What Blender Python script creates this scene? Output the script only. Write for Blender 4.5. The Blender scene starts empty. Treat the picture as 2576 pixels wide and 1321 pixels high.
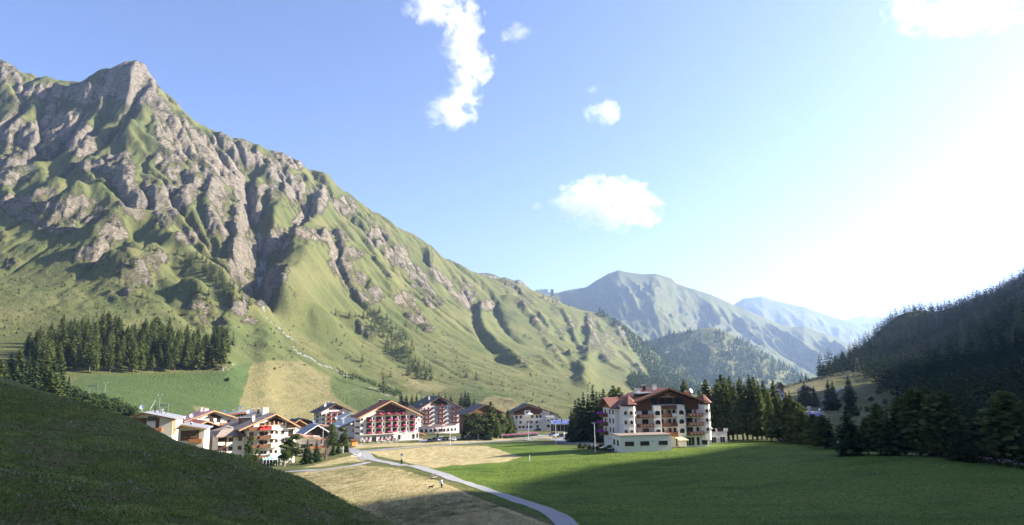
import bpy, bmesh, math, random
import numpy as np
from mathutils import Vector, Matrix
R = math.radians
random.seed(7)
rng = np.random.default_rng(7)
SC = bpy.context.scene
COL = SC.collection

# ------------------------------------------------------------------ camera
F, CX, CY = 1717.0, 1287.5, 660.5            # focal length and centre for a picture 2575 wide
TP = (955 - CY) / F
PT = math.atan(TP)
SP, CP = math.sin(PT), math.cos(PT)
CZ = 30.0
ROLL = R(0.9)                                # the horizon of the photograph tilts a little
CR, SR = math.cos(ROLL), math.sin(ROLL)
cam = bpy.data.cameras.new('camera')
cam.sensor_width = 36.0
cam.lens = 36.0 * F / 2575.0
cam.clip_start = 0.5
cam.clip_end = 60000
camo = bpy.data.objects.new('camera', cam)
COL.objects.link(camo)
camo.location = (0, 0, CZ)
camo.rotation_euler = (Matrix.Rotation(math.pi / 2 + PT, 3, 'X') @ Matrix.Rotation(-ROLL, 3, 'Z')).to_euler()
SC.camera = camo

# ------------------------------------------------------------------ sky, sun, exposure
SUN_AZ, SUN_EL = R(82), R(25)                # azimuth to the right of the view direction (+Y)
W = bpy.data.worlds.new('World'); SC.world = W; W.use_nodes = True
nt = W.node_tree
for n in list(nt.nodes): nt.nodes.remove(n)
wo = nt.nodes.new('ShaderNodeOutputWorld'); bg = nt.nodes.new('ShaderNodeBackground')
sky = nt.nodes.new('ShaderNodeTexSky'); sky.sky_type = 'NISHITA'; sky.sun_disc = False
sky.sun_elevation = SUN_EL; sky.sun_rotation = SUN_AZ
sky.altitude = 1800; sky.air_density = 1.0; sky.dust_density = 4.5; sky.ozone_density = 3.5
bg.inputs['Strength'].default_value = 0.070
tint = nt.nodes.new('ShaderNodeMix'); tint.data_type = 'RGBA'; tint.blend_type = 'MULTIPLY'; tint.inputs[0].default_value = 1.0; tint.inputs[7].default_value = (1.06, 0.935, 1.02, 1)
nt.links.new(sky.outputs[0], tint.inputs[6]); nt.links.new(tint.outputs[2], bg.inputs[0]); nt.links.new(bg.outputs[0], wo.inputs[0])
sl = bpy.data.lights.new('sun', 'SUN'); sl.energy = 5.0; sl.angle = R(0.53); sl.color = (1.0, 0.93, 0.82)
so = bpy.data.objects.new('sun', sl); COL.objects.link(so)
SUN = Vector((math.sin(SUN_AZ) * math.cos(SUN_EL), math.cos(SUN_AZ) * math.cos(SUN_EL), math.sin(SUN_EL)))
so.rotation_euler = SUN.to_track_quat('Z', 'Y').to_euler()
SC.view_settings.view_transform = 'Standard'; SC.view_settings.look = 'None'
SC.view_settings.gamma = 1; SC.view_settings.use_curve_mapping = False
SC.view_settings.exposure = 2.03
SC.render.engine = 'CYCLES'
cy = SC.cycles
cy.use_denoising = True
cy.max_bounces = 10; cy.diffuse_bounces = 3; cy.glossy_bounces = 2; cy.transmission_bounces = 3
cy.transparent_max_bounces = 8; cy.volume_bounces = 8
cy.sample_clamp_indirect = 6

# ------------------------------------------------------------------ helpers
def P(px, py, Y):
    """point of the world seen at picture position (px, py), Y metres in front of the camera"""
    a = (px - CX) / F; b = (CY - py) / F
    u = a * CR + b * SR; v = -a * SR + b * CR; d = CP - v * SP
    return (u * Y / d, Y, (SP + v * CP) / d * Y + CZ)

def proj(X, Y, Z):
    z = Z - CZ
    c = Y * CP + z * SP
    u = X / c; v = (z * CP - Y * SP) / c
    return CX + F * (u * CR - v * SR), CY - F * (u * SR + v * CR)

def tag(o, label=None, cat=None, group=None, kind=None):
    if label: o['label'] = label
    if cat: o['category'] = cat
    if group: o['group'] = group
    if kind: o['kind'] = kind
    return o

def link(name, me, parent=None, mat=None):
    if mat is not None and len(me.materials) == 0: me.materials.append(mat)
    o = bpy.data.objects.new(name, me); COL.objects.link(o)
    if parent is not None: o.parent = parent
    return o

def empty(name, loc, rz=0.0, s=1.0):
    o = bpy.data.objects.new(name, None); COL.objects.link(o)
    o.location = loc; o.rotation_euler = (0, 0, rz); o.scale = (s, s, s); o.empty_display_size = 0.3
    return o

def mesh_np(name, co, quads=None, tris=None, smooth=False):
    """mesh from arrays: co (n,3), quads (m,4), tris (k,3)"""
    me = bpy.data.meshes.new(name)
    q = np.zeros((0, 4), np.int32) if quads is None else np.asarray(quads, np.int32)
    t = np.zeros((0, 3), np.int32) if tris is None else np.asarray(tris, np.int32)
    co = np.asarray(co, np.float32)
    nl = q.size + t.size; nf = len(q) + len(t)
    me.vertices.add(len(co)); me.vertices.foreach_set('co', co.ravel())
    me.loops.add(nl); me.loops.foreach_set('vertex_index', np.concatenate([q.ravel(), t.ravel()]))
    me.polygons.add(nf)
    st = np.concatenate([np.arange(len(q)) * 4, q.size + np.arange(len(t)) * 3]).astype(np.int32)
    me.polygons.foreach_set('loop_start', st)
    me.update(calc_edges=True)
    if smooth: me.polygons.foreach_set('use_smooth', np.ones(nf, bool))
    me.validate()
    return me

def grid_quads(nr, nc, mask=None):
    i = np.arange(nr * nc).reshape(nr, nc)
    q = np.stack([i[:-1, :-1], i[:-1, 1:], i[1:, 1:], i[1:, :-1]], -1).reshape(-1, 4)
    return q if mask is None else q[mask.reshape(-1)]

def hash2(ix, iy, s=0):
    h = (ix.astype(np.int64) * 374761393 + iy.astype(np.int64) * 668265263 + s * 1274126177) & 0xffffffff
    h = ((h ^ (h >> 13)) * 1274126177) & 0xffffffff
    return ((h ^ (h >> 16)) & 0xffff) / 65535.0

def vnoise(x, y, s=0):
    ix = np.floor(x); iy = np.floor(y); fx = x - ix; fy = y - iy
    ix = ix.astype(np.int64); iy = iy.astype(np.int64)
    fx = fx * fx * fx * (fx * (fx * 6 - 15) + 10); fy = fy * fy * fy * (fy * (fy * 6 - 15) + 10)
    a = hash2(ix, iy, s); b = hash2(ix + 1, iy, s); c = hash2(ix, iy + 1, s); d = hash2(ix + 1, iy + 1, s)
    return (a + (b - a) * fx) * (1 - fy) + (c + (d - c) * fx) * fy      # 0..1

def fbm(x, y, o=4, s=0, g=0.5):
    r = 0; a = 1; t = 0; ca, sa = 0.8, 0.6
    for k in range(o):
        r = r + a * (vnoise(x, y, s + k) * 2 - 1); t += a; a *= g
        x, y = (ca * x - sa * y) * 2.03 + 5.3, (sa * x + ca * y) * 2.03 + 1.7
    return r / t

def ridged(x, y, o=4, s=0, g=0.5):
    r = 0; a = 1; t = 0; ca, sa = 0.8, 0.6
    for k in range(o):
        r = r + a * (1 - np.abs(vnoise(x, y, s + k) * 2 - 1) * 2); t += a; a *= g
        x, y = (ca * x - sa * y) * 2.1 + 5.3, (sa * x + ca * y) * 2.1 + 1.7
    return r / t

def sstep(a, b, x):
    t = np.clip((x - a) / (b - a), 0, 1); return t * t * (3 - 2 * t)

class RBF:
    def __init__(s, pts, c):
        p = np.array(pts, float); s.p = p[:, :2]; s.c = c; n = len(p)
        K = np.sqrt(((s.p[:, None] - s.p[None]) ** 2).sum(-1) + c * c)
        A = np.zeros((n + 3, n + 3)); A[:n, :n] = K; A[:n, n] = 1; A[:n, n + 1:] = s.p / 100; A[n:, :n] = A[:n, n:].T
        A[:n, :n] -= np.eye(n) * 0.0
        s.w = np.linalg.solve(A, np.concatenate([p[:, 2], [0, 0, 0]]))
    def __call__(s, X, Y):
        X = np.asarray(X, float); Y = np.asarray(Y, float); n = len(s.p)
        r = s.w[n] + s.w[n + 1] * X / 100 + s.w[n + 2] * Y / 100
        for i in range(n):
            r = r + s.w[i] * np.sqrt((X - s.p[i, 0]) ** 2 + (Y - s.p[i, 1]) ** 2 + s.c * s.c)
        return r

def seg_dist(X, Y, pts):
    """distance to a polyline, with the position along it (0..1) and the side (+ left of travel)"""
    best = np.full(X.shape, 1e9); tt = np.zeros(X.shape); side = np.zeros(X.shape)
    L = [math.hypot(pts[i + 1][0] - pts[i][0], pts[i + 1][1] - pts[i][1]) for i in range(len(pts) - 1)]
    tot = sum(L); acc = 0
    for i, l in enumerate(L):
        ax, ay = pts[i][:2]; bx, by = pts[i + 1][:2]; dx, dy = (bx - ax) / l, (by - ay) / l
        t = np.clip((X - ax) * dx + (Y - ay) * dy, 0, l)
        qx = X - ax - t * dx; qy = Y - ay - t * dy
        d = np.hypot(qx, qy); m = d < best
        best = np.where(m, d, best); tt = np.where(m, (acc + t) / tot, tt)
        side = np.where(m, dx * qy - dy * qx, side); acc += l
    return best, tt, side

# ------------------------------------------------------------------ the lie of the land
# control points: picture position and distance, read off the photograph
floor_pts = [(1110,1229,126),(1160,1321,96),(1440,1321,93),(900,1321,104),(1700,1321,95),(2000,1321,92),(2300,1321,90),(2575,1321,87),
 (1497,1138,198),(1398,1120,255),(1329,1110,290),(1132,1122,275),(1190,1113,292),(907,1112,335),(1053,1105,350),(1000,1133,262),
 (1828,1113,235),(1562,1133,200),(1700,1124,210),(930,1160,222),(1010,1170,196),(1270,1162,178),(720,1188,195),(640,1172,232),(780,1160,240),
 (500,1165,215),(740,1140,265),(880,1125,300),(1100,1091,425),(1230,1096,350),(1340,1080,420),(1430,1083,400),(1250,1107,320),(1500,1098,340),(1560,1085,360),
 (1400,1230,140),(1700,1220,135),(2000,1230,125),(1900,1150,170),(1560,1180,160),(2250,1200,128),(2575,1192,122),(2250,1148,152),(2000,1122,200),
 (2575,1160,150),(2450,1150,165),(2250,1140,185),(2100,1118,225),(1930,1108,250),(1180,1250,117),(1020,1215,138),(900,1230,132),(860,1190,168)]
slope_pts = [(180,985,385),(400,1052,375),(640,1056,440),(790,1066,520),(840,1066,530),(900,1060,540),(960,1040,560),(1000,1015,600),(1100,1022,640),(1250,1062,510),(1200,1010,680),(795,1090,465),(870,1088,485),(1055,1089,440),(1160,1087,475),(1100,1086,470),(700,1085,400),(1000,1086,450),
 (1430,1062,500),(1390,1040,600),(1480,1045,640),(1300,1000,720),(1560,1020,880),(1650,1003,1250),(1760,985,1750),(1500,985,1000),
 (100,955,430),(200,947,450),(400,937,500),(560,935,530),(620,905,630),(740,905,690),(840,945,700),(60,840,600),(230,815,620),(400,845,650),(560,880,610),
 (-200,960,400),(-200,800,600),(-200,600,950),(-200,400,1250),
 (0,700,800),(150,700,790),(300,730,760),(450,780,740),(0,560,980),(150,560,960),(300,600,900),(430,690,850),(560,800,760),
 (160,410,1180),(60,470,1080),(270,398,1160),(0,330,1280),(130,300,1350),(250,300,1330),(320,470,1060),(400,560,980),(480,620,950),(560,700,880),(640,790,790),
 (340,330,1260),(420,420,1180),(520,520,1090),(600,620,1010),(560,430,1320),(650,560,1180),(656,700,930),(668,782,830),(700,830,790),(760,895,710),(865,940,730),
 (720,560,1250),(760,640,1060),(760,740,900),(740,820,850),(820,590,1180),(820,500,1480),(900,600,1400),(900,720,1120),(880,830,960),(960,900,890),
 (1000,700,1380),(1010,800,1110),(1060,900,940),(1100,960,860),(1100,740,1550),(1120,840,1180),(1200,940,920),(1200,780,1700),(1230,860,1300),
 (1300,800,1700),(1330,880,1320),(1330,950,960),(1420,850,1750),(1450,930,1200),(1540,860,1980),(1580,940,1500),(1640,930,1950),(1690,980,1680)]
crest_pts = [(-250,60,1480),(-120,110,1480),(0,158,1500),(40,182,1500),(70,192,1490),(110,210,1480),(150,203,1470),(195,213,1450),(240,190,1430),(290,177,1415),(310,170,1412),(330,168,1410),
 (350,174,1413),(375,200,1420),(400,228,1430),(445,268,1450),(490,308,1470),(540,337,1490),(590,353,1510),(650,378,1540),(690,394,1560),(720,402,1580),(755,415,1600),
 (790,447,1620),(818,444,1620),(850,480,1660),(905,517,1710),(960,557,1770),(1010,582,1820),(1060,609,1870),(1100,648,1920),(1150,672,1970),(1180,692,2010),(1230,708,2060),
 (1290,715,2100),(1340,738,2140),(1380,755,2170),(1440,775,2220),(1500,790,2270),(1550,812,2310),(1600,852,2350),(1640,884,2380),(1700,926,2420),(1760,968,2450)]
right_pts = [(2060,952,600),(2130,945,640),(2000,975,560),(1955,992,520),(2200,905,760),(2300,870,800),(2400,815,820),(2500,770,800),(2575,740,760),(2700,680,700),
 (2200,975,500),(2300,1010,400),(2150,1010,430),(2080,1050,330),(2000,1070,330),(2250,1080,280),(2400,1040,330),(2500,1080,230),(2575,1110,195),(2250,1120,215),
 (2400,940,560),(2575,930,430),(2575,1000,320),(1930,1040,380),(1900,1030,430),(2100,985,470)]
ctl = [P(*t) for t in floor_pts + slope_pts + crest_pts + right_pts]
for (px, py, Y) in crest_pts:                                           # beyond the crest the land falls away again
    x, y, z = P(px, py, Y)
    ctl.append((x - 90, y + 230, z - 0.55 * 245 if px < 900 else z - 70))
ctl += [(-1000,500,150),(-1200,900,420),(-400,300,30),(-300,200,20),(-200,120,12),(-120,60,8),(-160,250,8),(-90,190,2),(-60,140,4),(-30,90,8),(0,60,9),(40,40,10),(100,20,12),
 (160,90,20),(250,60,60),(420,640,20),(330,900,-30),(520,1300,-50),(250,700,-5),(230,1100,-30),(150,850,-15),(600,2200,-40),(700,850,115),(700,700,150),(600,500,140),(520,380,120),(900,700,235),(900,560,320),(900,900,300),(820,760,230),
 (300,300,36),(420,430,80),(240,260,24),(430,930,5),(530,985,40),(620,960,70),(700,930,95),(350,880,-15),(1100,900,330),(600,1050,120),(-500,-300,60),(500,-300,120),(0,-300,40),(0,-60,20)]
base = RBF(ctl, 22.0)

# the near hill the photographer stands on
hill = RBF([(0,0,28.2),(0,-40,29.5),(-40,-40,33),(-100,0,36),(10,10,23.5),P(985,1321,49),P(720,1192,57),P(330,1058,67),P(0,968,79),P(-300,905,92),
  P(0,1321,24),P(330,1321,28.5),P(650,1321,36),P(0,1180,36),P(0,1050,54),P(330,1180,44),P(600,1235,45),P(160,1010,70),(20,40,13),(35,60,9),(5,60,12),(30,10,18),
  (-85,120,17),(-100,160,4),(-58,100,12),(-38,90,8),(-15,80,4),(-140,110,26),(-160,170,10),(-20,70,15),(-5,66,11),(60,0,12),(60,-60,16),(-200,60,40)], 8.0)

def hillmix(X, Y, z):
    h = hill(X, Y)
    w = 1 - sstep(150, 230, np.hypot(X + 30, Y - 40))
    h = h * w + (z - 30) * (1 - w)
    k = 3.0                                                             # soft maximum
    t = np.clip(0.5 + 0.5 * (h - z) / k, 0, 1)
    return z * (1 - t) + h * t + k * t * (1 - t), t

def ray_ground(px, py, fn, Y0=40, Y1=3200, n=150, fine=True):
    Ys = np.exp(np.linspace(math.log(Y0), math.log(Y1), n))
    x, y, z = P(px, py, 1.0)
    if fine:
        g = fn(x * Ys, Ys); i = int(np.argmax(g > (z - CZ) * Ys + CZ)); i = i if g[i] > (z - CZ) * Ys[i] + CZ else n - 1
        return ray_ground(px, py, fn, Ys[max(0, i - 1)], Ys[i] * 1.0001 if i else Ys[1], 12, False)
    g = fn(x * Ys, Ys); r = (z - CZ) * Ys + CZ
    i = np.argmax(g > r)
    if g[i] <= r[i]: i = n - 1
    if i > 0:
        a = g[i-1] - r[i-1]; b = g[i] - r[i]; t = -a / (b - a + 1e-9)
        Yh = Ys[i-1] + t * (Ys[i] - Ys[i-1])
    else: Yh = Ys[0]
    return (x * Yh, Yh)

A1 = lambda x, y: (x / 3.0012, 125.7 + y / 3.0012)                      # crops of the photograph -> picture units
A2 = lambda x, y: (x / 3.0012, 502.9 + y / 3.0012)
A3 = lambda x, y: (502.9 + x / 3.0012, 314.3 + y / 3.0012)
A4 = lambda x, y: (565.8 + x / 3.0012, 628.7 + y / 3.0012)
A5 = lambda x, y: (1068.7 + x / 3.0012, 628.7 + y / 3.0012)
def world_line(conv, pts):
    return [ray_ground(*conv(*p), base_fast, 300) for p in pts]

BGX = np.arange(-1600, 1100, 4.0); BGY = np.concatenate([np.arange(-80, 700, 4.0), np.arange(700, 2760, 8.0)])
_bx, _by = np.meshgrid(BGX, BGY); BG = base(_bx, _by)
def base_fast(X, Y):
    X = np.asarray(X, float); Y = np.asarray(Y, float)
    fx = np.clip((X - BGX[0]) / 4.0, 0, len(BGX) - 1.001); fy = np.clip(np.where(Y < 700, (Y + 80) / 4.0, 195 + (Y - 700) / 8.0), 0, len(BGY) - 1.001)
    ix = fx.astype(int); iy = fy.astype(int); fx = fx - ix; fy = fy - iy
    return (BG[iy, ix] * (1 - fx) + BG[iy, ix + 1] * fx) * (1 - fy) + (BG[iy + 1, ix] * (1 - fx) + BG[iy + 1, ix + 1] * fx) * fy
# ---- relief grid of the big mountain: base surface + ribs and gullies + running-water erosion
GX0, GX1, GY0, GY1, GS = -1500.0, 820.0, 480.0, 2660.0, 6.0
gx = np.arange(GX0, GX1, GS); gy = np.arange(GY0, GY1, GS)
GXX, GYY = np.meshgrid(gx, gy)
Z0 = base(GXX, GYY)
Zf = Z0.copy()
feat = [  # (kind, crop, points, height at start, height at end, half width)
 ('g', A3, [(375,330),(355,420),(360,560),(430,700),(470,820),(470,960),(440,1080),(380,1190),(430,1300)], 26, 52, 60),
 ('g', A3, [(440,1290),(480,1330)], 40, 12, 40),
 ('r', A3, [(410,290),(500,330),(540,400),(640,450),(650,560),(610,650)], 16, 20, 36),
 ('r', A3, [(520,370),(430,430),(400,600)], 12, 12, 30),
 ('g', A3, [(900,410),(850,500),(800,560),(820,640),(770,740),(660,830),(560,860),(480,960)], 14, 32, 42),
 ('r', A3, [(950,385),(940,480),(940,560),(900,660),(840,740),(780,800),(700,880)], 18, 26, 44),
 ('r', A3, [(860,420),(760,520),(650,650),(560,700),(540,800)], 12, 22, 34),
 ('r', A3, [(760,295),(700,360),(680,440)], 14, 10, 26),
 ('r', A3, [(590,235),(560,280),(620,330)], 10, 6, 22),
 ('r', A3, [(440,190),(430,230),(440,280)], 10, 8, 22),
 ('r', A3, [(270,110),(330,170),(270,270)], 10, 12, 24),
 ('r', A3, [(720,870),(830,900),(940,830),(1000,850)], 10, 16, 22),
 ('r', A3, [(900,930),(800,1060),(720,1170),(600,1330)], 22, 30, 60),
 ('g', A3, [(1000,830),(1030,960),(1080,1080),(1100,1200),(1200,1320)], 16, 10, 28),
 ('r', A3, [(1070,850),(1110,960),(1200,1060),(1320,1260)], 16, 16, 30),
 ('r', A3, [(1290,710),(1210,800),(1260,910),(1330,980),(1360,1080)], 18, 14, 32),
 ('g', A3, [(1380,790),(1440,960),(1560,1060)], 12, 8, 28),
 ('r', A3, [(1420,790),(1520,900),(1620,1010),(1700,1100)], 12, 12, 28),
 ('r', A3, [(1590,870),(1660,980),(1730,1010)], 12, 10, 26),
 ('r', A3, [(1760,985),(1750,1100),(1790,1200)], 14, 14, 28),
 ('r', A3, [(1490,1140),(1450,1200),(1480,1320)], 16, 16, 26),
 ('r', A3, [(130,510),(60,650),(110,760),(150,820)], 14, 18, 28),
 ('r', A3, [(310,700),(260,780),(330,860),(420,900)], 10, 14, 26),
 ('r', A1, [(990,115),(1000,200),(1120,260),(1140,330),(1050,400),(1060,500),(960,560),(880,660),(760,760),(560,800),(440,870),(300,900),(120,960),(0,1040)], 16, 22, 40),
 ('g', A1, [(1090,280),(1010,380),(990,500),(900,590),(850,660)], 26, 14, 38),
 ('g', A1, [(960,540),(840,680),(690,790),(560,870),(430,960)], 14, 20, 30),
 ('r', A1, [(720,220),(640,330),(700,420),(740,480),(690,620),(660,730)], 10, 16, 30),
 ('g', A1, [(800,470),(720,600),(680,700)], 14, 16, 26),
 ('g', A1, [(620,480),(560,620),(460,730),(340,830),(200,900)], 12, 34, 40),
 ('r', A1, [(620,300),(590,450),(620,570),(590,680),(540,740)], 14, 20, 30),
 ('r', A1, [(470,300),(420,420),(240,500),(120,600)], 12, 10, 30),
 ('r', A1, [(190,620),(240,740),(240,860)], 14, 16, 26),
 ('g', A1, [(360,330),(470,330),(500,270)], 12, 12, 24),
 ('r', A1, [(560,820),(640,930),(800,1100),(1000,1260),(1250,1420),(1420,1560)], 18, 26, 60),
 ('g', A1, [(690,930),(870,1080),(1010,1250),(1210,1330)], 8, 12, 30),
 ('r', A1, [(1000,600),(1120,690),(1270,840),(1440,990),(1640,1200)], 12, 14, 34),
 ('r', A1, [(890,840),(1000,920),(970,1060),(1060,1180)], 20, 14, 26),
 ('r', A1, [(1150,1010),(1200,1080),(1180,1180)], 16, 14, 22),
 ('r', A1, [(1470,1060),(1410,1160),(1480,1260)], 16, 12, 24),
 ('r', A1, [(1640,1080),(1560,1240),(1600,1320)], 18, 14, 24),
 ('g', A1, [(1390,760),(1480,870),(1560,960)], 8, 6, 20),
 ('r', A1, [(1340,500),(1400,640),(1520,760),(1640,900),(1840,1060)], 12, 12, 28),
 ('r', A2, [(1000,200),(1300,430),(1500,560),(1660,680),(1860,840)], 22, 24, 55),
 ('r', A5, [(430,440),(420,540),(460,640),(640,790),(800,930)], 20, 12, 32),
 ('g', A5, [(360,420),(380,560),(440,680),(600,860)], 14, 8, 30),
 ('r', A5, [(580,250),(700,300),(740,350)], 12, 8, 22),
 ('r', A5, [(620,390),(730,430),(820,540),(880,610)], 18, 12, 34),
 ('g', A5, [(520,400),(580,560),(700,700)], 12, 8, 30),
 ('r', A5, [(870,500),(930,580),(960,660)], 12, 8, 20),
 ('r', A5, [(960,560),(1010,620),(1050,690)], 12, 8, 20),
 ('r', A5, [(910,680),(970,760),(1040,850)], 12, 8, 20),
 ('r', A5, [(1050,480),(1100,570),(1130,640)], 14, 10, 22),
 ('r', A5, [(1120,640),(1160,720),(1220,800)], 14, 8, 20),
 ('r', A5, [(1180,455),(1250,510),(1310,590),(1350,650)], 20, 16, 30),
 ('r', A5, [(1230,620),(1320,760),(1400,880),(1500,920)], 18, 14, 30),
 ('r', A5, [(1330,510),(1430,570),(1500,700),(1560,780)], 18, 14, 28),
 ('r', A5, [(1490,790),(1560,850),(1660,950)], 16, 10, 22),
 ('r', A5, [(1090,800),(1140,880),(1180,940)], 12, 6, 18),
 ('r', A5, [(1000,720),(1080,790),(1110,830)], 10, 8, 18),
 ('r', A5, [(880,820),(940,870),(970,900)], 10, 8, 20),
 ('r', A5, [(30,40),(40,140),(60,220),(150,330)], 14, 14, 26),
]
for (k, conv, pts, h0, h1, wd) in feat:
    wl = world_line(conv, pts)
    d, t, sd = seg_dist(GXX, GYY, wl)
    h = h0 + (h1 - h0) * t
    wdd = 0.72 * wd * (1 + 0.25 * fbm(GXX / 40, GYY / 40, 2, 5))
    q = np.clip(d / wdd, 0, 1)
    endf = 1.0
    prof = (1 - q) ** 1.6 if k == 'g' else (1 - q) ** 1.3
    Zf = Zf + (-0.95 if k == 'g' else 0.72) * h * (1.3 if conv is A5 else 1.05 if conv is A3 else 0.9) * (0.75 + 0.5 * vnoise(GXX / 30, GYY / 30, 77)) * prof
knolls = [(A2,(800,250),30,42),(A2,(690,440),20,30),(A2,(1010,560),30,46),(A2,(1180,480),18,30),(A2,(450,110),20,34),(A2,(1460,760),18,28),(A2,(1640,850),16,32),(A2,(1000,380),12,18),
          (A1,(650,1180),12,40),(A1,(340,1080),12,34),(A4,(990,590),12,26),(A4,(1140,680),12,26),(A4,(1390,810),12,22),(A4,(780,540),10,24),(A4,(1560,640),10,22),(A4,(1440,540),12,20),(A2,(1850,900),10,24)]
for conv, p, h, rd in knolls:
    cxw, cyw = ray_ground(*conv(*p), base_fast, 300)
    wx = GXX + 10 * fbm(GXX / 25, GYY / 25, 2, 9); wy = GYY + 10 * fbm(GXX / 25, GYY / 25, 2, 19)
    q = np.clip(np.hypot((wx - cxw), (wy - cyw)) / rd, 0, 1)
    Zf = Zf + 1.15 * h * (1 - q ** 1.8) ** 1.1
PXg, PYg = proj(GXX, GYY, Z0)
# how rugged: strong at the upper left, gentle on the lower meadows
rug = np.clip(sstep(860, 640, PYg) * 0.75 + 0.35, 0, 1) * (1 - 0.35 * sstep(900, 1500, PXg))
rug = rug * sstep(560, 680, GYY + 0.15 * GXX) * (1 - 0.75 * np.exp(-(((PXg - 770) / 110) ** 2 + ((PYg - 730) / 110) ** 2)))
rug = rug * (1 - 0.8 * np.exp(-(((PXg - 80) / 200) ** 2 + ((PYg - 700) / 110) ** 2)))
Zf = Zf + rug * 7 * fbm(GXX / 120, GYY / 120, 4, 3) + rug * 4 * ridged(GXX / 28, GYY / 28, 3, 11, 0.6)
AC = 0.53 * GXX + 0.85 * GYY + 16 * fbm(GXX / 90, GYY / 90, 3, 13); AL = 0.85 * GXX - 0.53 * GYY
Zf = Zf + rug * (9 * (ridged(AC / 62, AL / 240, 2, 23, 0.5) - 0.2) + 8 * (ridged(AC / 26, AL / 120, 3, 29, 0.6) - 0.2))
Ze = Zf.copy(); ny, nx = Ze.shape
offs = [(-1,0,1.0),(1,0,1.0),(0,-1,1.0),(0,1,1.0),(-1,-1,1.414),(-1,1,1.414),(1,-1,1.414),(1,1,1.414)]
idx = np.arange(ny * nx).reshape(ny, nx)
for it in range(12):
    best = np.zeros((ny, nx)); rec = idx.copy(); dist = np.ones((ny, nx))
    zp = np.pad(Ze, 1, constant_values=1e9); ip = np.pad(idx, 1)
    for dy, dx, dd in offs:
        s_ = (Ze - zp[1 + dy:1 + dy + ny, 1 + dx:1 + dx + nx]) / dd
        m = s_ > best
        best = np.where(m, s_, best); rec = np.where(m, ip[1 + dy:1 + dy + ny, 1 + dx:1 + dx + nx], rec); dist = np.where(m, dd, dist)
    z = Ze.ravel(); order = np.argsort(z); rl = rec.ravel().tolist(); ol = order.tolist()
    acc = [1.0] * (ny * nx)
    for i in reversed(ol):
        j = rl[i]
        if j != i: acc[j] += acc[i]
    fa = (0.035 * rug.ravel() * np.minimum(np.array(acc), 3000) ** 0.5 / dist.ravel()).tolist()
    zl = z.tolist()
    for i in ol:
        j = rl[i]
        if j != i: f_ = fa[i]; zl[i] = (zl[i] + f_ * zl[j]) / (1 + f_)
    Ze = np.array(zl).reshape(ny, nx)
    # talus
    lap = np.zeros_like(Ze); lap[1:-1, 1:-1] = Ze[:-2, 1:-1] + Ze[2:, 1:-1] + Ze[1:-1, :-2] + Ze[1:-1, 2:] - 4 * Ze[1:-1, 1:-1]
    Ze = Ze + 0.02 * lap
Dz = Ze - Z0
# keep the average height so that the skyline stays where it is
def blur(a, n):
    for _ in range(n):
        p = np.pad(a, 1, mode='edge'); a = (p[:-2, 1:-1] + p[2:, 1:-1] + p[1:-1, :-2] + p[1:-1, 2:] + 2 * a) / 6
    return a
Dz = Dz - 0.92 * blur(np.minimum(Ze - Zf, 0), 160)
edge = sstep(0, 120, GXX - GX0) * sstep(0, 100, GX1 - GXX) * sstep(0, 60, GYY - GY0) * sstep(0, 150, GY1 - GYY)
Dz = Dz * edge

def grid_at(G, X, Y):
    fx = np.clip((X - GX0) / GS, 0, nx - 1.001); fy = np.clip((Y - GY0) / GS, 0, ny - 1.001)
    ix = fx.astype(int); iy = fy.astype(int); fx = fx - ix; fy = fy - iy
    return (G[iy, ix] * (1 - fx) + G[iy, ix + 1] * fx) * (1 - fy) + (G[iy + 1, ix] * (1 - fx) + G[iy + 1, ix + 1] * fx) * fy

def land(X, Y):
    X = np.atleast_1d(np.asarray(X, float)); Y = np.atleast_1d(np.asarray(Y, float))
    z = base_fast(X, Y)
    ins = (X > GX0) & (X < GX1) & (Y > GY0) & (Y < GY1)
    z = z + np.where(ins, grid_at(Dz, X, Y), 0)
    z2, _ = hillmix(X, Y, z)
    return z2
def gz(x, y): return float(land(x, y)[0])
def spot(px, py, Y0=40):
    """the piece of ground seen at a picture position"""
    x, y = ray_ground(px, py, land, Y0)
    return (x, y, gz(x, y))
# ------------------------------------------------------------------ material helpers
def mat_new(name):
    m = bpy.data.materials.new(name); m.use_nodes = True
    nt = m.node_tree; b = nt.nodes['Principled BSDF']
    b.inputs['Roughness'].default_value = 0.8
    b.inputs['Specular IOR Level'].default_value = 0.25
    return m, nt, b
def N(nt, t, **kw):
    n = nt.nodes.new(t)
    for k, v in kw.items():
        if k in n.inputs: n.inputs[k].default_value = v
        else: setattr(n, k, v)
    return n
def noise(nt, vec, scale, detail=4, rough=0.55, dist=0.0):
    n = N(nt, 'ShaderNodeTexNoise'); n.inputs['Scale'].default_value = scale; n.inputs['Detail'].default_value = detail
    n.inputs['Roughness'].default_value = rough; n.inputs['Distortion'].default_value = dist
    if vec is not None: nt.links.new(vec, n.inputs['Vector'])
    return n.outputs['Fac']
def ramp(nt, fac, stops):
    r = N(nt, 'ShaderNodeValToRGB'); el = r.color_ramp.elements
    while len(el) < len(stops): el.new(0.5)
    for e, (p, c) in zip(el, stops):
        e.position = p; e.color = (c[0], c[1], c[2], 1) if not isinstance(c, (int, float)) else (c, c, c, 1)
    nt.links.new(fac, r.inputs[0]); return r.outputs['Color']
def mix(nt, fac, a, b, mode='MIX'):
    m = N(nt, 'ShaderNodeMix'); m.data_type = 'RGBA'; m.blend_type = mode
    for s, i in ((fac, 0), (a, 6), (b, 7)):
        if isinstance(s, (int, float)): m.inputs[i].default_value = s
        elif isinstance(s, tuple): m.inputs[i].default_value = (s[0], s[1], s[2], 1)
        else: nt.links.new(s, m.inputs[i])
    return m.outputs[2]
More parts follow.
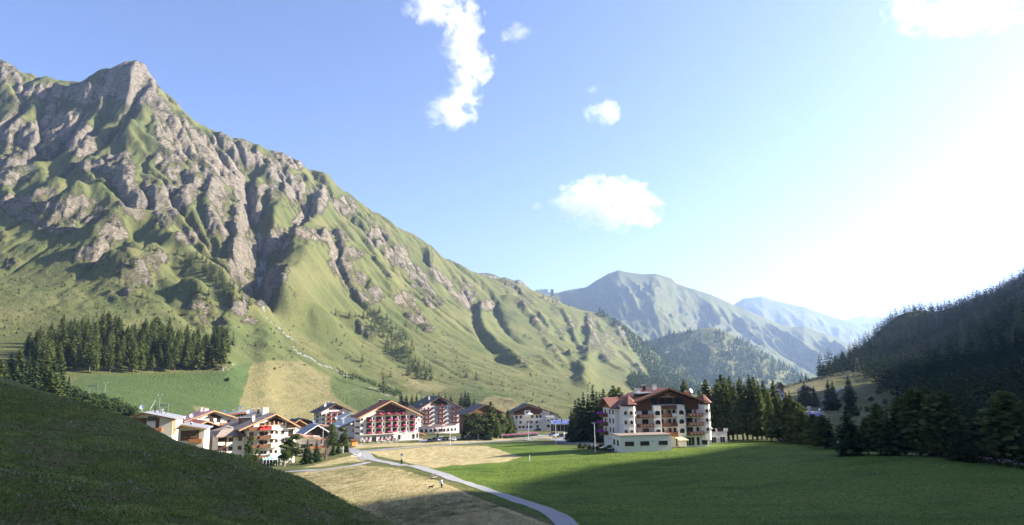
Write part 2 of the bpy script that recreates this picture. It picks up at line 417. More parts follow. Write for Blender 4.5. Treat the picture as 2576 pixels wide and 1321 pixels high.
def mth(nt, op, a, b=0.0, c=None, clamp=False):
    m = N(nt, 'ShaderNodeMath'); m.operation = op; m.use_clamp = clamp
    for i, s in enumerate((a, b) + (() if c is None else (c,))):
        if isinstance(s, (int, float)): m.inputs[i].default_value = s
        else: nt.links.new(s, m.inputs[i])
    return m.outputs[0]
def bump(nt, b, h, strength=0.5, dist=0.1):
    n = N(nt, 'ShaderNodeBump'); n.inputs['Strength'].default_value = strength; n.inputs['Distance'].default_value = dist
    nt.links.new(h, n.inputs['Height']); nt.links.new(n.outputs[0], b.inputs['Normal'])
def attr(nt, name):
    a = N(nt, 'ShaderNodeAttribute'); a.attribute_name = name; return a
def pos(nt): return N(nt, 'ShaderNodeNewGeometry').outputs['Position']
def scaled(nt, vec, s):
    v = N(nt, 'ShaderNodeVectorMath'); v.operation = 'MULTIPLY'; nt.links.new(vec, v.inputs[0]); v.inputs[1].default_value = s
    return v.outputs[0]

# ---- land: painted zones (rock, mown straw, gravel, lush green) over world-sized noises
def land_material(name, far):
    m, nt, b = mat_new(name); p = pos(nt); z = attr(nt, 'zone'); sep = N(nt, 'ShaderNodeSeparateColor'); nt.links.new(z.outputs['Color'], sep.inputs[0])
    rock, straw, grav = sep.outputs[0], sep.outputs[1], sep.outputs[2]; lush = z.outputs['Alpha']
    if far:
        n1 = noise(nt, p, 0.012, 8, 0.62); n2 = noise(nt, p, 0.11, 6, 0.65); n3 = noise(nt, p, 0.5, 5, 0.7)
    else:
        n1 = noise(nt, p, 0.05, 7, 0.6); n2 = noise(nt, p, 0.5, 6, 0.65); n3 = noise(nt, p, 3.0, 5, 0.7)
    g1 = ramp(nt, n1, [(0.3, (0.085, 0.098, 0.036)), (0.5, (0.128, 0.130, 0.048)), (0.7, (0.18, 0.158, 0.068))])
    g2 = mix(nt, ramp(nt, n3, [(0.35, 0.0), (0.65, 1.0)]), g1, mix(nt, 0.55, g1, (0.045, 0.065, 0.02)))
    if not far:
        g2 = mix(nt, lush, g2, ramp(nt, noise(nt, scaled(nt, p, (1.0, 1.6, 1.0)), 1.3, 8, 0.72), [(0.28, (0.042, 0.080, 0.010)), (0.48, (0.088, 0.140, 0.020)), (0.72, (0.18, 0.215, 0.045))]))
        big = ramp(nt, noise(nt, scaled(nt, p, (0.5, 1.4, 1.0)), 0.11, 6, 0.62, 0.8), [(0.32, (0.62, 0.68, 0.6)), (0.5, (1.0, 1.0, 1.0)), (0.7, (1.22, 1.12, 1.05))]); g2 = mix(nt, 1.0, g2, big, 'MULTIPLY')
    else:
        g2 = mix(nt, lush, g2, ramp(nt, n2, [(0.3, (0.050, 0.082, 0.028)), (0.7, (0.082, 0.112, 0.038))]))
    # straw
    st = noise(nt, scaled(nt, p, (1.0, 0.35, 1.0)), 0.55 if not far else 0.16, 8, 0.7, 0.6)
    sc = ramp(nt, st, [(0.28, (0.17, 0.165, 0.052)), (0.42, (0.30, 0.245, 0.11)), (0.58, (0.42, 0.345, 0.18)), (0.75, (0.52, 0.44, 0.26))]) if not far else \
         ramp(nt, st, [(0.3, (0.115, 0.118, 0.045)), (0.5, (0.170, 0.150, 0.068)), (0.75, (0.225, 0.192, 0.095))])
    sf = mth(nt, 'ADD', straw, mth(nt, 'ADD', mth(nt, 'MULTIPLY', mth(nt, 'SUBTRACT', n2, 0.5), 1.1), mth(nt, 'MULTIPLY', mth(nt, 'SUBTRACT', n1, 0.5), 0.5 if far else 1.5)))
    sf = ramp(nt, sf, [(0.38, 0.0), (0.66, 1.0)])
    c = mix(nt, sf, g2, sc)
    # rock with broken edges
    if far:
        nz = N(nt, 'ShaderNodeSeparateXYZ'); nt.links.new(N(nt, 'ShaderNodeNewGeometry').outputs['Normal'], nz.inputs[0])
        rock = mth(nt, 'ADD', rock, mth(nt, 'MULTIPLY', mth(nt, 'MINIMUM', mth(nt, 'SUBTRACT', 0.68, nz.outputs[2]), 0.22), 1.0))
        rn = noise(nt, scaled(nt, p, (1, 1, 0.45)), 0.045, 10, 0.72)
        rn2 = noise(nt, scaled(nt, p, (1, 1, 2.2)), 0.17, 10, 0.78, 0.6)
        rc = ramp(nt, rn2, [(0.30, (0.115, 0.098, 0.072)), (0.44, (0.26, 0.222, 0.165)), (0.56, (0.41, 0.355, 0.27)), (0.72, (0.60, 0.53, 0.42))])
        rc = mix(nt, ramp(nt, noise(nt, p, 0.006, 3), [(0.4, 0.0), (0.6, 1.0)]), rc, mix(nt, 0.4, rc, (0.25, 0.23, 0.20)))
        mp = N(nt, 'ShaderNodeMapping'); mp.inputs['Rotation'].default_value = (0.5, 0.25, 0.56); mp.inputs['Scale'].default_value = (0.14, 1.0, 1.0); nt.links.new(p, mp.inputs['Vector'])
        st1 = noise(nt, mp.outputs[0], 0.12, 7, 0.72, 0.5)
        rc = mix(nt, 1.0, rc, ramp(nt, st1, [(0.36, (0.55, 0.55, 0.56)), (0.46, (0.95, 0.95, 0.95)), (0.62, (1.12, 1.08, 1.02))]), 'MULTIPLY')
        g2 = mix(nt, ramp(nt, noise(nt, scaled(nt, p, (1, 1, 0.5)), 0.02, 8, 0.7), [(0.45, 0.0), (0.65, 0.55)]), g2, (0.17, 0.145, 0.075))
        rf = mth(nt, 'ADD', rock, mth(nt, 'MULTIPLY', mth(nt, 'SUBTRACT', mth(nt, 'ADD', mth(nt, 'MULTIPLY', rn, 0.55), mth(nt, 'MULTIPLY', noise(nt, scaled(nt, p, (1, 1, 1.8)), 0.30, 8, 0.8), 0.45)), 0.5), 3.4))
        rf = ramp(nt, rf, [(0.42, 0.0), (0.62, 1.0)])
        c = mix(nt, rf, c, rc)
        sp_ = ramp(nt, noise(nt, p, 0.22, 3, 0.6), [(0.60, 0.0), (0.68, 0.75)]); c = mix(nt, mth(nt, 'MULTIPLY', sp_, mth(nt, 'SUBTRACT', 0.8, rf, clamp=True)), c, (0.045, 0.065, 0.025))
    gf = mth(nt, 'ADD', grav, mth(nt, 'MULTIPLY', mth(nt, 'SUBTRACT', n3, 0.5), 0.35))
    c = mix(nt, ramp(nt, gf, [(0.45, 0.0), (0.6, 1.0)]), c, (0.22, 0.22, 0.20) if far else (0.30, 0.28, 0.26))
    nt.links.new(c, b.inputs['Base Color']); b.inputs['Roughness'].default_value = 0.95; b.inputs['Specular IOR Level'].default_value = 0.1
    if far:
        h = mth(nt, 'ADD', mth(nt, 'MULTIPLY', rf, mth(nt, 'ADD', mth(nt, 'MULTIPLY', rn2, 2.5), mth(nt, 'MULTIPLY', st1, 4.0))), mth(nt, 'MULTIPLY', n3, 0.5))
        bump(nt, b, h, 1.0, 4.0)
    else:
        h = mth(nt, 'ADD', noise(nt, p, 2.2, 6, 0.75), mth(nt, 'MULTIPLY', n2, 0.8))
        bump(nt, b, h, 0.9, 0.35)
    return m
M_GROUND = land_material('meadow', False)
M_FAR = land_material('mountain_side', True)

# ------------------------------------------------------------------ land meshes (one sheet, finer towards the camera)
inner = np.linspace(-0.80, 0.80, 820)
outer = np.array([0.9, 1.05, 1.25, 1.5, 1.9, 2.5, 3.5])
U = np.concatenate([-outer[::-1], inner, outer])
Yr = np.concatenate([np.linspace(-60, 8, 10), np.exp(np.linspace(math.log(9), math.log(90), 150))[:-1], np.exp(np.linspace(math.log(90), math.log(480), 300))[:-1], np.exp(np.linspace(math.log(480), math.log(2700), 380))])
UU, YY = np.meshgrid(U, Yr)
XX = UU * np.maximum(YY, 12)
ZB = base(XX, YY)
ins = (XX > GX0) & (XX < GX1) & (YY > GY0) & (YY < GY1)
dz = np.where(ins, grid_at(Dz, XX, YY), 0)
ZZ = ZB + dz
PXv, PYv = proj(XX, np.maximum(YY, 1), ZZ)
rugv = np.where(ins, grid_at(rug, XX, YY), 0)
# slope from the relief grid
gyy, gxx = np.gradient(Z0 + Dz, GS)
slo = np.hypot(gxx, gyy)
lapg = blur(Z0 + Dz, 3) - (Z0 + Dz)                  # + in gullies, - on ribs
slv = np.where(ins, grid_at(slo, XX, YY), 0); lpv = np.where(ins, grid_at(lapg, XX, YY), 0)
def ell(cx, cy, rx, ry, a=0.0, soft=0.35):
    ca, sa = math.cos(R(a)), math.sin(R(a)); dx = PXv - cx; dy = PYv - cy
    q = np.hypot((dx * ca + dy * sa) / rx, (-dx * sa + dy * ca) / ry)
    return np.clip((1.15 - q) / soft, 0, 1)
rockp = np.zeros_like(XX)
for e in [(330,205,75,55),(400,270,60,25,45),(480,350,75,30,45),(560,420,80,28,45),(620,500,60,24,50),(20,185,50,22,30),(110,228,80,16),(215,235,60,25),(140,320,80,36,-20),(40,330,60,30),
   (30,430,60,40),(60,370,50,30),(200,350,50,40,60),(235,420,40,18),(300,430,50,45,40),(350,500,45,60,30),(300,395,40,14),(420,520,34,60,10),(470,480,40,36,40),(545,540,32,60,20),(590,570,36,60,20),
   (440,350,60,40,45),(430,420,50,30,40),(520,460,60,30,45),(470,600,30,22),(600,650,30,50),(640,640,30,60),(655,730,26,50),(625,740,20,40),(700,690,40,26,-40),(700,600,30,30),
   (40,510,50,20),(60,545,60,16,20),(110,490,30,16),(125,520,40,14),(215,530,52,36),(150,565,46,34),(105,575,20,14),(285,600,44,30),(225,650,42,30,-20),(345,690,62,42,-10),(395,650,40,20),(310,745,46,18),(355,770,14,18),
   (30,665,24,14),(490,765,26,26),(530,800,44,40),(600,780,24,18),(630,812,32,12),(0,600,20,20),
   (780,590,50,18),(840,600,34,22),(850,650,26,44),(870,690,20,50),(905,720,24,40),(880,640,40,20),(930,745,40,26),(700,440,26,36),(680,480,36,22),(740,470,30,30),(770,540,40,14,-40),(800,500,24,40),
   (690,400,30,20),(640,400,26,22),(600,370,30,20),(560,350,30,16),(740,410,30,18),(870,520,30,26),(950,600,30,24),(1000,640,30,18),(1050,700,24,30),(1010,660,60,16,35),(1080,740,50,16,50),(1110,700,40,14,30),
   (1020,760,30,30),(1050,800,40,24,30),(1090,760,30,20),(1280,720,26,14),(1290,730,24,12),(1320,760,22,26,50),(1350,800,14,22),(1400,780,16,22),(1440,815,18,18),(1490,810,26,16,50),(1500,860,26,30,45),(1530,890,24,22,45),
   (1540,830,18,26,40),(1560,850,16,24,40),(1600,930,14,18,40),(1600,870,14,16),(1390,880,14,18,50),(1370,830,12,18,40),(1330,850,14,10),(1410,840,14,16,40),(1450,910,14,16),(1230,770,30,16),(1180,740,24,30),(1160,760,40,14,40),
   (990,640,20,20),(905,825,10,24),(935,840,20,14),(985,870,14,12),(1080,830,14,10),(1330,915,12,8),(1310,905,14,8)]:
    rockp = np.maximum(rockp, ell(*e))
up = sstep(760, 420, PYv)
rock = -0.03 + 0.09 * up * (1 - 0.4 * sstep(700, 1300, PXv)) + 0.54 * rockp + 0.10 * sstep(1.0, 2.0, slv) - 0.25 * sstep(0.0, 3.0, lpv) + 0.22 * sstep(0.5, 3.0, -lpv)
rock *= np.where(ins, 1, 0) * sstep(560, 700, YY + 0.1 * XX)
rock = np.clip(rock, 0, 1)
# finer real relief on the mountain: crags where it is rock
mw = np.where(ins, 1, 0) * sstep(500, 640, YY)
AC = 0.53 * XX + 0.85 * YY + 5 * fbm(XX / 30, YY / 30, 2, 27); AL = 0.85 * XX - 0.53 * YY
crag = 0.6 * ridged(AC / 20, AL / 75, 4, 21, 0.62) + 0.4 * ridged(XX / 24, YY / 24 + ZZ / 40, 3, 22, 0.6)
ZZ = ZZ + mw * ((0.16 + 1.15 * rock) * (6.2 * crag + 5.0 * ridged(AC / 8, AL / 22, 3, 31, 0.6)) + 1.5 * fbm(XX / 18, YY / 18, 3, 41))
# gentle unevenness of the valley floor and the near hill
nearw = 1 - sstep(250, 600, YY)
ZZ = ZZ + nearw * 0.35 * fbm(XX / 14, YY / 14, 3, 51)
Hm, hT = hillmix(XX, YY, ZZ)
hw = hT
Hm = Hm + hw * (0.30 * fbm(XX / 3.2, YY / 3.2, 4, 61) + 0.10 * fbm(XX / 0.7, YY / 0.7, 2, 71))
ZZ = Hm
PXv, PYv = proj(XX, np.maximum(YY, 1), ZZ)
def poly(pts, soft=6.0):
    """signed inside mask of a polygon given in picture units (soft edge)"""
    x = PXv; y = PYv; ins_ = np.zeros(x.shape, bool); d = np.full(x.shape, 1e9); n = len(pts)
    for i in range(n):
        ax, ay = pts[i]; bx, by = pts[(i + 1) % n]
        c = ((ay > y) != (by > y)) & (x < (bx - ax) * (y - ay) / (by - ay + 1e-9) + ax)
        ins_ ^= c
        dx, dy = bx - ax, by - ay; t = np.clip(((x - ax) * dx + (y - ay) * dy) / (dx * dx + dy * dy + 1e-9), 0, 1)
        d = np.minimum(d, np.hypot(x - ax - t * dx, y - ay - t * dy))
    return np.clip(0.5 + np.where(ins_, d, -d) / soft, 0, 1)
front = (hT < 0.5)
straw = np.zeros_like(XX); lush = np.zeros_like(XX); grav = np.zeros_like(XX)
fl = front & (YY < 480)
for pg, v in [([(915,1133),(1060,1120),(1225,1122),(1310,1150),(1270,1162),(1130,1172),(1090,1178),(1000,1158),(950,1148)], 1.0),
              ([(720,1190),(900,1168),(1000,1176),(1080,1200),(1200,1250),(1400,1325),(900,1340),(600,1250)], 0.62),
              ([(880,1130),(900,1118),(1060,1113),(1280,1100),(1400,1096),(1450,1098),(1330,1104),(1200,1114),(1000,1124)], 0.9),
              ([(1440,1098),(1540,1100),(1540,1112),(1480,1118),(1410,1112)], 1.0),
              ([(740,1180),(900,1140),(920,1160),(800,1176)], 0.6), ([(1170,1085),(1300,1082),(1420,1080),(1540,1080),(1480,1090),(1300,1092)], 0.5)]:
    straw = np.maximum(straw, poly(pg) * v * fl)
for pg, v in [([(1180,1122),(1320,1112),(1420,1124),(1530,1140),(1900,1108),(2600,1170),(3400,1250),(3400,1700),(1480,1400),(1480,1340),(1250,1258),(1120,1200),(1085,1180),(1130,1172),(1275,1163)], 1.0),
              ([(735,1195),(770,1175),(900,1150),(905,1158),(800,1172)], 0.5)]:
    lush = np.maximum(lush, poly(pg) * v * fl)
mid = front & (YY > 330)
lush = np.maximum(lush, poly([(180,960),(210,945),(560,935),(600,915),(640,912),(590,1062),(300,1070),(180,990)], 8) * mid)
lush = np.maximum(lush, 0.6 * poly([(835,950),(850,948),(900,955),(1010,1010),(930,1045),(890,1030),(840,1000)], 6) * mid)
lush = np.maximum(lush, 0.5 * poly([(1170,960),(1290,1000),(1270,1005),(1190,1015),(1150,985)], 8) * mid)
lush = np.maximum(lush, 0.35 * poly([(590,800),(680,790),(760,880),(850,950),(740,905),(640,905),(560,930),(570,860)], 30) * mid)
for pg in [[(635,912),(700,903),(760,908),(830,948),(835,985),(860,1010),(915,1040),(900,1068),(590,1066)], [(1005,968),(1030,960),(1110,965),(1125,978),(1100,990),(1060,985)],
           [(1195,1010),(1240,992),(1290,1000),(1310,1020),(1280,1040),(1230,1030)], [(483,1020),(520,1019),(532,1040),(500,1050)]]:
    straw = np.maximum(straw, 0.92 * poly([(a_ + 3 * math.sin(a_ * 1.7), b_ + 2 * math.sin(a_ + b_)) for a_, b_ in pg], 16) * mid)
rside = mid & (XX > 150)
straw = np.maximum(straw, poly([(1930,990),(2050,955),(2150,935),(2175,942),(2100,960),(2060,985),(1990,1010),(1930,1020)], 6) * rside)
# the brook and its stones
for ln, wd in [([(672,800),(700,825),(735,855),(740,880),(760,893),(850,935),(885,950)], 2.3), ([(930,975),(1000,1003)], 1.5), ([(1075,970),(1100,1000)], 0.8)]:
    for i in range(len(ln) - 1):
        ax, ay = ln[i]; bx, by = ln[i + 1]
        t = np.clip(((PXv - ax) * (bx - ax) + (PYv - ay) * (by - ay)) / ((bx - ax) ** 2 + (by - ay) ** 2), 0, 1)
        d = np.hypot(PXv - ax - t * (bx - ax), PYv - ay - t * (by - ay) + 3 * np.sin(t * 9))
        grav = np.maximum(grav, np.clip(1.25 - d / (wd * 1.25), 0, 1) * mid)
grav = np.maximum(grav, 0.75 * poly([(640,560),(655,640),(645,700),(655,770),(672,800),(664,760),(668,690),(672,620)], 6) * mid)
# bare earth patches on the near hill
earth = hT * sstep(0.25, 0.6, fbm(XX / 7, YY / 7, 4, 81))
rock = np.where(hT > 0.5, 0, rock)
zone = np.stack([rock, straw, grav, lush], -1).reshape(-1, 4).astype(np.float32)
co = np.stack([XX, YY, ZZ], -1).reshape(-1, 3)
nr, nc = XX.shape
yc = 0.25 * (YY[:-1, :-1] + YY[1:, :-1] + YY[:-1, 1:] + YY[1:, 1:]); xc = 0.25 * (XX[:-1, :-1] + XX[1:, :-1] + XX[:-1, 1:] + XX[1:, 1:])
cellhill = 0.25 * (hT[:-1, :-1] + hT[1:, :-1] + hT[:-1, 1:] + hT[1:, 1:]) > 0.5
far_cell = yc > 345
skip = (yc > 1300) & (xc > 0.42 * yc) | (yc > 1000) & (np.abs(xc) > 0.9 * yc)
inner_cell = ~far_cell
def sub_sheet(name, cellmask, mat):
    q = grid_quads(nr, nc, cellmask & ~skip)
    used = np.unique(q); mp = np.full(nr * nc, -1, np.int64); mp[used] = np.arange(len(used))
    me = mesh_np(name, co[used], mp[q], smooth=True)
    a = me.color_attributes.new('zone', 'FLOAT_COLOR', 'POINT'); a.data.foreach_set('color', zone[used].ravel())
    o = link(name, me, None, mat); tag(o, kind='structure'); return o
right_far = (yc > 345) & (xc > 0.30 * yc)

sub_sheet('meadow_ground', inner_cell & ~cellhill, M_GROUND)
sub_sheet('mountain', far_cell & ~right_far, M_FAR)
sub_sheet('forested_hill', right_far, M_FAR)
M_HILL, nt_, b_ = mat_new('hill_turf')
p_ = pos(nt_); n1_ = noise(nt_, p_, 0.18, 6, 0.6); n2_ = noise(nt_, p_, 2.0, 8, 0.75); n3_ = noise(nt_, p_, 0.6, 5, 0.6)
c_ = ramp(nt_, n2_, [(0.3, (0.065, 0.075, 0.018)), (0.5, (0.12, 0.135, 0.03)), (0.7, (0.20, 0.20, 0.06))])
c_ = mix(nt_, ramp(nt_, n3_, [(0.52, 0.0), (0.66, 0.75)]), c_, (0.14, 0.125, 0.06))
c_ = mix(nt_, ramp(nt_, n1_, [(0.4, 0.0), (0.7, 0.35)]), c_, (0.09, 0.14, 0.026))
nt_.links.new(c_, b_.inputs['Base Color']); bump(nt_, b_, n2_, 1.0, 0.25); b_.inputs['Roughness'].default_value = 0.95
sub_sheet('hillside', inner_cell & cellhill, M_HILL)

# the high valley side to the right, out of the picture: its crest is shaped to throw the afternoon shade
crest_prof = [(-600, 520), (0, 500)]
for bpx, bpy_ in [(935,1292),(968,1280),(1104,1268),(1231,1254),(1285,1215),(1326,1201),(1453,1184),(1560,1170),(1700,1158),(1830,1133),(1960,1104)]:
    bx_, by_ = ray_ground(bpx, bpy_, land, 60); bz_ = gz(bx_, by_); t_ = (620 - bx_) / SUN.x
    if not crest_prof or by_ + t_ * SUN.y > crest_prof[-1][0] + 1: crest_prof.append((by_ + t_ * SUN.y, bz_ + t_ * SUN.z))
crest_prof += [(crest_prof[-1][0] + 60, crest_prof[-1][1] - 22), (525, 150), (700, 140)]
crest_prof.insert(2, (crest_prof[2][0] - 14, crest_prof[2][1] + 34)); crest_prof.insert(2, (crest_prof[2][0] - 30, crest_prof[2][1] + 40))
print('crest', [(round(a), round(b)) for a, b in crest_prof])
ys = np.linspace(-600, 700, 130); ts = np.linspace(0, 1, 60)
hc = np.interp(ys, [a for a, _ in crest_prof], [b for _, b in crest_prof])
X2 = 120 + 860 * ts[None, :] + 0 * ys[:, None]; Y2 = ys[:, None] + 0 * ts[None, :]
tt_ = (X2 - 120) / 500
gb = base(np.full(ys.shape, 120.0), ys)
prof2 = np.where(tt_ < 1, tt_, 1 + (tt_ - 1) * 0.06)
Z2 = (gb[:, None] - 6) * (1 - np.clip(prof2, 0, 1)) + (hc[:, None]) * prof2 + 2.5 * fbm(X2 / 30, Y2 / 30, 3, 91)
co2 = np.stack([X2, Y2, Z2], -1).reshape(-1, 3)
xcm = 0.5 * (X2[:-1, :-1] + X2[1:, 1:]); ycm = 0.5 * (Y2[:-1, :-1] + Y2[1:, 1:])
me = mesh_np('shady_valley_side', co2, grid_quads(130, 60, ~((ycm > 100) & (xcm < 0.83 * ycm))), smooth=True)
a = me.color_attributes.new('zone', 'FLOAT_COLOR', 'POINT'); a.data.foreach_set('color', np.tile(np.array([0.1, 0, 0, 0.1], np.float32), len(co2)))
tag(link('valley_side', me, None, M_FAR), kind='structure')
X4, Y4 = np.meshgrid(np.linspace(760, 1250, 40), np.linspace(430, 1330, 60)); t4 = np.clip((X4 - 0.86 * Y4 - 20) / 130, 0, 1)  # second unseen ridge, added to shade the forest, dipped to let sun through
Z4 = base_fast(np.minimum(X4, 0.86 * Y4 + 20), Y4) * (1 - t4) - 8 * (1 - t4) + (335 - 105 * np.exp(-((Y4 - 640) / 85) ** 2) + 0.05 * (X4 - 900)) * t4 + 4 * fbm(X4 / 60, Y4 / 60, 3, 17)
me = mesh_np('upper_valley_side', np.stack([X4, Y4, Z4], -1).reshape(-1, 3), grid_quads(60, 40, (X4 > 0.86 * Y4 + 15)[:-1, :-1]), smooth=True)
a = me.color_attributes.new('zone', 'FLOAT_COLOR', 'POINT'); a.data.foreach_set('color', np.tile(np.array([0.1, 0, 0, 0.1], np.float32), X4.size))
tag(link('upper_valley_side', me, None, M_FAR), kind='structure')

# ------------------------------------------------------------------ distant mountains
def range_mesh(name, sky_pts, Ycrest, Yfoot, footz, seed, rock_lv, step=5, relief=0.05, nrow=110, back=600, green=0.0):
    xs = np.arange(sky_pts[0][0] - 60, sky_pts[-1][0] + 60, step, float)
    py = np.interp(xs, [a for a, _ in sky_pts], [b for _, b in sky_pts])
    top = np.array([P(x, y, Ycrest) for x, y in zip(xs, py)])
    u = top[:, 0] / Ycrest
    t = np.concatenate([np.linspace(-back / (Ycrest - Yfoot), 0, 12)[:-1], np.linspace(0, 1, nrow)])
    T, Ux = np.meshgrid(t, u, indexing='ij')
    Yg = Ycrest + (Yfoot - Ycrest) * T; Xg = Ux * Yg
    top_z = np.interp(Ux, u, top[:, 2])
    s = np.where(T < 0, 1 + T * 1.5, 1 - T ** 0.85)
    Zg = footz + (top_z - footz) * s
    L = (Ycrest - Yfoot)
    amp = relief * L * np.clip(np.abs(T) * 6, 0.03, 1) * (1 - 0.6 * np.clip(T, 0, 1))
    Zg = Zg + amp * (ridged(Xg / (L * 0.16) + 0.3 * fbm(Xg / L * 3, Yg / L * 3, 2, seed + 5), Yg / (L * 0.5), 5, seed, 0.55) - 0.3)
    c = np.stack([Xg, Yg, Zg], -1).reshape(-1, 3)
    me = mesh_np(name, c, grid_quads(*Xg.shape), smooth=True)
    rk = rock_lv + 0.15 * fbm(Xg / 200, Yg / 200, 3, seed + 9)
    zc = np.stack([rk, 0 * rk, 0 * rk, 0 * rk + green], -1).astype(np.float32)
    a = me.color_attributes.new('zone', 'FLOAT_COLOR', 'POINT'); a.data.foreach_set('color', zc.ravel())
    o = link(name, me, None, M_FAR); tag(o, kind='structure')
    return Xg, Yg, Zg
range_mesh('far_crags', [(1100,700),(1175,686),(1195,689),(1210,687),(1225,686),(1245,691),(1258,699),(1270,697),(1282,702),(1295,706),(1305,703),(1320,712),(1330,722),(1350,745)], 3300, 2700, 150, 3, 0.62, 3, 0.12, 60)
FM = range_mesh('distant_mountain', [(1200,800),(1330,745),(1350,729),(1400,736),(1440,727),(1475,722),(1500,705),(1530,688),(1555,679),(1580,685),(1620,690),(1650,689),(1690,700),(1700,712),(1740,726),(1790,742),(1840,765),(1900,790),(1960,815),(1990,822),(2020,818),(2060,835),(2100,848),(2170,885),(2260,960)], 5200, 3300, -160, 13, 0.22, 4, 0.10, 150)
range_mesh('blue_mountain', [(1700,850),(1790,800),(1845,766),(1870,750),(1890,749),(1915,745),(1940,754),(1975,762),(2030,774),(2060,786),(2100,799),(2150,812),(2200,838),(2300,880)], 8200, 6300, -200, 23, 0.2, 5, 0.07, 80)
range_mesh('blue_foothills', [(2050,870),(2110,842),(2150,822),(2180,812),(2215,810),(2250,812),(2280,806),(2320,800),(2360,800),(2400,790),(2480,830)], 9800, 8300, -200, 33, 0.4, 5, 0.06, 50)
range_mesh('horizon_peaks', [(2080,820),(2140,801),(2175,792),(2190,798),(2205,793),(2220,800),(2255,789),(2280,800),(2300,792),(2330,784),(2360,782),(2400,790),(2500,800)], 12500, 11000, -200, 43, 0.4, 5, 0.04, 40)
WH = range_mesh('wooded_hill', [(1560,900),(1630,858),(1660,848),(1700,838),(1740,832),(1765,826),(1790,824),(1815,830),(1840,842),(1880,862),(1920,885),(1960,912),(2000,938),(2040,960),(2100,985)], 2900, 2250, -140, 53, 0.05, 4, 0.04, 110)
# valley ground far out, so that no gap shows between the ranges
gxs = np.linspace(-6000, 14000, 60); gys = np.linspace(2000, 14000, 50)
X3, Y3 = np.meshgrid(gxs, gys)
Z3 = -150 + 0 * X3
me = mesh_np('valley_ground', np.stack([X3, Y3, Z3], -1).reshape(-1, 3), grid_quads(50, 60), smooth=True)
a = me.color_attributes.new('zone', 'FLOAT_COLOR', 'POINT'); a.data.foreach_set('color', np.tile(np.array([0.1, 0, 0, 0.3], np.float32), len(X3.ravel())))
tag(link('valley_ground', me, None, M_FAR), kind='structure')
# ------------------------------------------------------------------ building kit
class MB:
    def __init__(s): s.v = []; s.f = []
    def box(s, x0, x1, y0, y1, z0, z1):
        b = len(s.v); s.v += [(x, y, z) for z in (z0, z1) for y in (y0, y1) for x in (x0, x1)]
        s.f += [tuple(b + i for i in q) for q in ((0, 2, 3, 1), (4, 5, 7, 6), (0, 1, 5, 4), (2, 6, 7, 3), (0, 4, 6, 2), (1, 3, 7, 5))]; return s
    def prism(s, poly, y0, y1):
        """polygon of (x, z) pushed from y0 to y1"""
        b = len(s.v); n = len(poly); s.v += [(x, y0, z) for x, z in poly] + [(x, y1, z) for x, z in poly]
        s.f.append(tuple(b + i for i in range(n))); s.f.append(tuple(b + n + i for i in reversed(range(n))))
        s.f += [(b + i, b + n + i, b + n + (i + 1) % n, b + (i + 1) % n) for i in range(n)]; return s
    def prismx(s, poly, x0, x1):
        """polygon of (y, z) pushed from x0 to x1"""
        b = len(s.v); n = len(poly); s.v += [(x0, y, z) for y, z in poly] + [(x1, y, z) for y, z in poly]
        s.f.append(tuple(b + i for i in reversed(range(n)))); s.f.append(tuple(b + n + i for i in range(n)))
        s.f += [(b + (i + 1) % n, b + n + (i + 1) % n, b + n + i, b + i) for i in range(n)]; return s
    def prismz(s, poly, z0, z1):
        b = len(s.v); n = len(poly); s.v += [(x, y, z0) for x, y in poly] + [(x, y, z1) for x, y in poly]
        s.f.append(tuple(b + i for i in reversed(range(n)))); s.f.append(tuple(b + n + i for i in range(n)))
        s.f += [(b + i, b + (i + 1) % n, b + n + (i + 1) % n, b + n + i) for i in range(n)]; return s
    def cyl(s, x, y, z0, z1, r0, r1=None, n=10):
        r1 = r0 if r1 is None else r1; b = len(s.v)
        for z, r in ((z0, r0), (z1, r1)): s.v += [(x + r * math.cos(6.2832 * i / n), y + r * math.sin(6.2832 * i / n), z) for i in range(n)]
        s.f += [(b + i, b + (i + 1) % n, b + n + (i + 1) % n, b + n + i) for i in range(n)] + [tuple(b + i for i in reversed(range(n))), tuple(b + n + i for i in range(n))]; return s
    def tube(s, p, q, r, n=6):
        p = Vector(p); q = Vector(q); d = (q - p).normalized(); a = d.cross(Vector((0, 0, 1)) if abs(d.z) < 0.9 else Vector((1, 0, 0))).normalized(); c = d.cross(a); b = len(s.v)
        for o in (p, q): s.v += [tuple(o + r * (math.cos(6.2832 * i / n) * a + math.sin(6.2832 * i / n) * c)) for i in range(n)]
        s.f += [(b + i, b + (i + 1) % n, b + n + (i + 1) % n, b + n + i) for i in range(n)] + [tuple(b + i for i in reversed(range(n))), tuple(b + n + i for i in range(n))]; return s
    def face(s, *pts): b = len(s.v); s.v += list(pts); s.f.append(tuple(range(b, b + len(pts)))); return s
    def mesh(s, name): me = bpy.data.meshes.new(name); me.from_pydata(s.v, [], s.f); me.update(); return me
    def build(s, name, mat, parent=None): return link(name, s.mesh(name), parent, mat)

